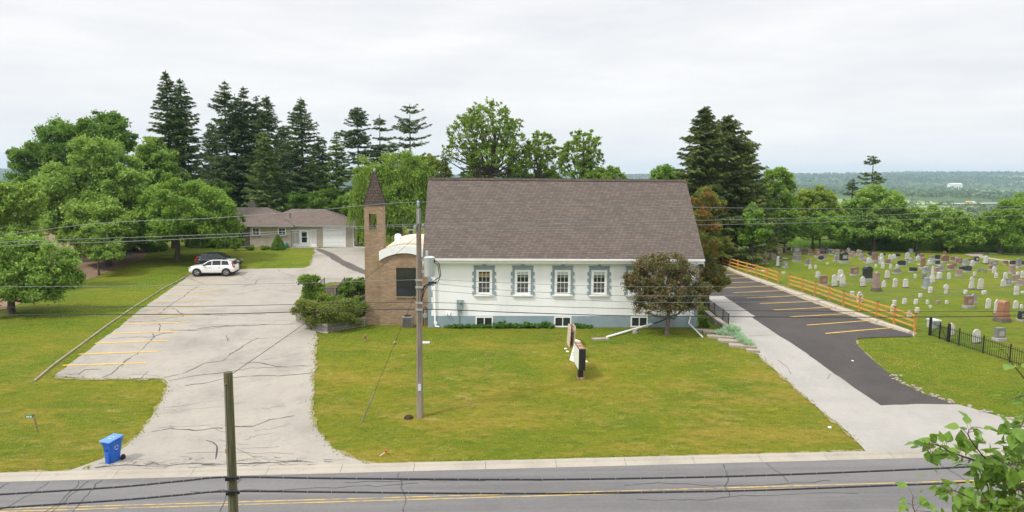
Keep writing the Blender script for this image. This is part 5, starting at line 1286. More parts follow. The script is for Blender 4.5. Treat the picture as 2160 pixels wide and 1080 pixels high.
# railings: in the tower bed and beside the sunken corner
def railing(label, base_px, hgt, gap, name='railing', lift=0.0, mt='black'):
    P = [pt(*b) + [0, 0, lift] for b in base_px]; O = P[0]
    T = empty(name, O, 0, label, 'railing')
    for p in P: MB().box(-.03, .03, -.03, .03, -.3, hgt + .06, 0, p - O).build('post', K[mt], T)
    for a, b in zip(P[:-1], P[1:]):
        A, B = a - O, b - O; m = MB()
        for h in (.1, hgt): m.tube([A + [0, 0, h], B + [0, 0, h]], .02, 4)
        k = int(np.linalg.norm(B - A) / gap)
        for j in range(1, k): m.tube([A + (B - A) * j / k + [0, 0, .1], A + (B - A) * j / k + [0, 0, hgt]], .010, 4, False)
        m.build('panel', K[mt], T)
railing('dark metal railing in the shrub bed beside the bell tower', [(664, 632), (685, 613), (686, 637), (710, 637), (727, 612), (745, 636), (771, 634)], 1.15, .2)
railing('black wire railing along the sunken corner right of the church', [(1494, 662), (1506, 672), (1524, 686), (1536, 697)], 1.15, .11)
# block retaining walls
def rwall(name, label, px, h, t=.3, mt='block', lift=0):
    P = [pt(*b) for b in px]; O = P[0]; T = empty(name, O, 0, label, 'wall')
    m, cp = MB(), MB()
    for a, b in zip(P[:-1], P[1:]):
        d = b - a; L = np.linalg.norm(d[:2]); ang = math.atan2(d[1], d[0]); q = a - O
        m.box(0, L + .05, 0, t, -.9, h, ang, q); cp.box(-.02, L + .06, -.03, t + .03, h + .002, h + .11, ang, q)
    m.build('wall', K[mt], T); cp.build('cap', K['stonestep'], T)
rwall('retaining_wall', 'grey concrete block retaining wall below the shrub bed beside the bell tower', [(624, 677), (645, 690), (668, 700), (690, 701.5), (730, 694.5), (772, 687)], .50)
rwall('sunken_wall', 'stepped brown block wall under the railing right of the church', [(1538, 700), (1524, 690), (1507, 678), (1494, 667)], .35)
for i, (u, v, w_, l_, lab) in enumerate([(1488, 700, 1.3, .4, 'long flat stone step nearest the church corner'), (1507, 704, 1.5, .45, 'flat stone step below the blue-green grass tufts'), (1520, 713, 1.8, .5, 'flat stone step in the middle of the terrace'), (1545, 722, 1.9, .6, 'flat stone slab second lowest of the terrace'), (1566, 732, 1.7, .6, 'lowest flat stone slab towards the concrete drive'), (1588, 742, .8, .4, 'small broken stone at the edge of the concrete drive')]):
    p = pt(u, v)
    tag(MB().box(-w_ / 2, w_ / 2, -l_ / 2, l_ / 2, -.3, .16).build('stone_step', K['stonestep'], loc=p, rz=-.32, bevel=.03), lab, 'stone step', 'stone steps beside the church lawn')
# rubble edge along the asphalt and drive on the right
rng = np.random.default_rng(21); rb = MB()
for q in dense([pt(u, v) for u, v in [(1878, 792), (1905, 810), (1940, 826), (1975, 840), (2010, 852), (2050, 862), (2110, 879), (2200, 905)]], .22, .12, 4):
    for k in range(2):
        s = rng.uniform(.05, .14); x, y = q + rng.normal(size=2) * .12
        rb.lathe([(0, -.05), (s, 0), (s * .8, s * .5), (0, s * .7)], (x + .1, y + .15, float(zg(x, y)) + .03), 5)
tag(rb.build('rubble_edging', K['gravel']), kind='stuff')

# ---------------------------------------------------------------- cars
def paint(name, c, rough=.18):
    t = NT(name); t.b.inputs['Coat Weight'].default_value = .6; t.b.inputs['Coat Roughness'].default_value = .05
    return t.fin(t.mix(t.noise(t.coord(), 2, 2), c, tuple(x * .96 for x in c)), rough, 0, .5)
def suv(label, p, rz, body_m, roof_m, L=4.7, W=1.9, H=1.66):
    """front towards -x; body lofted from cross-sections"""
    T = empty('parked_car', p, rz, label, 'car', 'cars parked at the far end of the lot')
    k = L / 4.7
    # stations: x, sill z, belt z, half width at sill, half width at belt
    st = [(-2.35, .48, .60, .55, .52), (-2.30, .34, .84, .78, .68), (-2.12, .26, .96, .88, .80), (-1.55, .24, 1.03, .93, .86), (-.95, .24, 1.06, .95, .90), (-.3, .24, 1.08, .95, .91), (.6, .24, 1.10, .95, .91), (1.4, .25, 1.13, .94, .89), (2.0, .30, 1.13, .90, .84), (2.25, .40, 1.06, .82, .77), (2.33, .52, .92, .70, .70)]
    V, Fc = [], []
    for x, z0, z1, w0, w1 in st:
        zm = z0 + (z1 - z0) * .55
        for y, z in ((-w0 * .86, z0), (-w0, z0 + .10), (-w0 * 1.0, zm), (-w1, z1 - .03), (-w1 * .92, z1), (0, z1 + .03), (w1 * .92, z1), (w1, z1 - .03), (w0, zm), (w0, z0 + .10), (w0 * .86, z0)): V.append((x * k, y, z))
    n = 11
    for i in range(len(st) - 1):
        for j in range(n): Fc.append((i * n + j, i * n + (j + 1) % n, (i + 1) * n + (j + 1) % n, (i + 1) * n + j))
    Fc += [tuple(range(n)), tuple(range((len(st) - 1) * n + n - 1, (len(st) - 1) * n - 1, -1))]
    body = MB().add(V, Fc).build('body', body_m, T, smooth=True)
    sd = body.modifiers.new('sub', 'SUBSURF'); sd.levels = sd.render_levels = 2
    # greenhouse: pillars and roof in body colour, glass proud of it
    g = [(-1.10, 1.06, .86, .86), (-.30, 1.55, .78, .68), (.05, 1.63, .78, .66), (.9, 1.65, .78, .66), (1.55, 1.58, .78, .64), (1.95, 1.42, .80, .66), (2.22, 1.06, .82, .78)]
    V, Fc = [], []
    for x, zt_, wb, wt in g:
        for y, z in ((-wb - .04, 1.04), (-wt, zt_), (wt, zt_), (wb + .04, 1.04)): V.append((x * k, y, z))
    for i in range(len(g) - 1):
        for j in range(3): Fc.append((4 * i + j, 4 * i + j + 1, 4 * i + 4 + j + 1, 4 * i + 4 + j))
        Fc.append((4 * i + 3, 4 * i, 4 * i + 4, 4 * i + 7))
    Fc += [(0, 1, 2, 3), (27, 26, 25, 24)]
    gh = MB().add(V, Fc).build('cabin', body_m, T, smooth=True); b2 = gh.modifiers.new('bev', 'BEVEL'); b2.width = .04; b2.segments = 2
    def side_pt(x, t, s):
        xs_ = [q[0] for q in g]; zt_ = np.interp(x, xs_, [q[1] for q in g]); wb = np.interp(x, xs_, [q[2] for q in g]); wt = np.interp(x, xs_, [q[3] for q in g])
        return (x * k, s * (wb + .04 + (wt - wb - .04) * t + .012), 1.04 + (zt_ - 1.04) * t)
    for s in (-1, 1):
        for xa, xb in ((-.86, -.02), (.06, .88), (.96, 1.72)):
            lo, hi = .10, .86
            q = [side_pt(xa, lo, s), side_pt(xb, lo, s), side_pt(xb if xb < 1.5 else 1.55, hi, s), side_pt(max(xa, -.33), hi, s)]
            q2 = [(a, b - s * .02, c) for a, b, c in q]
            MB().add(q + q2, [(0, 1, 2, 3), (7, 6, 5, 4), (0, 4, 5, 1), (1, 5, 6, 2), (2, 6, 7, 3), (3, 7, 4, 0)]).build('side_window', K['glass'], T)
        MB().box(-.80 * k, -.62 * k, s * 1.0 - .1, s * 1.0 + .1, 1.06, 1.2).build('wing_mirror', K['black'], T, bevel=.03)
        MB().box(-2.28 * k, -2.02 * k, s * .70 - .13, s * .70 + .13, .80, .90).build('headlight', K['alu'], T, bevel=.03)
        MB().prism([(2.02, 1.40), (2.16, 1.14), (2.30, .98), (2.30, .84), (2.16, .86), (2.04, 1.12), (1.94, 1.36)], s * .76 - .11, s * .76 + .11, 'y').build('tail_light', K['red'], T, bevel=.015)
        for xx in (-.15, .8): MB().box((xx - .1) * k, (xx + .1) * k, s * .955 - .02, s * .955 + .02, .90, .93).build('handle', body_m, T)
        MB().tube([(-.25 * k, s * .62, 1.60), (.2 * k, s * .62, 1.70), (1.3 * k, s * .62, 1.68), (1.6 * k, s * .62, 1.60)], .02, 6).build('roof_rail', K['alu'] if body_m is not roof_m else K['black'], T)
        for xw in (-1.44, 1.43):
            Mw = Matrix.Translation((xw * k, s * .86, .36)) @ Matrix.Rotation(-s * math.pi / 2, 4, 'X')
            MB().lathe([(.0, -.05), (.45, -.05), (.45, .102), (0, .102)], n=28, M=Mw).build('wheel_arch', K['black'], T)
            wh = MB().lathe([(.2, -.1), (.36, -.1), (.37, -.06), (.37, .08), (.35, .125), (.26, .13), (.25, .10), (.2, .10)], n=28, M=Mw).build('wheel', K['rubber'], T, smooth=True)
            rm = MB().lathe([(.245, .09), (.255, .128), (.235, .128), (.225, .09)], n=28, M=Mw).lathe([(0, .07), (.05, .08), (.05, .125), (0, .125)], n=10, M=Mw)
            for a in range(5):
                for da in (-.16, .16):
                    aa = a * 2 * math.pi / 5 + da
                    rm.tube([Mw @ Vector((.04 * math.cos(aa), .04 * math.sin(aa), .115)), Mw @ Vector((.235 * math.cos(aa), .235 * math.sin(aa), .12))], .019, 5)
            rm.build('rim', K['alu'], wh)
            MB().lathe([(0, .06), (.225, .06), (.225, .075), (0, .075)], n=20, M=Mw).build('brake_disc', K['black'], wh)
    q = [(-1.02, -.78, 1.12), (-1.02, .78, 1.12), (-.34, .64, 1.545), (-.34, -.64, 1.545)]
    def pane(q, off, nm):
        a, b, c, d = [Vector((v[0] * k, v[1], v[2])) for v in q]; nrm = (b - a).cross(d - a).normalized() * off
        MB().add([v + nrm for v in (a, b, c, d)] + [v - nrm * .2 for v in (a, b, c, d)], [(0, 1, 2, 3), (7, 6, 5, 4), (0, 4, 5, 1), (1, 5, 6, 2), (2, 6, 7, 3), (3, 7, 4, 0)]).build(nm, K['glass'], T)
    pane(q, -.03, 'windscreen')
    pane([(2.19, .66, 1.13), (2.19, -.66, 1.13), (1.985, -.58, 1.40), (1.985, .58, 1.40)], -.03, 'rear_window')
    MB().box(-.22 * k, 1.25 * k, -.55, .55, 1.655, 1.672).build('sunroof', K['glass'], T, bevel=.01)
    MB().box(1.5 * k, 2.08 * k, -.62, .62, 1.56, 1.60).build('spoiler', body_m, T, bevel=.015)
    MB().box(2.31 * k, 2.345 * k, -.26, .26, .78, .90).build('number_plate', K['white'], T)
    MB().box(-2.37 * k, -2.30 * k, -.42, .42, .50, .76).build('grille', K['black'], T, bevel=.02)
    MB().box(2.22 * k, 2.36 * k, -.66, .66, .34, .46).build('bumper', K['black'], T, bevel=.03)
    MB().box(-1.9 * k, 1.9 * k, -.8, .8, .2, .32).build('underbody', K['black'], T)
    return T
wp = paint('white_car_paint', (.78, .79, .80)); bp = paint('dark_blue_car_paint', (.010, .014, .026))
c1 = (pt(415, 584.5) + pt(478, 583.8)) / 2
a1, a2 = pt(415, 584.5), pt(478, 583.8)
dv = a2 - a1; yaw1 = math.atan2(dv[1], dv[0])
axis = np.array([math.cos(yaw1), math.sin(yaw1)])
side = np.array([-math.sin(yaw1), math.cos(yaw1)])
cc = (a1[:2] + a2[:2]) / 2 + side * .93
suv('white estate-style SUV with red upright tail lights at the lot edge', (cc[0], cc[1], float(zg(*cc)) + .04), yaw1, wp, wp, L=4.75)
D2 = float(np.dot(np.array([cc[0], cc[1], 0]) - CAM, HF)) + 2.75
c2 = dep(463, 560, D2)[:2]
suv('dark blue SUV half hidden behind the white one', (c2[0], c2[1], float(zg(*c2)) + .04), yaw1 + math.pi + .03, bp, bp, L=4.6)

# ---------------------------------------------------------------- wheeled bin, signs and small things on the lawn
bp_ = pt(239, 974)
BN = empty('wheeled_bin', bp_, math.radians(-20), 'blue wheeled recycling bin at the edge of the driveway by the road', 'wheeled bin')
BN.scale = (.84, .9, 1.0)
def ring(z, hx, hy, ox=0, oy=0, r=.06):
    return [(ox + sx * (hx - (r if a else 0)), oy + sy * (hy - (0 if a else r)), z) for sx, sy, a in ((-1, -1, 1), (1, -1, 1), (1, -1, 0), (1, 1, 0), (1, 1, 1), (-1, 1, 1), (-1, 1, 0), (-1, -1, 0))]
rs = [ring(.02, .21, .25), ring(.5, .255, .30, 0, .0), ring(.86, .285, .345), ring(.861, .31, .37), ring(.98, .315, .38)]
V = [q for g in rs for q in g]; Fc = [(i * 8 + j, i * 8 + (j + 1) % 8, i * 8 + 8 + (j + 1) % 8, i * 8 + 8 + j) for i in range(4) for j in range(8)] + [tuple(range(7, -1, -1)), tuple(range(32, 40))]
MB().add(V, Fc).build('body', K['bin'], BN)
MB().box(-.13, .13, -.345, -.27, .03, .50).build('front_panel', K['bin'], BN, bevel=.02)
MB().box(-.07, .07, -.345, -.30, .60, .635).build('grip_slot', K['black'], BN)
MB().box(-.06, .06, -.375, -.36, .90, .92).build('label_strip', K['binlid'], BN)
lid = MB().add([(-.36, -.46, .99), (.36, -.46, .99), (.34, .40, 1.06), (-.34, .40, 1.06), (-.34, -.42, 1.04), (.34, -.42, 1.04), (.31, .38, 1.12), (-.31, .38, 1.12)], [(3, 2, 1, 0), (4, 5, 6, 7), (0, 1, 5, 4), (1, 2, 6, 5), (2, 3, 7, 6), (3, 0, 4, 7)]).build('lid', K['binlid'], BN, bevel=.015)
nl = Vector((0, -.08, .8)).normalized()
for a in range(3):
    t0 = a * 2.094 + .3
    pts = [(.11 * math.cos(t0 + s), -.05 + .12 * math.sin(t0 + s), 1.0925 + .1 * (.12 * math.sin(t0 + s))) for s in np.linspace(0, 1.4, 6)]
    MB().tube(pts, .012, 5).build('recycling_arrow', K['white'], lid)
for a in range(3):
    t0 = a * 2.094
    pts = [(.286 + .02 * .0, -.02 + .09 * math.cos(t0 + s), .68 + .09 * math.sin(t0 + s)) for s in np.linspace(0, 1.4, 6)]
    MB().tube(pts, .010, 5).build('recycling_arrow', K['white'], BN)
MB().tube([(-.25, .36, 1.02), (-.25, .46, .98), (.25, .46, .98), (.25, .36, 1.02)], .02, 6).build('handle', K['bin'], BN)
for s in (-1, 1):
    Mw = Matrix.Translation((s * .30, .30, .13)) @ Matrix.Rotation(math.pi / 2, 4, 'Y')
    wl_ = MB().lathe([(.05, -.04), (.13, -.04), (.14, -.02), (.14, .02), (.13, .04), (.05, .04)], n=20, M=Mw).build('wheel', K['rubber'], BN, smooth=True)
    MB().lathe([(0, -.03), (.055, -.03), (.055, .03), (0, .03)], n=10, M=Mw).build('hub', K['black'], wl_)
# civic number post
cs = pt(81, 912)
CS = empty('address_post', cs, math.radians(8), 'thin leaning brown post with a small number plate on the left lawn', 'address post')
hp_ = dep(71, 872.5, float(np.dot(cs - CAM, HF))) - cs
MB().tube([(0, 0, -.1), tuple(hp_)], .032, 6).build('post', K['rust'], CS)
MB().box(hp_[0] - .32, hp_[0] - .01, -.012, .012, hp_[2] - .20, hp_[2] - .04).build('plate', K['green_sign'], CS)
nm = MB()
for i, (h, w_) in enumerate(((.09, .03), (.09, .035), (.09, .02), (.09, .035), (.07, .03))):
    xx = hp_[0] - .29 + i * .05; nm.box(xx, xx + w_, -.018, -.0125, hp_[2] - .17, hp_[2] - .17 + h)
nm.build('number_marks', K['white'], CS)
# illuminated message sign, edge on
s0 = pt(1224, 796)
SN = empty('message_sign', s0, math.radians(1.5), 'black-framed double-sided message sign on a short post, seen edge-on', 'sign')
MB().box(-.14, .14, -.16, .16, -.1, .62).build('post', K['black'], SN)
MB().box(-.22, .22, -.3, .3, -.05, .03).build('base_plate', K['rust'], SN)
MB().box(-.19, .19, -.55, 1.35, .55, 1.78, 0, None).build('cabinet', K['black'], SN, bevel=.01)
MB().box(-.165, .165, -.53, 1.33, 1.781, 1.79).build('top_cover', K['rust'], SN)
for s in (-1, 1):
    m = MB()
    for z0, z1 in ((.60, .85), (.86, 1.10), (1.11, 1.73)): m.box(-.20 if s < 0 else .191, -.191 if s < 0 else .20, -.50, 1.30, z0, z1)
    m.build('message_panel', K['signwhite'], SN)
# white lettered board leaning on the sign, rusted open frame beside it
lb = pt(1207, 762)
LB = empty('leaning_board', lb, 0, 'white lettered panel leaning against the far end of the message sign', 'board')
tA, tB = dep(1213, 724, float(np.dot(lb - CAM, HF)) + .4) - lb, None
ex = np.array([.42, -.9, 0]) * .55
up_ = np.array([.42, .62, 1.15])
def brd(a, b, o, th): return [tuple(ex * a[0] + up_ * a[1] + np.array(o)) for a in ()]
nv = np.cross(ex, up_); nv /= np.linalg.norm(nv)
def slab(a0, a1, b0, b1, o, t): return [tuple(ex * a + up_ * b + nv * (o + c)) for c in (0, t) for a, b in ((a0, b0), (a1, b0), (a1, b1), (a0, b1))]
FQ = [(3, 2, 1, 0), (4, 5, 6, 7), (0, 1, 5, 4), (1, 2, 6, 5), (2, 3, 7, 6), (3, 0, 4, 7)]
MB().add(slab(-.5, .5, 0, 1, -.02, .04), FQ).build('panel', K['white'], LB)
tx = MB()
for i, (b, a0, a1) in enumerate(((.74, -.2, .3), (.6, -.35, .32), (.47, -.3, .28), (.34, -.36, .34), (.22, -.2, .22))):
    for j in range(4):
        w0 = a0 + (a1 - a0) * j / 4
        for o in (-.024, .021): tx.add(slab(w0, w0 + (a1 - a0) / 5.2, b, b + .06, o, .003), FQ)
tx.build('lettering', K['text'], LB)
fb = pt(1206, 733)
OF = empty('open_frame', fb, math.radians(4), 'rusted empty channel frame standing behind the message sign', 'sign frame')
Mf = Matrix.Rotation(.06, 4, 'Y')
fm = MB()
for x0 in (-.16, .13): fm.box(x0, x0 + .03, 0, .9, 0, 1.35, M=Mf)
fm.build('side_plate', mat('peeling_white_plate', (.58, .53, .46), (.45, .33, .22), 8, .8), OF)
MB().box(-.13, .13, .86, .9, .02, 1.3, M=Mf).box(-.13, .13, 0, .9, 0, .03, M=Mf).box(-.13, .13, .0, .03, 1.02, 1.06, M=Mf).box(-.13, .13, 0, .03, .06, .1, M=Mf).box(-.13, .13, .4, .44, 1.25, 1.3, M=Mf).build('cross_bar', K['rust'], OF)
# white drain pipe lying across the lawn with its black hose and stone rest
A_, B_ = pt(1280, 711, .08), pt(1377, 683, .22)
DP = empty('drain_pipe', A_, 0, 'long white drain pipe running from the church wall over the lawn', 'drain pipe')
MB().tube([(0, 0, 0), tuple((B_ - A_) * .62), tuple(B_ - A_)], .075, 12).build('pipe', K['white'], DP, smooth=True)
hpx = [B_ - A_, np.array(fx(1395, 677, 47.6)) - A_, np.array(fx(1424, 663, 47.95)) - A_]
MB().tube(smooth_line(hpx), .045, 8).build('hose', K['black'], DP)
tag(MB().box(-.55, .55, -.2, .2, -.05, .09, .1).build('splash_stone', K['stonestep'], loc=pt(1266, 716), bevel=.02), 'brown flat stone slab at the low end of the white drain pipe', 'stone slab')
tag(MB().lathe([(.20, 0), (.2, .14), (.15, .14), (.15, .28), (.0, .28)], n=10).build('pipe_support', K['stonestep'], loc=pt(1340, 703)), 'small stacked stone support under the white drain pipe', 'pipe support')
tag(MB().lathe([(.085, -.1), (.085, .30), (.095, .305), (.095, .34), (0, .35)], n=12).build('bollard', K['rust'], loc=pt(770, 718)), 'short brown bollard stub on the lawn near the block wall', 'bollard')
tag(MB().box(-.36, .36, -.22, .22, -.02, .06).build('cover_slab', mat('pale_slab', (.52, .54, .55), None, 4, .8), loc=pt(895, 723.5), rz=.04, bevel=.01), 'pale square cover slab in dry grass behind the lawn pole', 'cover slab')
tag(MB().lathe([(.26, -.02), (.2, .08), (.08, .13), (0, .13)], n=10).build('soil_mound', mat('dark_soil', (.05, .032, .02), None, 9, .95, .8), loc=pt(862, 881)), 'small dark molehill beside the lawn pole foot', 'soil mound')
ac = pt(867, 676); 
AC = empty('air_conditioner', (ac[0], YA - .62, ac[2] - .02), 0, 'grey air conditioner unit by the brick hall wall behind the pole', 'air conditioner')
MB().box(-.36, .36, -.36, .36, 0, .82).build('casing', mat('beige_grey_casing', (.26, .25, .23), None, 4, .6), AC, bevel=.03)
m = MB()
for k in range(11): m.box(-.31, .31, -.375, -.362, .08 + k * .063, .10 + k * .063)
m.build('grille', K['black'], AC)
MB().lathe([(.05, .83), (.30, .83), (.30, .845), (.05, .845)], n=20).build('fan_guard', K['black'], AC)
gm = fx(897, 668, YA - .12)
GMt = empty('gas_meter', (gm[0], YA - .15, .1), 0, 'blue-grey gas meter with pipes at the brick hall corner', 'gas meter')
MB().lathe([(0, -.12), (.16, -.12), (.18, 0), (.16, .12), (0, .12)], n=16, M=Matrix.Translation((0, 0, .62)) @ Matrix.Rotation(math.pi / 2, 4, 'X')).build('body', K['greybox'], GMt, smooth=True)
MB().tube([(-.12, 0, -.2), (-.12, 0, 1.0), (-.3, 0, 1.1)], .03, 6).tube([(.12, 0, .7), (.12, 0, 1.1), (-.05, .05, 1.25)], .03, 6).build('pipe', K['black'], GMt)
for i, (u, v) in enumerate(((1193, 736), (1197, 742), (1237, 763), (1750, 902), (1798, 762))):
    tag(MB().lathe([(.09, -.02), (.10, .02), (.05, .06), (0, .06)], n=6).build('litter_scrap', K['white'], loc=pt(u, v)), ['pale scrap on the grass left of the leaning board, farther one', 'pale scrap on the grass left of the leaning board, nearer one', 'pale scrap on the grass right of the message sign', 'pale scrap on the lawn corner by the concrete drive', 'pale scrap on the grass slope below the iron fence'][i], 'litter', 'scraps on the grass')

mk = pt(798, 962); mv = dep(814, 952.5, float(np.dot(mk - CAM, HF)) + .1) - mk
MKR = empty('marker_stick', mk, 0, 'thin white marker stick with a red tip leaning on the lawn by the kerb', 'marker stick')
MB().tube([(0, 0, -.05), tuple(mv)], .012, 5).build('stick', K['white'], MKR)
MB().lathe([(0, -.05), (.06, -.03), (.06, .03), (0, .05)], tuple(mv), 8).build('tip', K['red'], MKR)
# ---------------------------------------------------------------- cemetery: every headstone surveyed from the photograph
def stone(name, c, c2, rough, spec, stain=None):
    t = NT(name); v = t.coord()
    col = t.mix(t.noise(v, 2.2, 6, .6), c, c2)
    col = t.mix(t.math('MULTIPLY', t.noise(v, 45, 2, .6, .35, .65), .35), col, (.55, .55, .55), 'MULTIPLY')
    if stain: col = t.mix(t.noise(v, 1.9, 7, .7, .56, .72), col, stain)
    oi = t.n('ObjectInfo'); col = t.mix(t.math('MULTIPLY', oi.outputs['Random'], .35), col, (.72, .70, .68), 'MULTIPLY')
    return t.fin(col, rough, 0, spec)
GS = {
    'w': (stone('weathered_marble', (.62, .60, .56), (.48, .465, .43), .9, .2, (.13, .125, .11)), 'white marble'),
    'l': (stone('pale_granite', (.50, .52, .50), (.42, .44, .43), .7, .3), 'pale grey'),
    'g': (stone('grey_granite', (.24, .235, .215), (.17, .17, .16), .7, .3), 'grey granite'),
    'b': (stone('bluegrey_granite', (.27, .31, .33), (.21, .25, .27), .6, .3), 'blue-grey granite'),
    'd': (stone('black_granite', (.045, .05, .053), (.03, .034, .037), .25, .5), 'black granite'),
    'r': (stone('redbrown_granite', (.27, .155, .115), (.20, .115, .088), .55, .35), 'red-brown granite'),
    'p': (stone('pinkish_granite', (.34, .245, .205), (.27, .195, .165), .6, .3), 'pinkish-grey granite'),
    'o': (stone('orange_granite', (.36, .175, .105), (.29, .14, .085), .5, .35), 'orange granite'),
}
K['gbase'] = stone('granite_base', (.40, .395, .36), (.29, .285, .26), .95, .2)
K['gdark'] = stone('dark_stone_base', (.17, .155, .13), (.11, .10, .09), .95, .2)
K['engrave'] = mat('engraved_panel', (.36, .35, .33), (.26, .25, .24), 30, .8)
A_LIST = """135 235 260 390 die d|285 530 135 350 big g|480 570 140 240 die b|255 330 140 280 die l|645 680 175 250 die d|670 745 160 280 die p|745 815 160 270 die g|890 970 165 265 die d|920 975 205 290 die p|960 1085 155 350 die o|1085 1195 155 310 die g|1185 1270 205 305 die d|1290 1480 180 370 rnd g|1455 1545 220 320 die p|1545 1670 215 330 ser r|1590 1730 240 370 ser r|1770 1880 240 430 die r|1855 1915 185 240 die d|1890 1980 220 290 die p|2000 2055 200 280 die d|2022 2105 235 330 die b|1885 2010 275 380 ser d|2085 2175 255 375 die b|1930 2010 345 475 die r|1835 1960 380 505 dsc d|640 715 285 360 die d|765 870 250 390 die p|825 965 335 480 die p|615 735 355 490 ser r|650 795 425 555 ser r|195 355 370 510 die r|355 465 350 475 die r|465 545 335 450 die p|960 1040 395 640 pil l|1022 1082 410 560 tbb d|1115 1215 510 650 die g|1300 1490 370 520 die g|1568 1665 450 605 tbb g|1662 1710 450 555 die p|1630 1705 560 668 got w|1745 1810 565 670 got w|2000 2045 525 575 blk w|1075 1155 715 770 blk l|415 510 610 700 die d|630 725 685 710 flt w|1795 1885 715 855 die l|1865 2035 795 1030 die r|1090 1190 440 452 flt l|75 155 140 235 die d"""
B_LIST = """260 390 665 930 tab w|140 270 770 1035 tab w|320 460 770 1030 tbb w|540 730 620 815 die r|770 1025 590 945 mon d|740 850 800 1035 got w|1000 1185 710 1134 obe p|1180 1285 890 1045 got w|1405 1515 845 1045 tab w|1620 1740 855 1060 tab w|1240 1355 680 870 tab w|1432 1600 640 770 ser g|1760 1945 620 740 die d|1840 1915 755 860 crs w|2000 2110 755 865 blk g|2040 2215 605 750 ser b|1035 1090 555 640 tab w|1168 1242 510 655 got w|1340 1405 550 660 tab w|1470 1540 555 640 tab w|1512 1700 475 620 ser d|1665 1720 470 575 tab b|1760 1860 425 545 tbb b|1660 1770 310 480 tab l|1750 1838 235 330 die b|1322 1428 360 500 tbb l|1402 1500 350 470 tbb l|1485 1580 335 430 die d|1145 1220 330 450 tab w|1205 1265 325 410 ser d|1110 1152 395 490 die l|1138 1250 415 575 tbb l|975 1120 320 530 die r|945 1000 330 410 die d|905 1000 300 390 ser d|1282 1370 450 570 die r|868 995 420 565 tbb l|830 890 430 545 die p|715 830 335 485 tbb b|800 840 350 430 die r|665 785 255 395 ser p|575 655 260 340 die d|550 632 285 400 die p|510 610 340 440 die p|455 545 215 370 tbb g|365 425 255 310 die r|295 515 295 550 mon d|192 310 365 520 tbb b|230 320 250 350 die p|120 225 255 375 die d|1895 1975 315 445 die d|1900 2005 385 500 tbb l|1985 2070 340 440 die r|1980 2105 415 670 pil r|1940 2020 530 580 flt l"""
C_LIST = """230 340 370 465 die g|345 440 360 490 die d|352 440 480 590 die d|455 625 365 545 ser r|490 555 285 365 blk r|660 740 395 515 die r|775 850 390 440 ser g|770 900 430 575 die r|740 780 450 490 blk b|912 1015 460 590 die b|1020 1125 435 525 ser r|1065 1170 475 620 tbb l|1143 1250 390 545 ser d|1330 1440 385 570 pil l|1430 1470 480 550 die r|1460 1650 480 615 ser g|1450 1610 580 695 die r|1505 1605 600 750 tab w|1550 1640 730 855 tab w|1740 1835 720 850 tab w|1680 1800 850 1035 got w|1785 1920 845 1020 die g|1920 2100 780 955 die p|2065 2200 870 1025 die p|2000 2095 710 780 tab w|2095 2180 690 850 tab w|1870 2005 585 770 die p|1895 2010 475 600 ser d|2010 2125 440 655 die g|2115 2190 480 605 die d|1760 1855 480 585 die r|1015 1150 815 1096 shp w|1195 1330 850 1103 tab w|1110 1180 710 805 tab w|1210 1270 630 735 tab g|1280 1345 630 695 tab g|1330 1390 665 745 blk g|770 905 660 825 die p|840 945 600 695 ser d|915 1110 585 740 ser d|590 740 560 695 ser r|675 795 530 650 die r|585 615 550 640 tab l|380 475 725 885 die w|575 655 730 885 tab w|310 430 620 755 die p|390 530 575 725 ser b|230 340 585 975 nee w|80 245 835 1084 pil b|190 265 1025 1163 blk w|495 615 970 1178 crs w|175 275 465 595 tbb l|275 355 460 560 tbb b|205 250 760 830 die g|2120 2175 1110 1170 blk w"""
E_LIST = """925 995 210 300 blk w|1300 1390 215 310 blk w|-10 55 280 380 blk w|145 205 410 515 tab w|345 425 420 515 blk p|540 606 420 510 tab w|205 265 520 600 crs w|940 1150 330 600 die r|1075 1220 285 515 tbb b|1370 1485 375 600 tab w|1545 1680 400 720 got w|1610 1900 420 885 obe o|1940 2060 425 605 tab w|2095 2160 500 605 got w|2080 2220 640 880 die d|1955 2080 110 320 tab w|590 750 890 1150 got w|220 430 820 1010 slb l|1100 1290 1020 1330 tab w|1572 1830 995 1285 die g"""
D_LIST = """730 810 235 360 blk w|860 990 235 490 got w|1560 1692 495 680 tab w|1615 1685 420 505 blk w|1815 1890 385 510 blk w|2055 2125 395 515 blk w|1905 2010 640 790 tab l|2080 2150 570 700 blk w"""
SHP = {'die': 'square-topped', 'big': 'massive two-tier', 'rnd': 'broad round-topped', 'ser': 'curved-top', 'tab': 'rounded tablet', 'tbb': 'round-topped based', 'got': 'pointed tablet', 'pil': 'tall pillar', 'obe': 'tall pedestal', 'dsc': 'round disc', 'blk': 'small block', 'flt': 'flat ground', 'mon': 'large corniced', 'crs': 'small knobbed', 'shp': 'waisted tall tablet', 'nee': 'slender obelisk', 'slb': 'thick capped block'}
def arcpts(x0, x1, zs, rise, n=10): return [(x0 + (x1 - x0) * (1 - math.cos(math.pi * i / n)) / 2, zs + rise * math.sin(math.pi * i / n)) for i in range(n + 1)]
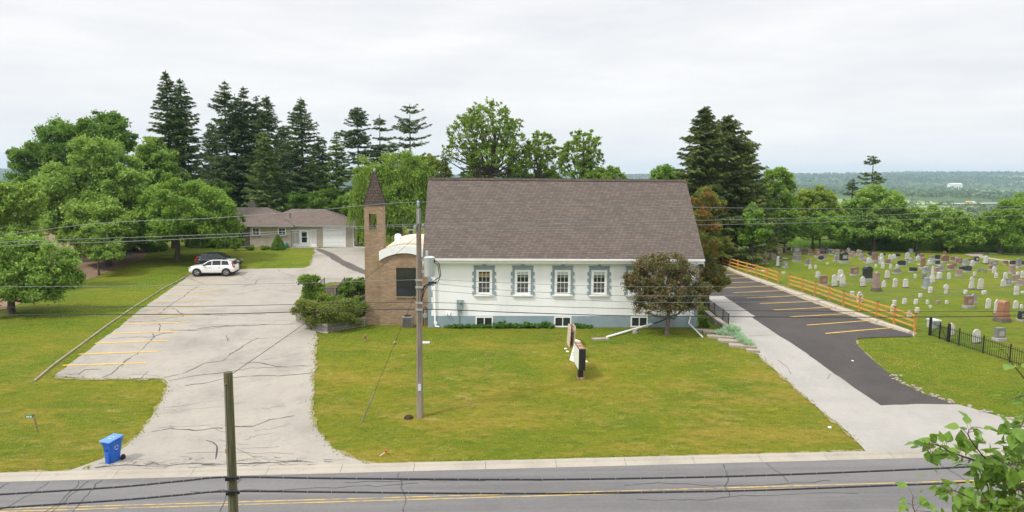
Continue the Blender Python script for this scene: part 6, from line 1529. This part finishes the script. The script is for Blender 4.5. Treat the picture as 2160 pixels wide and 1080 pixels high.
def headstone(p, w, h, typ, colr, r):
    T = empty('headstone', p, math.radians(r.uniform(6, 13)), None, 'headstone')
    mt = GS[colr][0]; tilt = Matrix.Rotation(r.normal() * .022, 4, 'Y') @ Matrix.Rotation(r.normal() * .02, 4, 'X')
    def put(m, name, mm, par=T, bev=.012):
        m.v = [tuple(tilt @ Vector(q)) for q in m.v]; return m.build(name, mm, par, bevel=bev)
    hb_ = w / 2; bh = min(.32, h * .22)
    if typ in ('die', 'ser', 'rnd', 'tbb', 'big', 'mon', 'dsc'):
        t = .30 if typ != 'tbb' else .2
        if typ in ('big', 'mon'): t = .5; bh = h * .24
        put(MB().box(-hb_, hb_, -t / 2 - .1, t / 2 + .1, -.15, bh), 'base', K['gbase'], bev=.02)
        a = hb_ * (.86 if typ != 'tbb' else .78); z0, z1 = bh + .003, h
        if typ == 'die': m = MB().prism([(-a, z0), (a, z0), (a, z1 - .02), (0, z1), (-a, z1 - .02)], -t / 2, t / 2, 'y')
        elif typ == 'ser': m = MB().prism([(-a, z0), (a, z0)] + [(-q[0], q[1]) for q in arcpts(-a, a, z0 + (z1 - z0) * .76, (z1 - z0) * .24)], -t / 2, t / 2, 'y')
        elif typ in ('rnd', 'tbb'): m = MB().prism([(-a, z0), (a, z0)] + [(-q[0], q[1]) for q in arcpts(-a, a, z0 + (z1 - z0) * .6, (z1 - z0) * .4)], -t / 2, t / 2, 'y')
        elif typ == 'dsc': m = MB().prism([(a * .98 * math.cos(q), z0 + (z1 - z0) * .5 + (z1 - z0) * .52 * math.sin(q)) for q in np.linspace(0, 2 * math.pi, 21)[:-1] if math.sin(q) > -.93], -t / 2, t / 2, 'y')
        elif typ == 'big': a *= .72; m = MB().prism([(-a, z0), (a, z0), (a * 1.0, z0 + .3 * (z1 - z0)), (a * .92, z1 - .12), (a * .8, z1), (-a * .8, z1), (-a * .92, z1 - .12), (-a, z0 + .3 * (z1 - z0))], -t / 2, t / 2, 'y')
        else:
            a *= .9; zc = z0 + (z1 - z0) * .68
            m = MB().box(-a, a, -t / 2 - .05, t / 2 + .05, z0, z0 + .12).box(-a * .84, a * .84, -t / 2, t / 2, z0 + .12, zc)
            put(MB().box(-a, a, -t / 2 - .06, t / 2 + .06, zc + .001, zc + .08).prism([(-a * .96, zc + .081), (a * .96, zc + .081), (a * .6, z1 - .12), (0, z1), (-a * .6, z1 - .12)], -t / 2, t / 2, 'y'), 'cornice', mt)
            if h > 1.9: put(MB().lathe([(0, z1 - .02), (.09, z1), (.12, z1 + .09), (.08, z1 + .18), (0, z1 + .2)], n=12), 'ball_finial', mt, bev=0)
        st = put(m, 'stone', mt)
        if h > .7 and colr in 'drgpb' and r.random() < .75:
            put(MB().box(-a * .62, a * .62, -t / 2 - .006, -t / 2 - .001, z0 + (z1 - z0) * .22, z0 + (z1 - z0) * .66), 'inscription', K['engrave'] if colr in 'dg' else GS['p'][0], st, 0)
    elif typ in ('tab', 'got', 'shp', 'crs'):
        t = .11; a = hb_ * .94
        if typ == 'tab': pr_ = [(-a, -.1), (a, -.1)] + [(-q[0], q[1]) for q in arcpts(-a, a, h - a * .9, a * .9)]
        elif typ == 'got': pr_ = [(-a, -.1), (a, -.1), (a, h - a * 1.1), (a * .6, h - a * .45), (0, h), (-a * .6, h - a * .45), (-a, h - a * 1.1)]
        elif typ == 'shp': pr_ = [(-a, -.1), (a, -.1), (a, h * .3), (a * .72, h * .5), (a * .7, h * .68)] + [(-q[0] * 1.0, q[1]) for q in arcpts(-a * .85, a * .85, h * .76, h * .24)] + [(-a * .7, h * .68), (-a * .72, h * .5), (-a, h * .3)]
        else: pr_ = [(-a * .6, -.1), (a * .6, -.1), (a * .6, h * .45), (a, h * .58), (a, h * .8), (a * .45, h * .93), (0, h), (-a * .45, h * .93), (-a, h * .8), (-a, h * .58), (-a * .6, h * .45)]
        put(MB().prism(pr_, -t / 2, t / 2, 'y'), 'stone', mt, bev=.012)
        if h > .9: put(MB().box(-hb_, hb_, -.15, .15, -.1, .10), 'base', K['gdark'], bev=.02)
    elif typ == 'pil':
        put(MB().box(-hb_, hb_, -hb_, hb_, -.1, h * .16), 'base', K['gbase'] if colr != 'l' else K['gdark'], bev=.02)
        a = hb_ * .62
        put(MB().box(-a * 1.15, a * 1.15, -a * 1.15, a * 1.15, h * .163, h * .3).box(-a, a, -a, a, h * .301, h * .93, taper=a * .12).box(-a, a, -a, a, h * .931, h, taper=a * .4), 'stone', mt)
    elif typ == 'nee':
        put(MB().box(-hb_, hb_, -hb_, hb_, -.1, h * .12), 'base', K['gbase'], bev=.02)
        put(MB().box(-hb_ * .8, hb_ * .8, -hb_ * .8, hb_ * .8, h * .122, h * .42).box(-hb_ * .5, hb_ * .5, -hb_ * .5, hb_ * .5, h * .422, h * .93, taper=hb_ * .2).lathe([(hb_ * .3, h * .931), (hb_ * .32, h * .97), (0, h)], n=8), 'stone', mt)
    elif typ == 'obe':
        put(MB().box(-hb_, hb_, -hb_, hb_, -.1, h * .09).box(-hb_ * .9, hb_ * .9, -hb_ * .9, hb_ * .9, h * .091, h * .17), 'base', K['gdark'], bev=.02)
        a = hb_ * .76
        put(MB().box(-a, a, -a, a, h * .171, h * .38).box(-a * 1.06, a * 1.06, -a * 1.06, a * 1.06, h * .381, h * .41), 'plinth', mt, bev=.02)
        a *= .86; top = MB().box(-a, a, -a, a, h * .411, h * .86, taper=a * .06); b = a * .94
        if colr == 'o': top.prism([(-b, h * .861), (b, h * .861)] + [(-q[0], q[1]) for q in arcpts(-b, b, h * .865, h * .12)], -b, b, 'y')
        else: top.prism([(-b, h * .861), (b, h * .861), (b, h * .9), (0, h), (-b, h * .9)], -b, b, 'y').prism([(-b, h * .862), (b, h * .862), (b, h * .899), (0, h * .996), (-b, h * .899)], -b * 1.004, b * 1.004, 'x')
        put(top, 'shaft', mt, bev=.015)
    elif typ == 'slb':
        put(MB().box(-hb_ * .9, hb_ * .9, -.28, .28, -.1, h * .78), 'stone', mt, bev=.02)
        put(MB().box(-hb_, hb_, -.36, .36, h * .782, h), 'cap', GS['l'][0], bev=.04)
    elif typ == 'flt': put(MB().box(-hb_, hb_, -.28, .28, -.05, .07), 'stone', mt, bev=.02)
    else:
        put(MB().box(-hb_ * .92, hb_ * .92, -.11, .11, -.1, h), 'stone', mt, bev=.02)
    return T
rec = []
for (ox, oy, lst) in ((1540, 500, A_LIST), (1740, 500, B_LIST), (1940, 500, C_LIST), (1940, 590, E_LIST), (1720, 590, D_LIST)):
    for e in lst.split('|'):
        x0, x1, y0, y1, typ, colr = e.split(); x0, x1, y0, y1 = (float(q) / 9.818 for q in (x0, x1, y0, y1))
        rec.append(((ox + (x0 + x1) / 2), oy + y1, x1 - x0, y1 - y0, typ, colr))
ORD = ['first', 'second', 'third', 'fourth', 'fifth', 'sixth', 'seventh', 'eighth', 'ninth', 'tenth', 'eleventh', 'twelfth', 'thirteenth', 'fourteenth', 'fifteenth', 'sixteenth']
def zone(u, v):
    if v < 537: return 'in the back rows below the tall grass'
    if v < 553: return 'in the second back band'
    if v < 576: return 'in the middle of the cemetery'
    if v < 612: return 'in the front middle of the cemetery'
    return 'in the open front part of the cemetery'
groups = {}
rng = np.random.default_rng(31)
for i, (u, v, w_, h_, typ, colr) in enumerate(rec):
    groups.setdefault((typ, colr, zone(u, v)), []).append((u, i))
for i, (u, v, w_, h_, typ, colr) in enumerate(rec):
    p = pt(u, v - .6); D = float(np.dot(p - CAM, HF)); s = D / F
    ca = math.cos(math.atan2(HC - p[2], D))
    wm = max(.28, w_ * s); hm = max(.1, (h_ - (1.5 if typ != 'flt' else 0)) * s / ca) if typ != 'flt' else .08
    if typ in ('pil', 'obe', 'nee'): wm *= .86
    p = p + np.array([0, .1 if typ in ('tab', 'got', 'blk', 'crs', 'shp', 'flt') else .25, 0])
    T = headstone(p, wm, hm, typ, colr, rng)
    G = sorted(groups[(typ, colr, zone(u, v))]); k = [j for _, j in G].index(i)
    noun = 'monument' if typ in ('big', 'mon', 'obe', 'nee', 'pil') else 'marker' if typ in ('flt', 'blk') else 'headstone'
    cn = GS[colr][1]
    if typ in ('blk', 'crs') and colr == 'w': cn = 'white'
    nm_ = f'{cn} {SHP[typ]} {noun}'
    if len(G) == 1: lab = f'{nm_}, the only one of its kind {zone(u, v)}'
    else: lab = f'{nm_}, {ORD[k]} of {len(G)} from the left {zone(u, v)}'
    if len(lab.split()) > 16: lab = lab.replace('the only one of its kind', 'alone of its kind').replace(' from the left', ' from left').replace(' of the cemetery', '').replace(' below the tall grass', '')
    if len(lab.split()) > 16: lab = lab.replace('the only one of its kind ', 'alone of its kind ').replace(' of the cemetery', '').replace(' below the tall grass', '').replace(f' of {len(G)} from the left', f' of {len(G)} from left')
    T['label'] = lab; T['group'] = 'headstones in the cemetery'
# ---------------------------------------------------------------- birch whose top reaches in at the lower right
rng = np.random.default_rng(99)
bx = dep(2330, 1150, 4.4); bz = float(zg(bx[0], bx[1]))
BT = empty('birch_tree', (bx[0], bx[1], bz), 0, 'leafy birch branches with bright green leaves at the lower right corner', 'tree')
BO = np.array([bx[0], bx[1], bz])
trunk = MB(); hT = dep(2200, 1000, 3.9)[2] - bz
trunk.tube([(0, 0, -.3), (.05, 0, 2.5), (.0, -.02, 5), (-.03, -.05, hT * .8), (-.08, -.1, hT)], [.12, .09, .06, .032, .012], 10)
LV, LQ = [], []
def leaf(p, d, n, L):
    """ovate pointed birch leaf folded along its midrib: base p, direction d, normal n"""
    d = d / np.linalg.norm(d); s = np.cross(n, d); s /= np.linalg.norm(s) + 1e-9; n = np.cross(d, s)
    W = L * rng.uniform(.30, .38); f = rng.uniform(.12, .4); c = rng.uniform(-.15, .3)
    prof = [(.0, 0), (.14, .62), (.34, 1.0), (.58, .78), (.82, .34), (1.0, 0)]
    k = len(LV)
    mid = [p + d * L * t - n * c * L * t * t for t, _ in prof]
    for i, (t, w) in enumerate(prof):
        LV.append(mid[i])
        if 0 < i < 5: LV.append(mid[i] + s * W * w + n * W * w * f); LV.append(mid[i] - s * W * w + n * W * w * f)
    I = lambda i, side: k + (0 if i == 0 else 1 + (i - 1) * 3 + side) if i < 5 else k + 13
    for i in range(5):
        for sd in (1, 2):
            a, b, c_, e = I(i, 0), I(i + 1, 0), (I(i + 1, sd) if i + 1 < 5 else None), (I(i, sd) if i > 0 else None)
            q = [x for x in (a, b, c_, e) if x is not None]
            LQ.append(tuple(q if sd == 1 else q[::-1]))
twigs = MB()
def branch(ctrl, r0, nl, L=.062, drop=.3):
    P = [dep(u, v, D) - BO for u, v, D in ctrl]
    S = np.array(smooth_line(P, 8)); m = len(S)
    twigs.tube([tuple(q) for q in S], list(np.linspace(r0, .0016, m)), 6)
    for i in range(nl):
        t = (i + rng.random()) / nl * .97 + .03; q = t * (m - 1); j = min(int(q), m - 2); b = S[j] + (S[j + 1] - S[j]) * (q - j); ax = S[j + 1] - S[j]; ax /= np.linalg.norm(ax)
        side = unit(rng, 1)[0]; side -= ax * side.dot(ax); side /= np.linalg.norm(side)
        st = ax * .5 + side * .9 + np.array([0, 0, .15]); st /= np.linalg.norm(st); sl_ = rng.uniform(.012, .06)
        tip = b + st * sl_
        twigs.tube([tuple(b), tuple((b + tip) / 2 + [0, 0, .003]), tuple(tip)], [.0011, .0009, .0008], 4, False)
        d = st * .7 + np.array([0, 0, -drop]) + rng.normal(size=3) * .3; n = np.array([0, -.25, 1.0]) + rng.normal(size=3) * .45
        leaf(tip, d, n, L * rng.uniform(.6, 1.15))
        if rng.random() < .09:
            e = b + np.array([rng.normal() * .006, rng.normal() * .006, -rng.uniform(.02, .035)])
            MB().tube([tuple(b), tuple((b + e) / 2), tuple(e)], [.003, .005, .003], 6).build('catkin', LM['lime'], BT, smooth=True)
B_ = [([(2330, 1040, 3.9), (2190, 1010, 3.7), (2110, 985, 3.55), (2060, 972, 3.45), (2010, 955, 3.35), (1975, 938, 3.3), (1952, 945, 3.28)], .009, 44),
      ([(2190, 1010, 3.7), (2150, 1000, 3.5), (2090, 975, 3.4), (2060, 945, 3.35), (2042, 915, 3.3), (2053, 900, 3.3)], .006, 22),
      ([(2330, 1060, 3.9), (2230, 985, 3.7), (2170, 935, 3.55), (2128, 950, 3.5), (2112, 985, 3.45), (2118, 1010, 3.45)], .007, 34),
      ([(2290, 1120, 3.9), (2170, 1045, 3.6), (2110, 1000, 3.5), (2080, 1000, 3.45), (2085, 1040, 3.45), (2070, 1070, 3.45)], .007, 34),
      ([(2280, 1150, 3.8), (2180, 1080, 3.5), (2120, 1060, 3.4), (2060, 1055, 3.35), (2012, 1035, 3.3), (1998, 1040, 3.3)], .006, 26),
      ([(2330, 1000, 3.9), (2220, 900, 3.6), (2185, 860, 3.5), (2150, 905, 3.45), (2140, 930, 3.42)], .006, 26),
      ([(2330, 960, 3.8), (2230, 870, 3.5), (2175, 815, 3.4), (2150, 785, 3.35), (2130, 760, 3.3), (2124, 745, 3.3)], .005, 9),
      ([(2330, 930, 3.8), (2230, 840, 3.5), (2165, 835, 3.4), (2148, 838, 3.4), (2134, 842, 3.38)], .004, 5),
      ([(2260, 1180, 3.8), (2140, 1110, 3.5), (2090, 1085, 3.45), (2040, 1075, 3.4), (2022, 1060, 3.4)], .006, 26),
      ([(2300, 1090, 3.7), (2200, 1030, 3.5), (2150, 1030, 3.4), (2130, 1060, 3.38), (2110, 1090, 3.36)], .006, 34),
      ([(2200, 1260, 3.6), (2050, 1180, 3.4), (1960, 1120, 3.3), (1928, 1075, 3.3), (1926, 1045, 3.3)], .005, 14),
      ([(2200, 1260, 3.6), (2080, 1180, 3.4), (1990, 1120, 3.35), (1965, 1085, 3.3)], .004, 10),
      ([(2330, 1100, 3.6), (2240, 1030, 3.4), (2180, 990, 3.3), (2150, 975, 3.25), (2130, 985, 3.22)], .005, 30),
      ([(2330, 1180, 3.6), (2240, 1110, 3.4), (2180, 1070, 3.3), (2140, 1075, 3.25), (2120, 1100, 3.2)], .005, 30),
      ([(2330, 1000, 3.5), (2240, 960, 3.3), (2190, 915, 3.25), (2160, 900, 3.2), (2135, 905, 3.2)], .005, 24)]
for c_, r_, n_ in B_: branch(c_, r_, int(n_ * (1.75 if n_ > 15 else 1.1)), .073)
# boughs outside the picture carry on down the tree
for k in range(26):
    z0 = rng.uniform(3.5, hT * .95); az = rng.uniform(-.6, 2.4); L = rng.uniform(.8, 1.7) * (1.15 - z0 / hT * .5)
    a0 = np.array([0, 0, z0]); d = np.array([math.cos(az), math.sin(az), .35]); P = [a0 + d * L * t + np.array([0, 0, -.35 * L * t * t]) for t in np.linspace(0, 1, 5)]
    branch_pts = P; S = np.array(smooth_line(P, 4)); twigs.tube([tuple(q) for q in S], list(np.linspace(.014, .002, len(S))), 5)
    for j in range(60):
        q = S[rng.integers(4, len(S))] + rng.normal(size=3) * .13; leaf(q, rng.normal(size=3) + [0, 0, -.6], np.array([0, 0, 1.]) + rng.normal(size=3) * .5, .06 * rng.uniform(.7, 1.2))
for P in ([(0, 0, hT * .72), dep(2330, 1040, 3.9) - BO], [(0, 0, hT * .6), dep(2200, 1260, 3.6) - BO], [(0, 0, hT * .85), dep(2330, 960, 3.8) - BO], [(0, 0, hT * .68), dep(2280, 1150, 3.8) - BO], [(0, 0, hT * .7), dep(2330, 1180, 3.6) - BO], [(0, 0, hT * .78), dep(2330, 1000, 3.5) - BO]):
    a, b = np.array(P[0]), np.array(P[1]); twigs.tube([tuple(a), tuple((a + b) / 2 + [0, 0, -.03]), tuple(b)], [.02, .014, .009], 6)
me = bpy.data.meshes.new('leaves'); me.from_pydata([tuple(v) for v in LV], [], LQ)
me.polygons.foreach_set('use_smooth', np.ones(len(me.polygons), bool))
link('leaves', me, LM['birch'], BT)
trunk.build('trunk', K['barkgrey'], BT, smooth=True)
twigs.build('twigs', K['birchbark'], BT, smooth=True)
# ---------------------------------------------------------------- the valley beyond: woods, far farm, highway traffic, haze
rng = np.random.default_rng(17)
def woods(name, pts, size, hgt, nleaf, q):
    C, S = [], []
    for (x, y), hh in zip(pts, hgt):
        z = float(zg(x, y)); r = hh * rng.uniform(.42, .6)
        d = unit(rng, nleaf); d[:, 2] = np.abs(d[:, 2]) * 1.2 - .25
        C.append(np.array([x, y, z + hh * .52]) + d * np.array([r, r, hh * .5]) * (.75 + .3 * rng.random((nleaf, 1)))); S.append(np.full(nleaf, q))
    C = np.concatenate(C); S = np.concatenate(S) * rng.uniform(.6, 1.3, len(C))
    return tag(leafobj(name, leaves(C, S, rng, .4, .7), LM['far'], None), kind='stuff')
def field_ok(x, y):
    if abs(y - 1130 - .03 * x) < 34 and x > -150: return rng.random() < .05
    if 540 < x < 1120 and 850 < y < 1030: return False
    if 500 < x < 1300 and 1030 <= y < 1105: return rng.random() < .35
    return math.sin(x / 210 + 1.3) * math.sin(y / 260 + .4) + .35 * math.sin(x / 77 + y / 93) < .22
P, Hh = [], []
while len(P) < 2600:
    y = 150 + 1150 * rng.random() ** .9; x = rng.uniform(-.95, .95) * y * 1.05
    if field_ok(x, y): P.append((x, y)); Hh.append(rng.uniform(6, 13))
woods('valley_woods', P, 1, Hh, 64, 1.15)
P, Hh = [], []
while len(P) < 5200:
    y = 1250 + 1900 * rng.random(); x = rng.uniform(-.95, .95) * y
    if math.sin(x / 330 + 2.3) * math.sin(y / 300 + .9) + .3 * math.sin(x / 120 + y / 150) < .42: P.append((x, y)); Hh.append(rng.uniform(9, 17))
woods('distant_woods', P, 1, Hh, 26, 2.6)
P, Hh = [], []
while len(P) < 8000:
    y = 3100 + 2500 * rng.random(); x = rng.uniform(-.95, .95) * y
    P.append((x, y)); Hh.append(rng.uniform(14, 24))
woods('hill_woods', P, 1, Hh, 14, 6.0)
def far_pt(u, v, D):
    p = dep(u, v, D); return np.array([p[0], p[1], float(zg(p[0], p[1]))])
hy = lambda x: 1130 + .03 * x
def on_hwy(u):
    D = 1150.0
    for _ in range(6): p = dep(u, 420, D); D *= hy(p[0]) / p[1]
    p = dep(u, 420, D); return (p[0], p[1], float(zg(p[0], p[1])) + 2.0)
T = empty('tanker_truck', on_hwy(2046), .03, 'tiny yellow tanker truck on the far highway at the right', 'truck')
MB().lathe([(0, 0), (1.2, .1), (1.5, 1), (1.5, 10), (1.2, 10.9), (0, 11)], n=14, M=Matrix.Translation((-7, 0, 2.4)) @ Matrix.Rotation(math.pi / 2, 4, 'Y')).build('tank', mat('yellow_tank', (.75, .46, .05), None, .3, .5), T, smooth=True)
MB().box(5.2, 8.2, -1.2, 1.2, .9, 3.6).prism([(8.2, .9), (9.8, .9), (9.8, 2.0), (8.2, 2.3)], -1.1, 1.1, 'y').build('cab', K['white'], T, bevel=.1)
m = MB().box(-6.8, 9.4, -1.0, 1.0, .6, .95)
for x in (-5.5, -4.2, 3.2, 4.5, 8.6): m.lathe([(0, -1.2), (.5, -1.2), (.5, 1.2), (0, 1.2)], n=10, M=Matrix.Translation((x, 0, .5)) @ Matrix.Rotation(math.pi / 2, 4, 'X'))
m.build('chassis', K['rubber'], T)
T = empty('box_truck', on_hwy(1961), .03, 'tiny white box truck on the far highway, left of the yellow tanker', 'truck')
MB().box(-5, 2.6, -1.3, 1.3, 1.0, 4.0).build('cargo_box', K['white'], T, bevel=.05)
MB().box(2.8, 5, -1.2, 1.2, .8, 3.0).build('cab', K['white'], T, bevel=.2)
m = MB()
for x in (-3.5, 3.8): m.lathe([(0, -1.25), (.5, -1.25), (.5, 1.25), (0, 1.25)], n=10, M=Matrix.Translation((x, 0, .5)) @ Matrix.Rotation(math.pi / 2, 4, 'X'))
m.build('wheels_axle', K['rubber'], T)
b0 = far_pt(2015, 383, 2700)
T = empty('farm_shed', (b0[0], b0[1], b0[2] + 14), .2, 'tiny long white shed on the wooded slope below the skyline', 'shed')
MB().box(-28, 28, -8, 8, -14, 5).build('wall', K['white'], T)
MB().prism([(-9, 5), (9, 5), (0, 10)], -29, 29, 'x').build('roof', mat('shed_roof', (.68, .68, .66), None, .1, .7), T)
# pale morning haze filling the whole scene
hz = MB().box(-6500, 6500, -200, 5800, -45, 115).build('haze', None)
hm = bpy.data.materials.new('haze'); hm.use_nodes = True
nt = hm.node_tree; nt.nodes.remove(nt.nodes['Principled BSDF'])
pv = nt.nodes.new('ShaderNodeVolumePrincipled')
pv.inputs['Color'].default_value = (.58, .79, .97, 1)
pv.inputs['Density'].default_value = 0.00014
pv.inputs['Anisotropy'].default_value = 0.1
nt.links.new(pv.outputs[0], nt.nodes['Material Output'].inputs['Volume'])
hz.data.materials.append(hm)
tag(hz, kind='stuff')
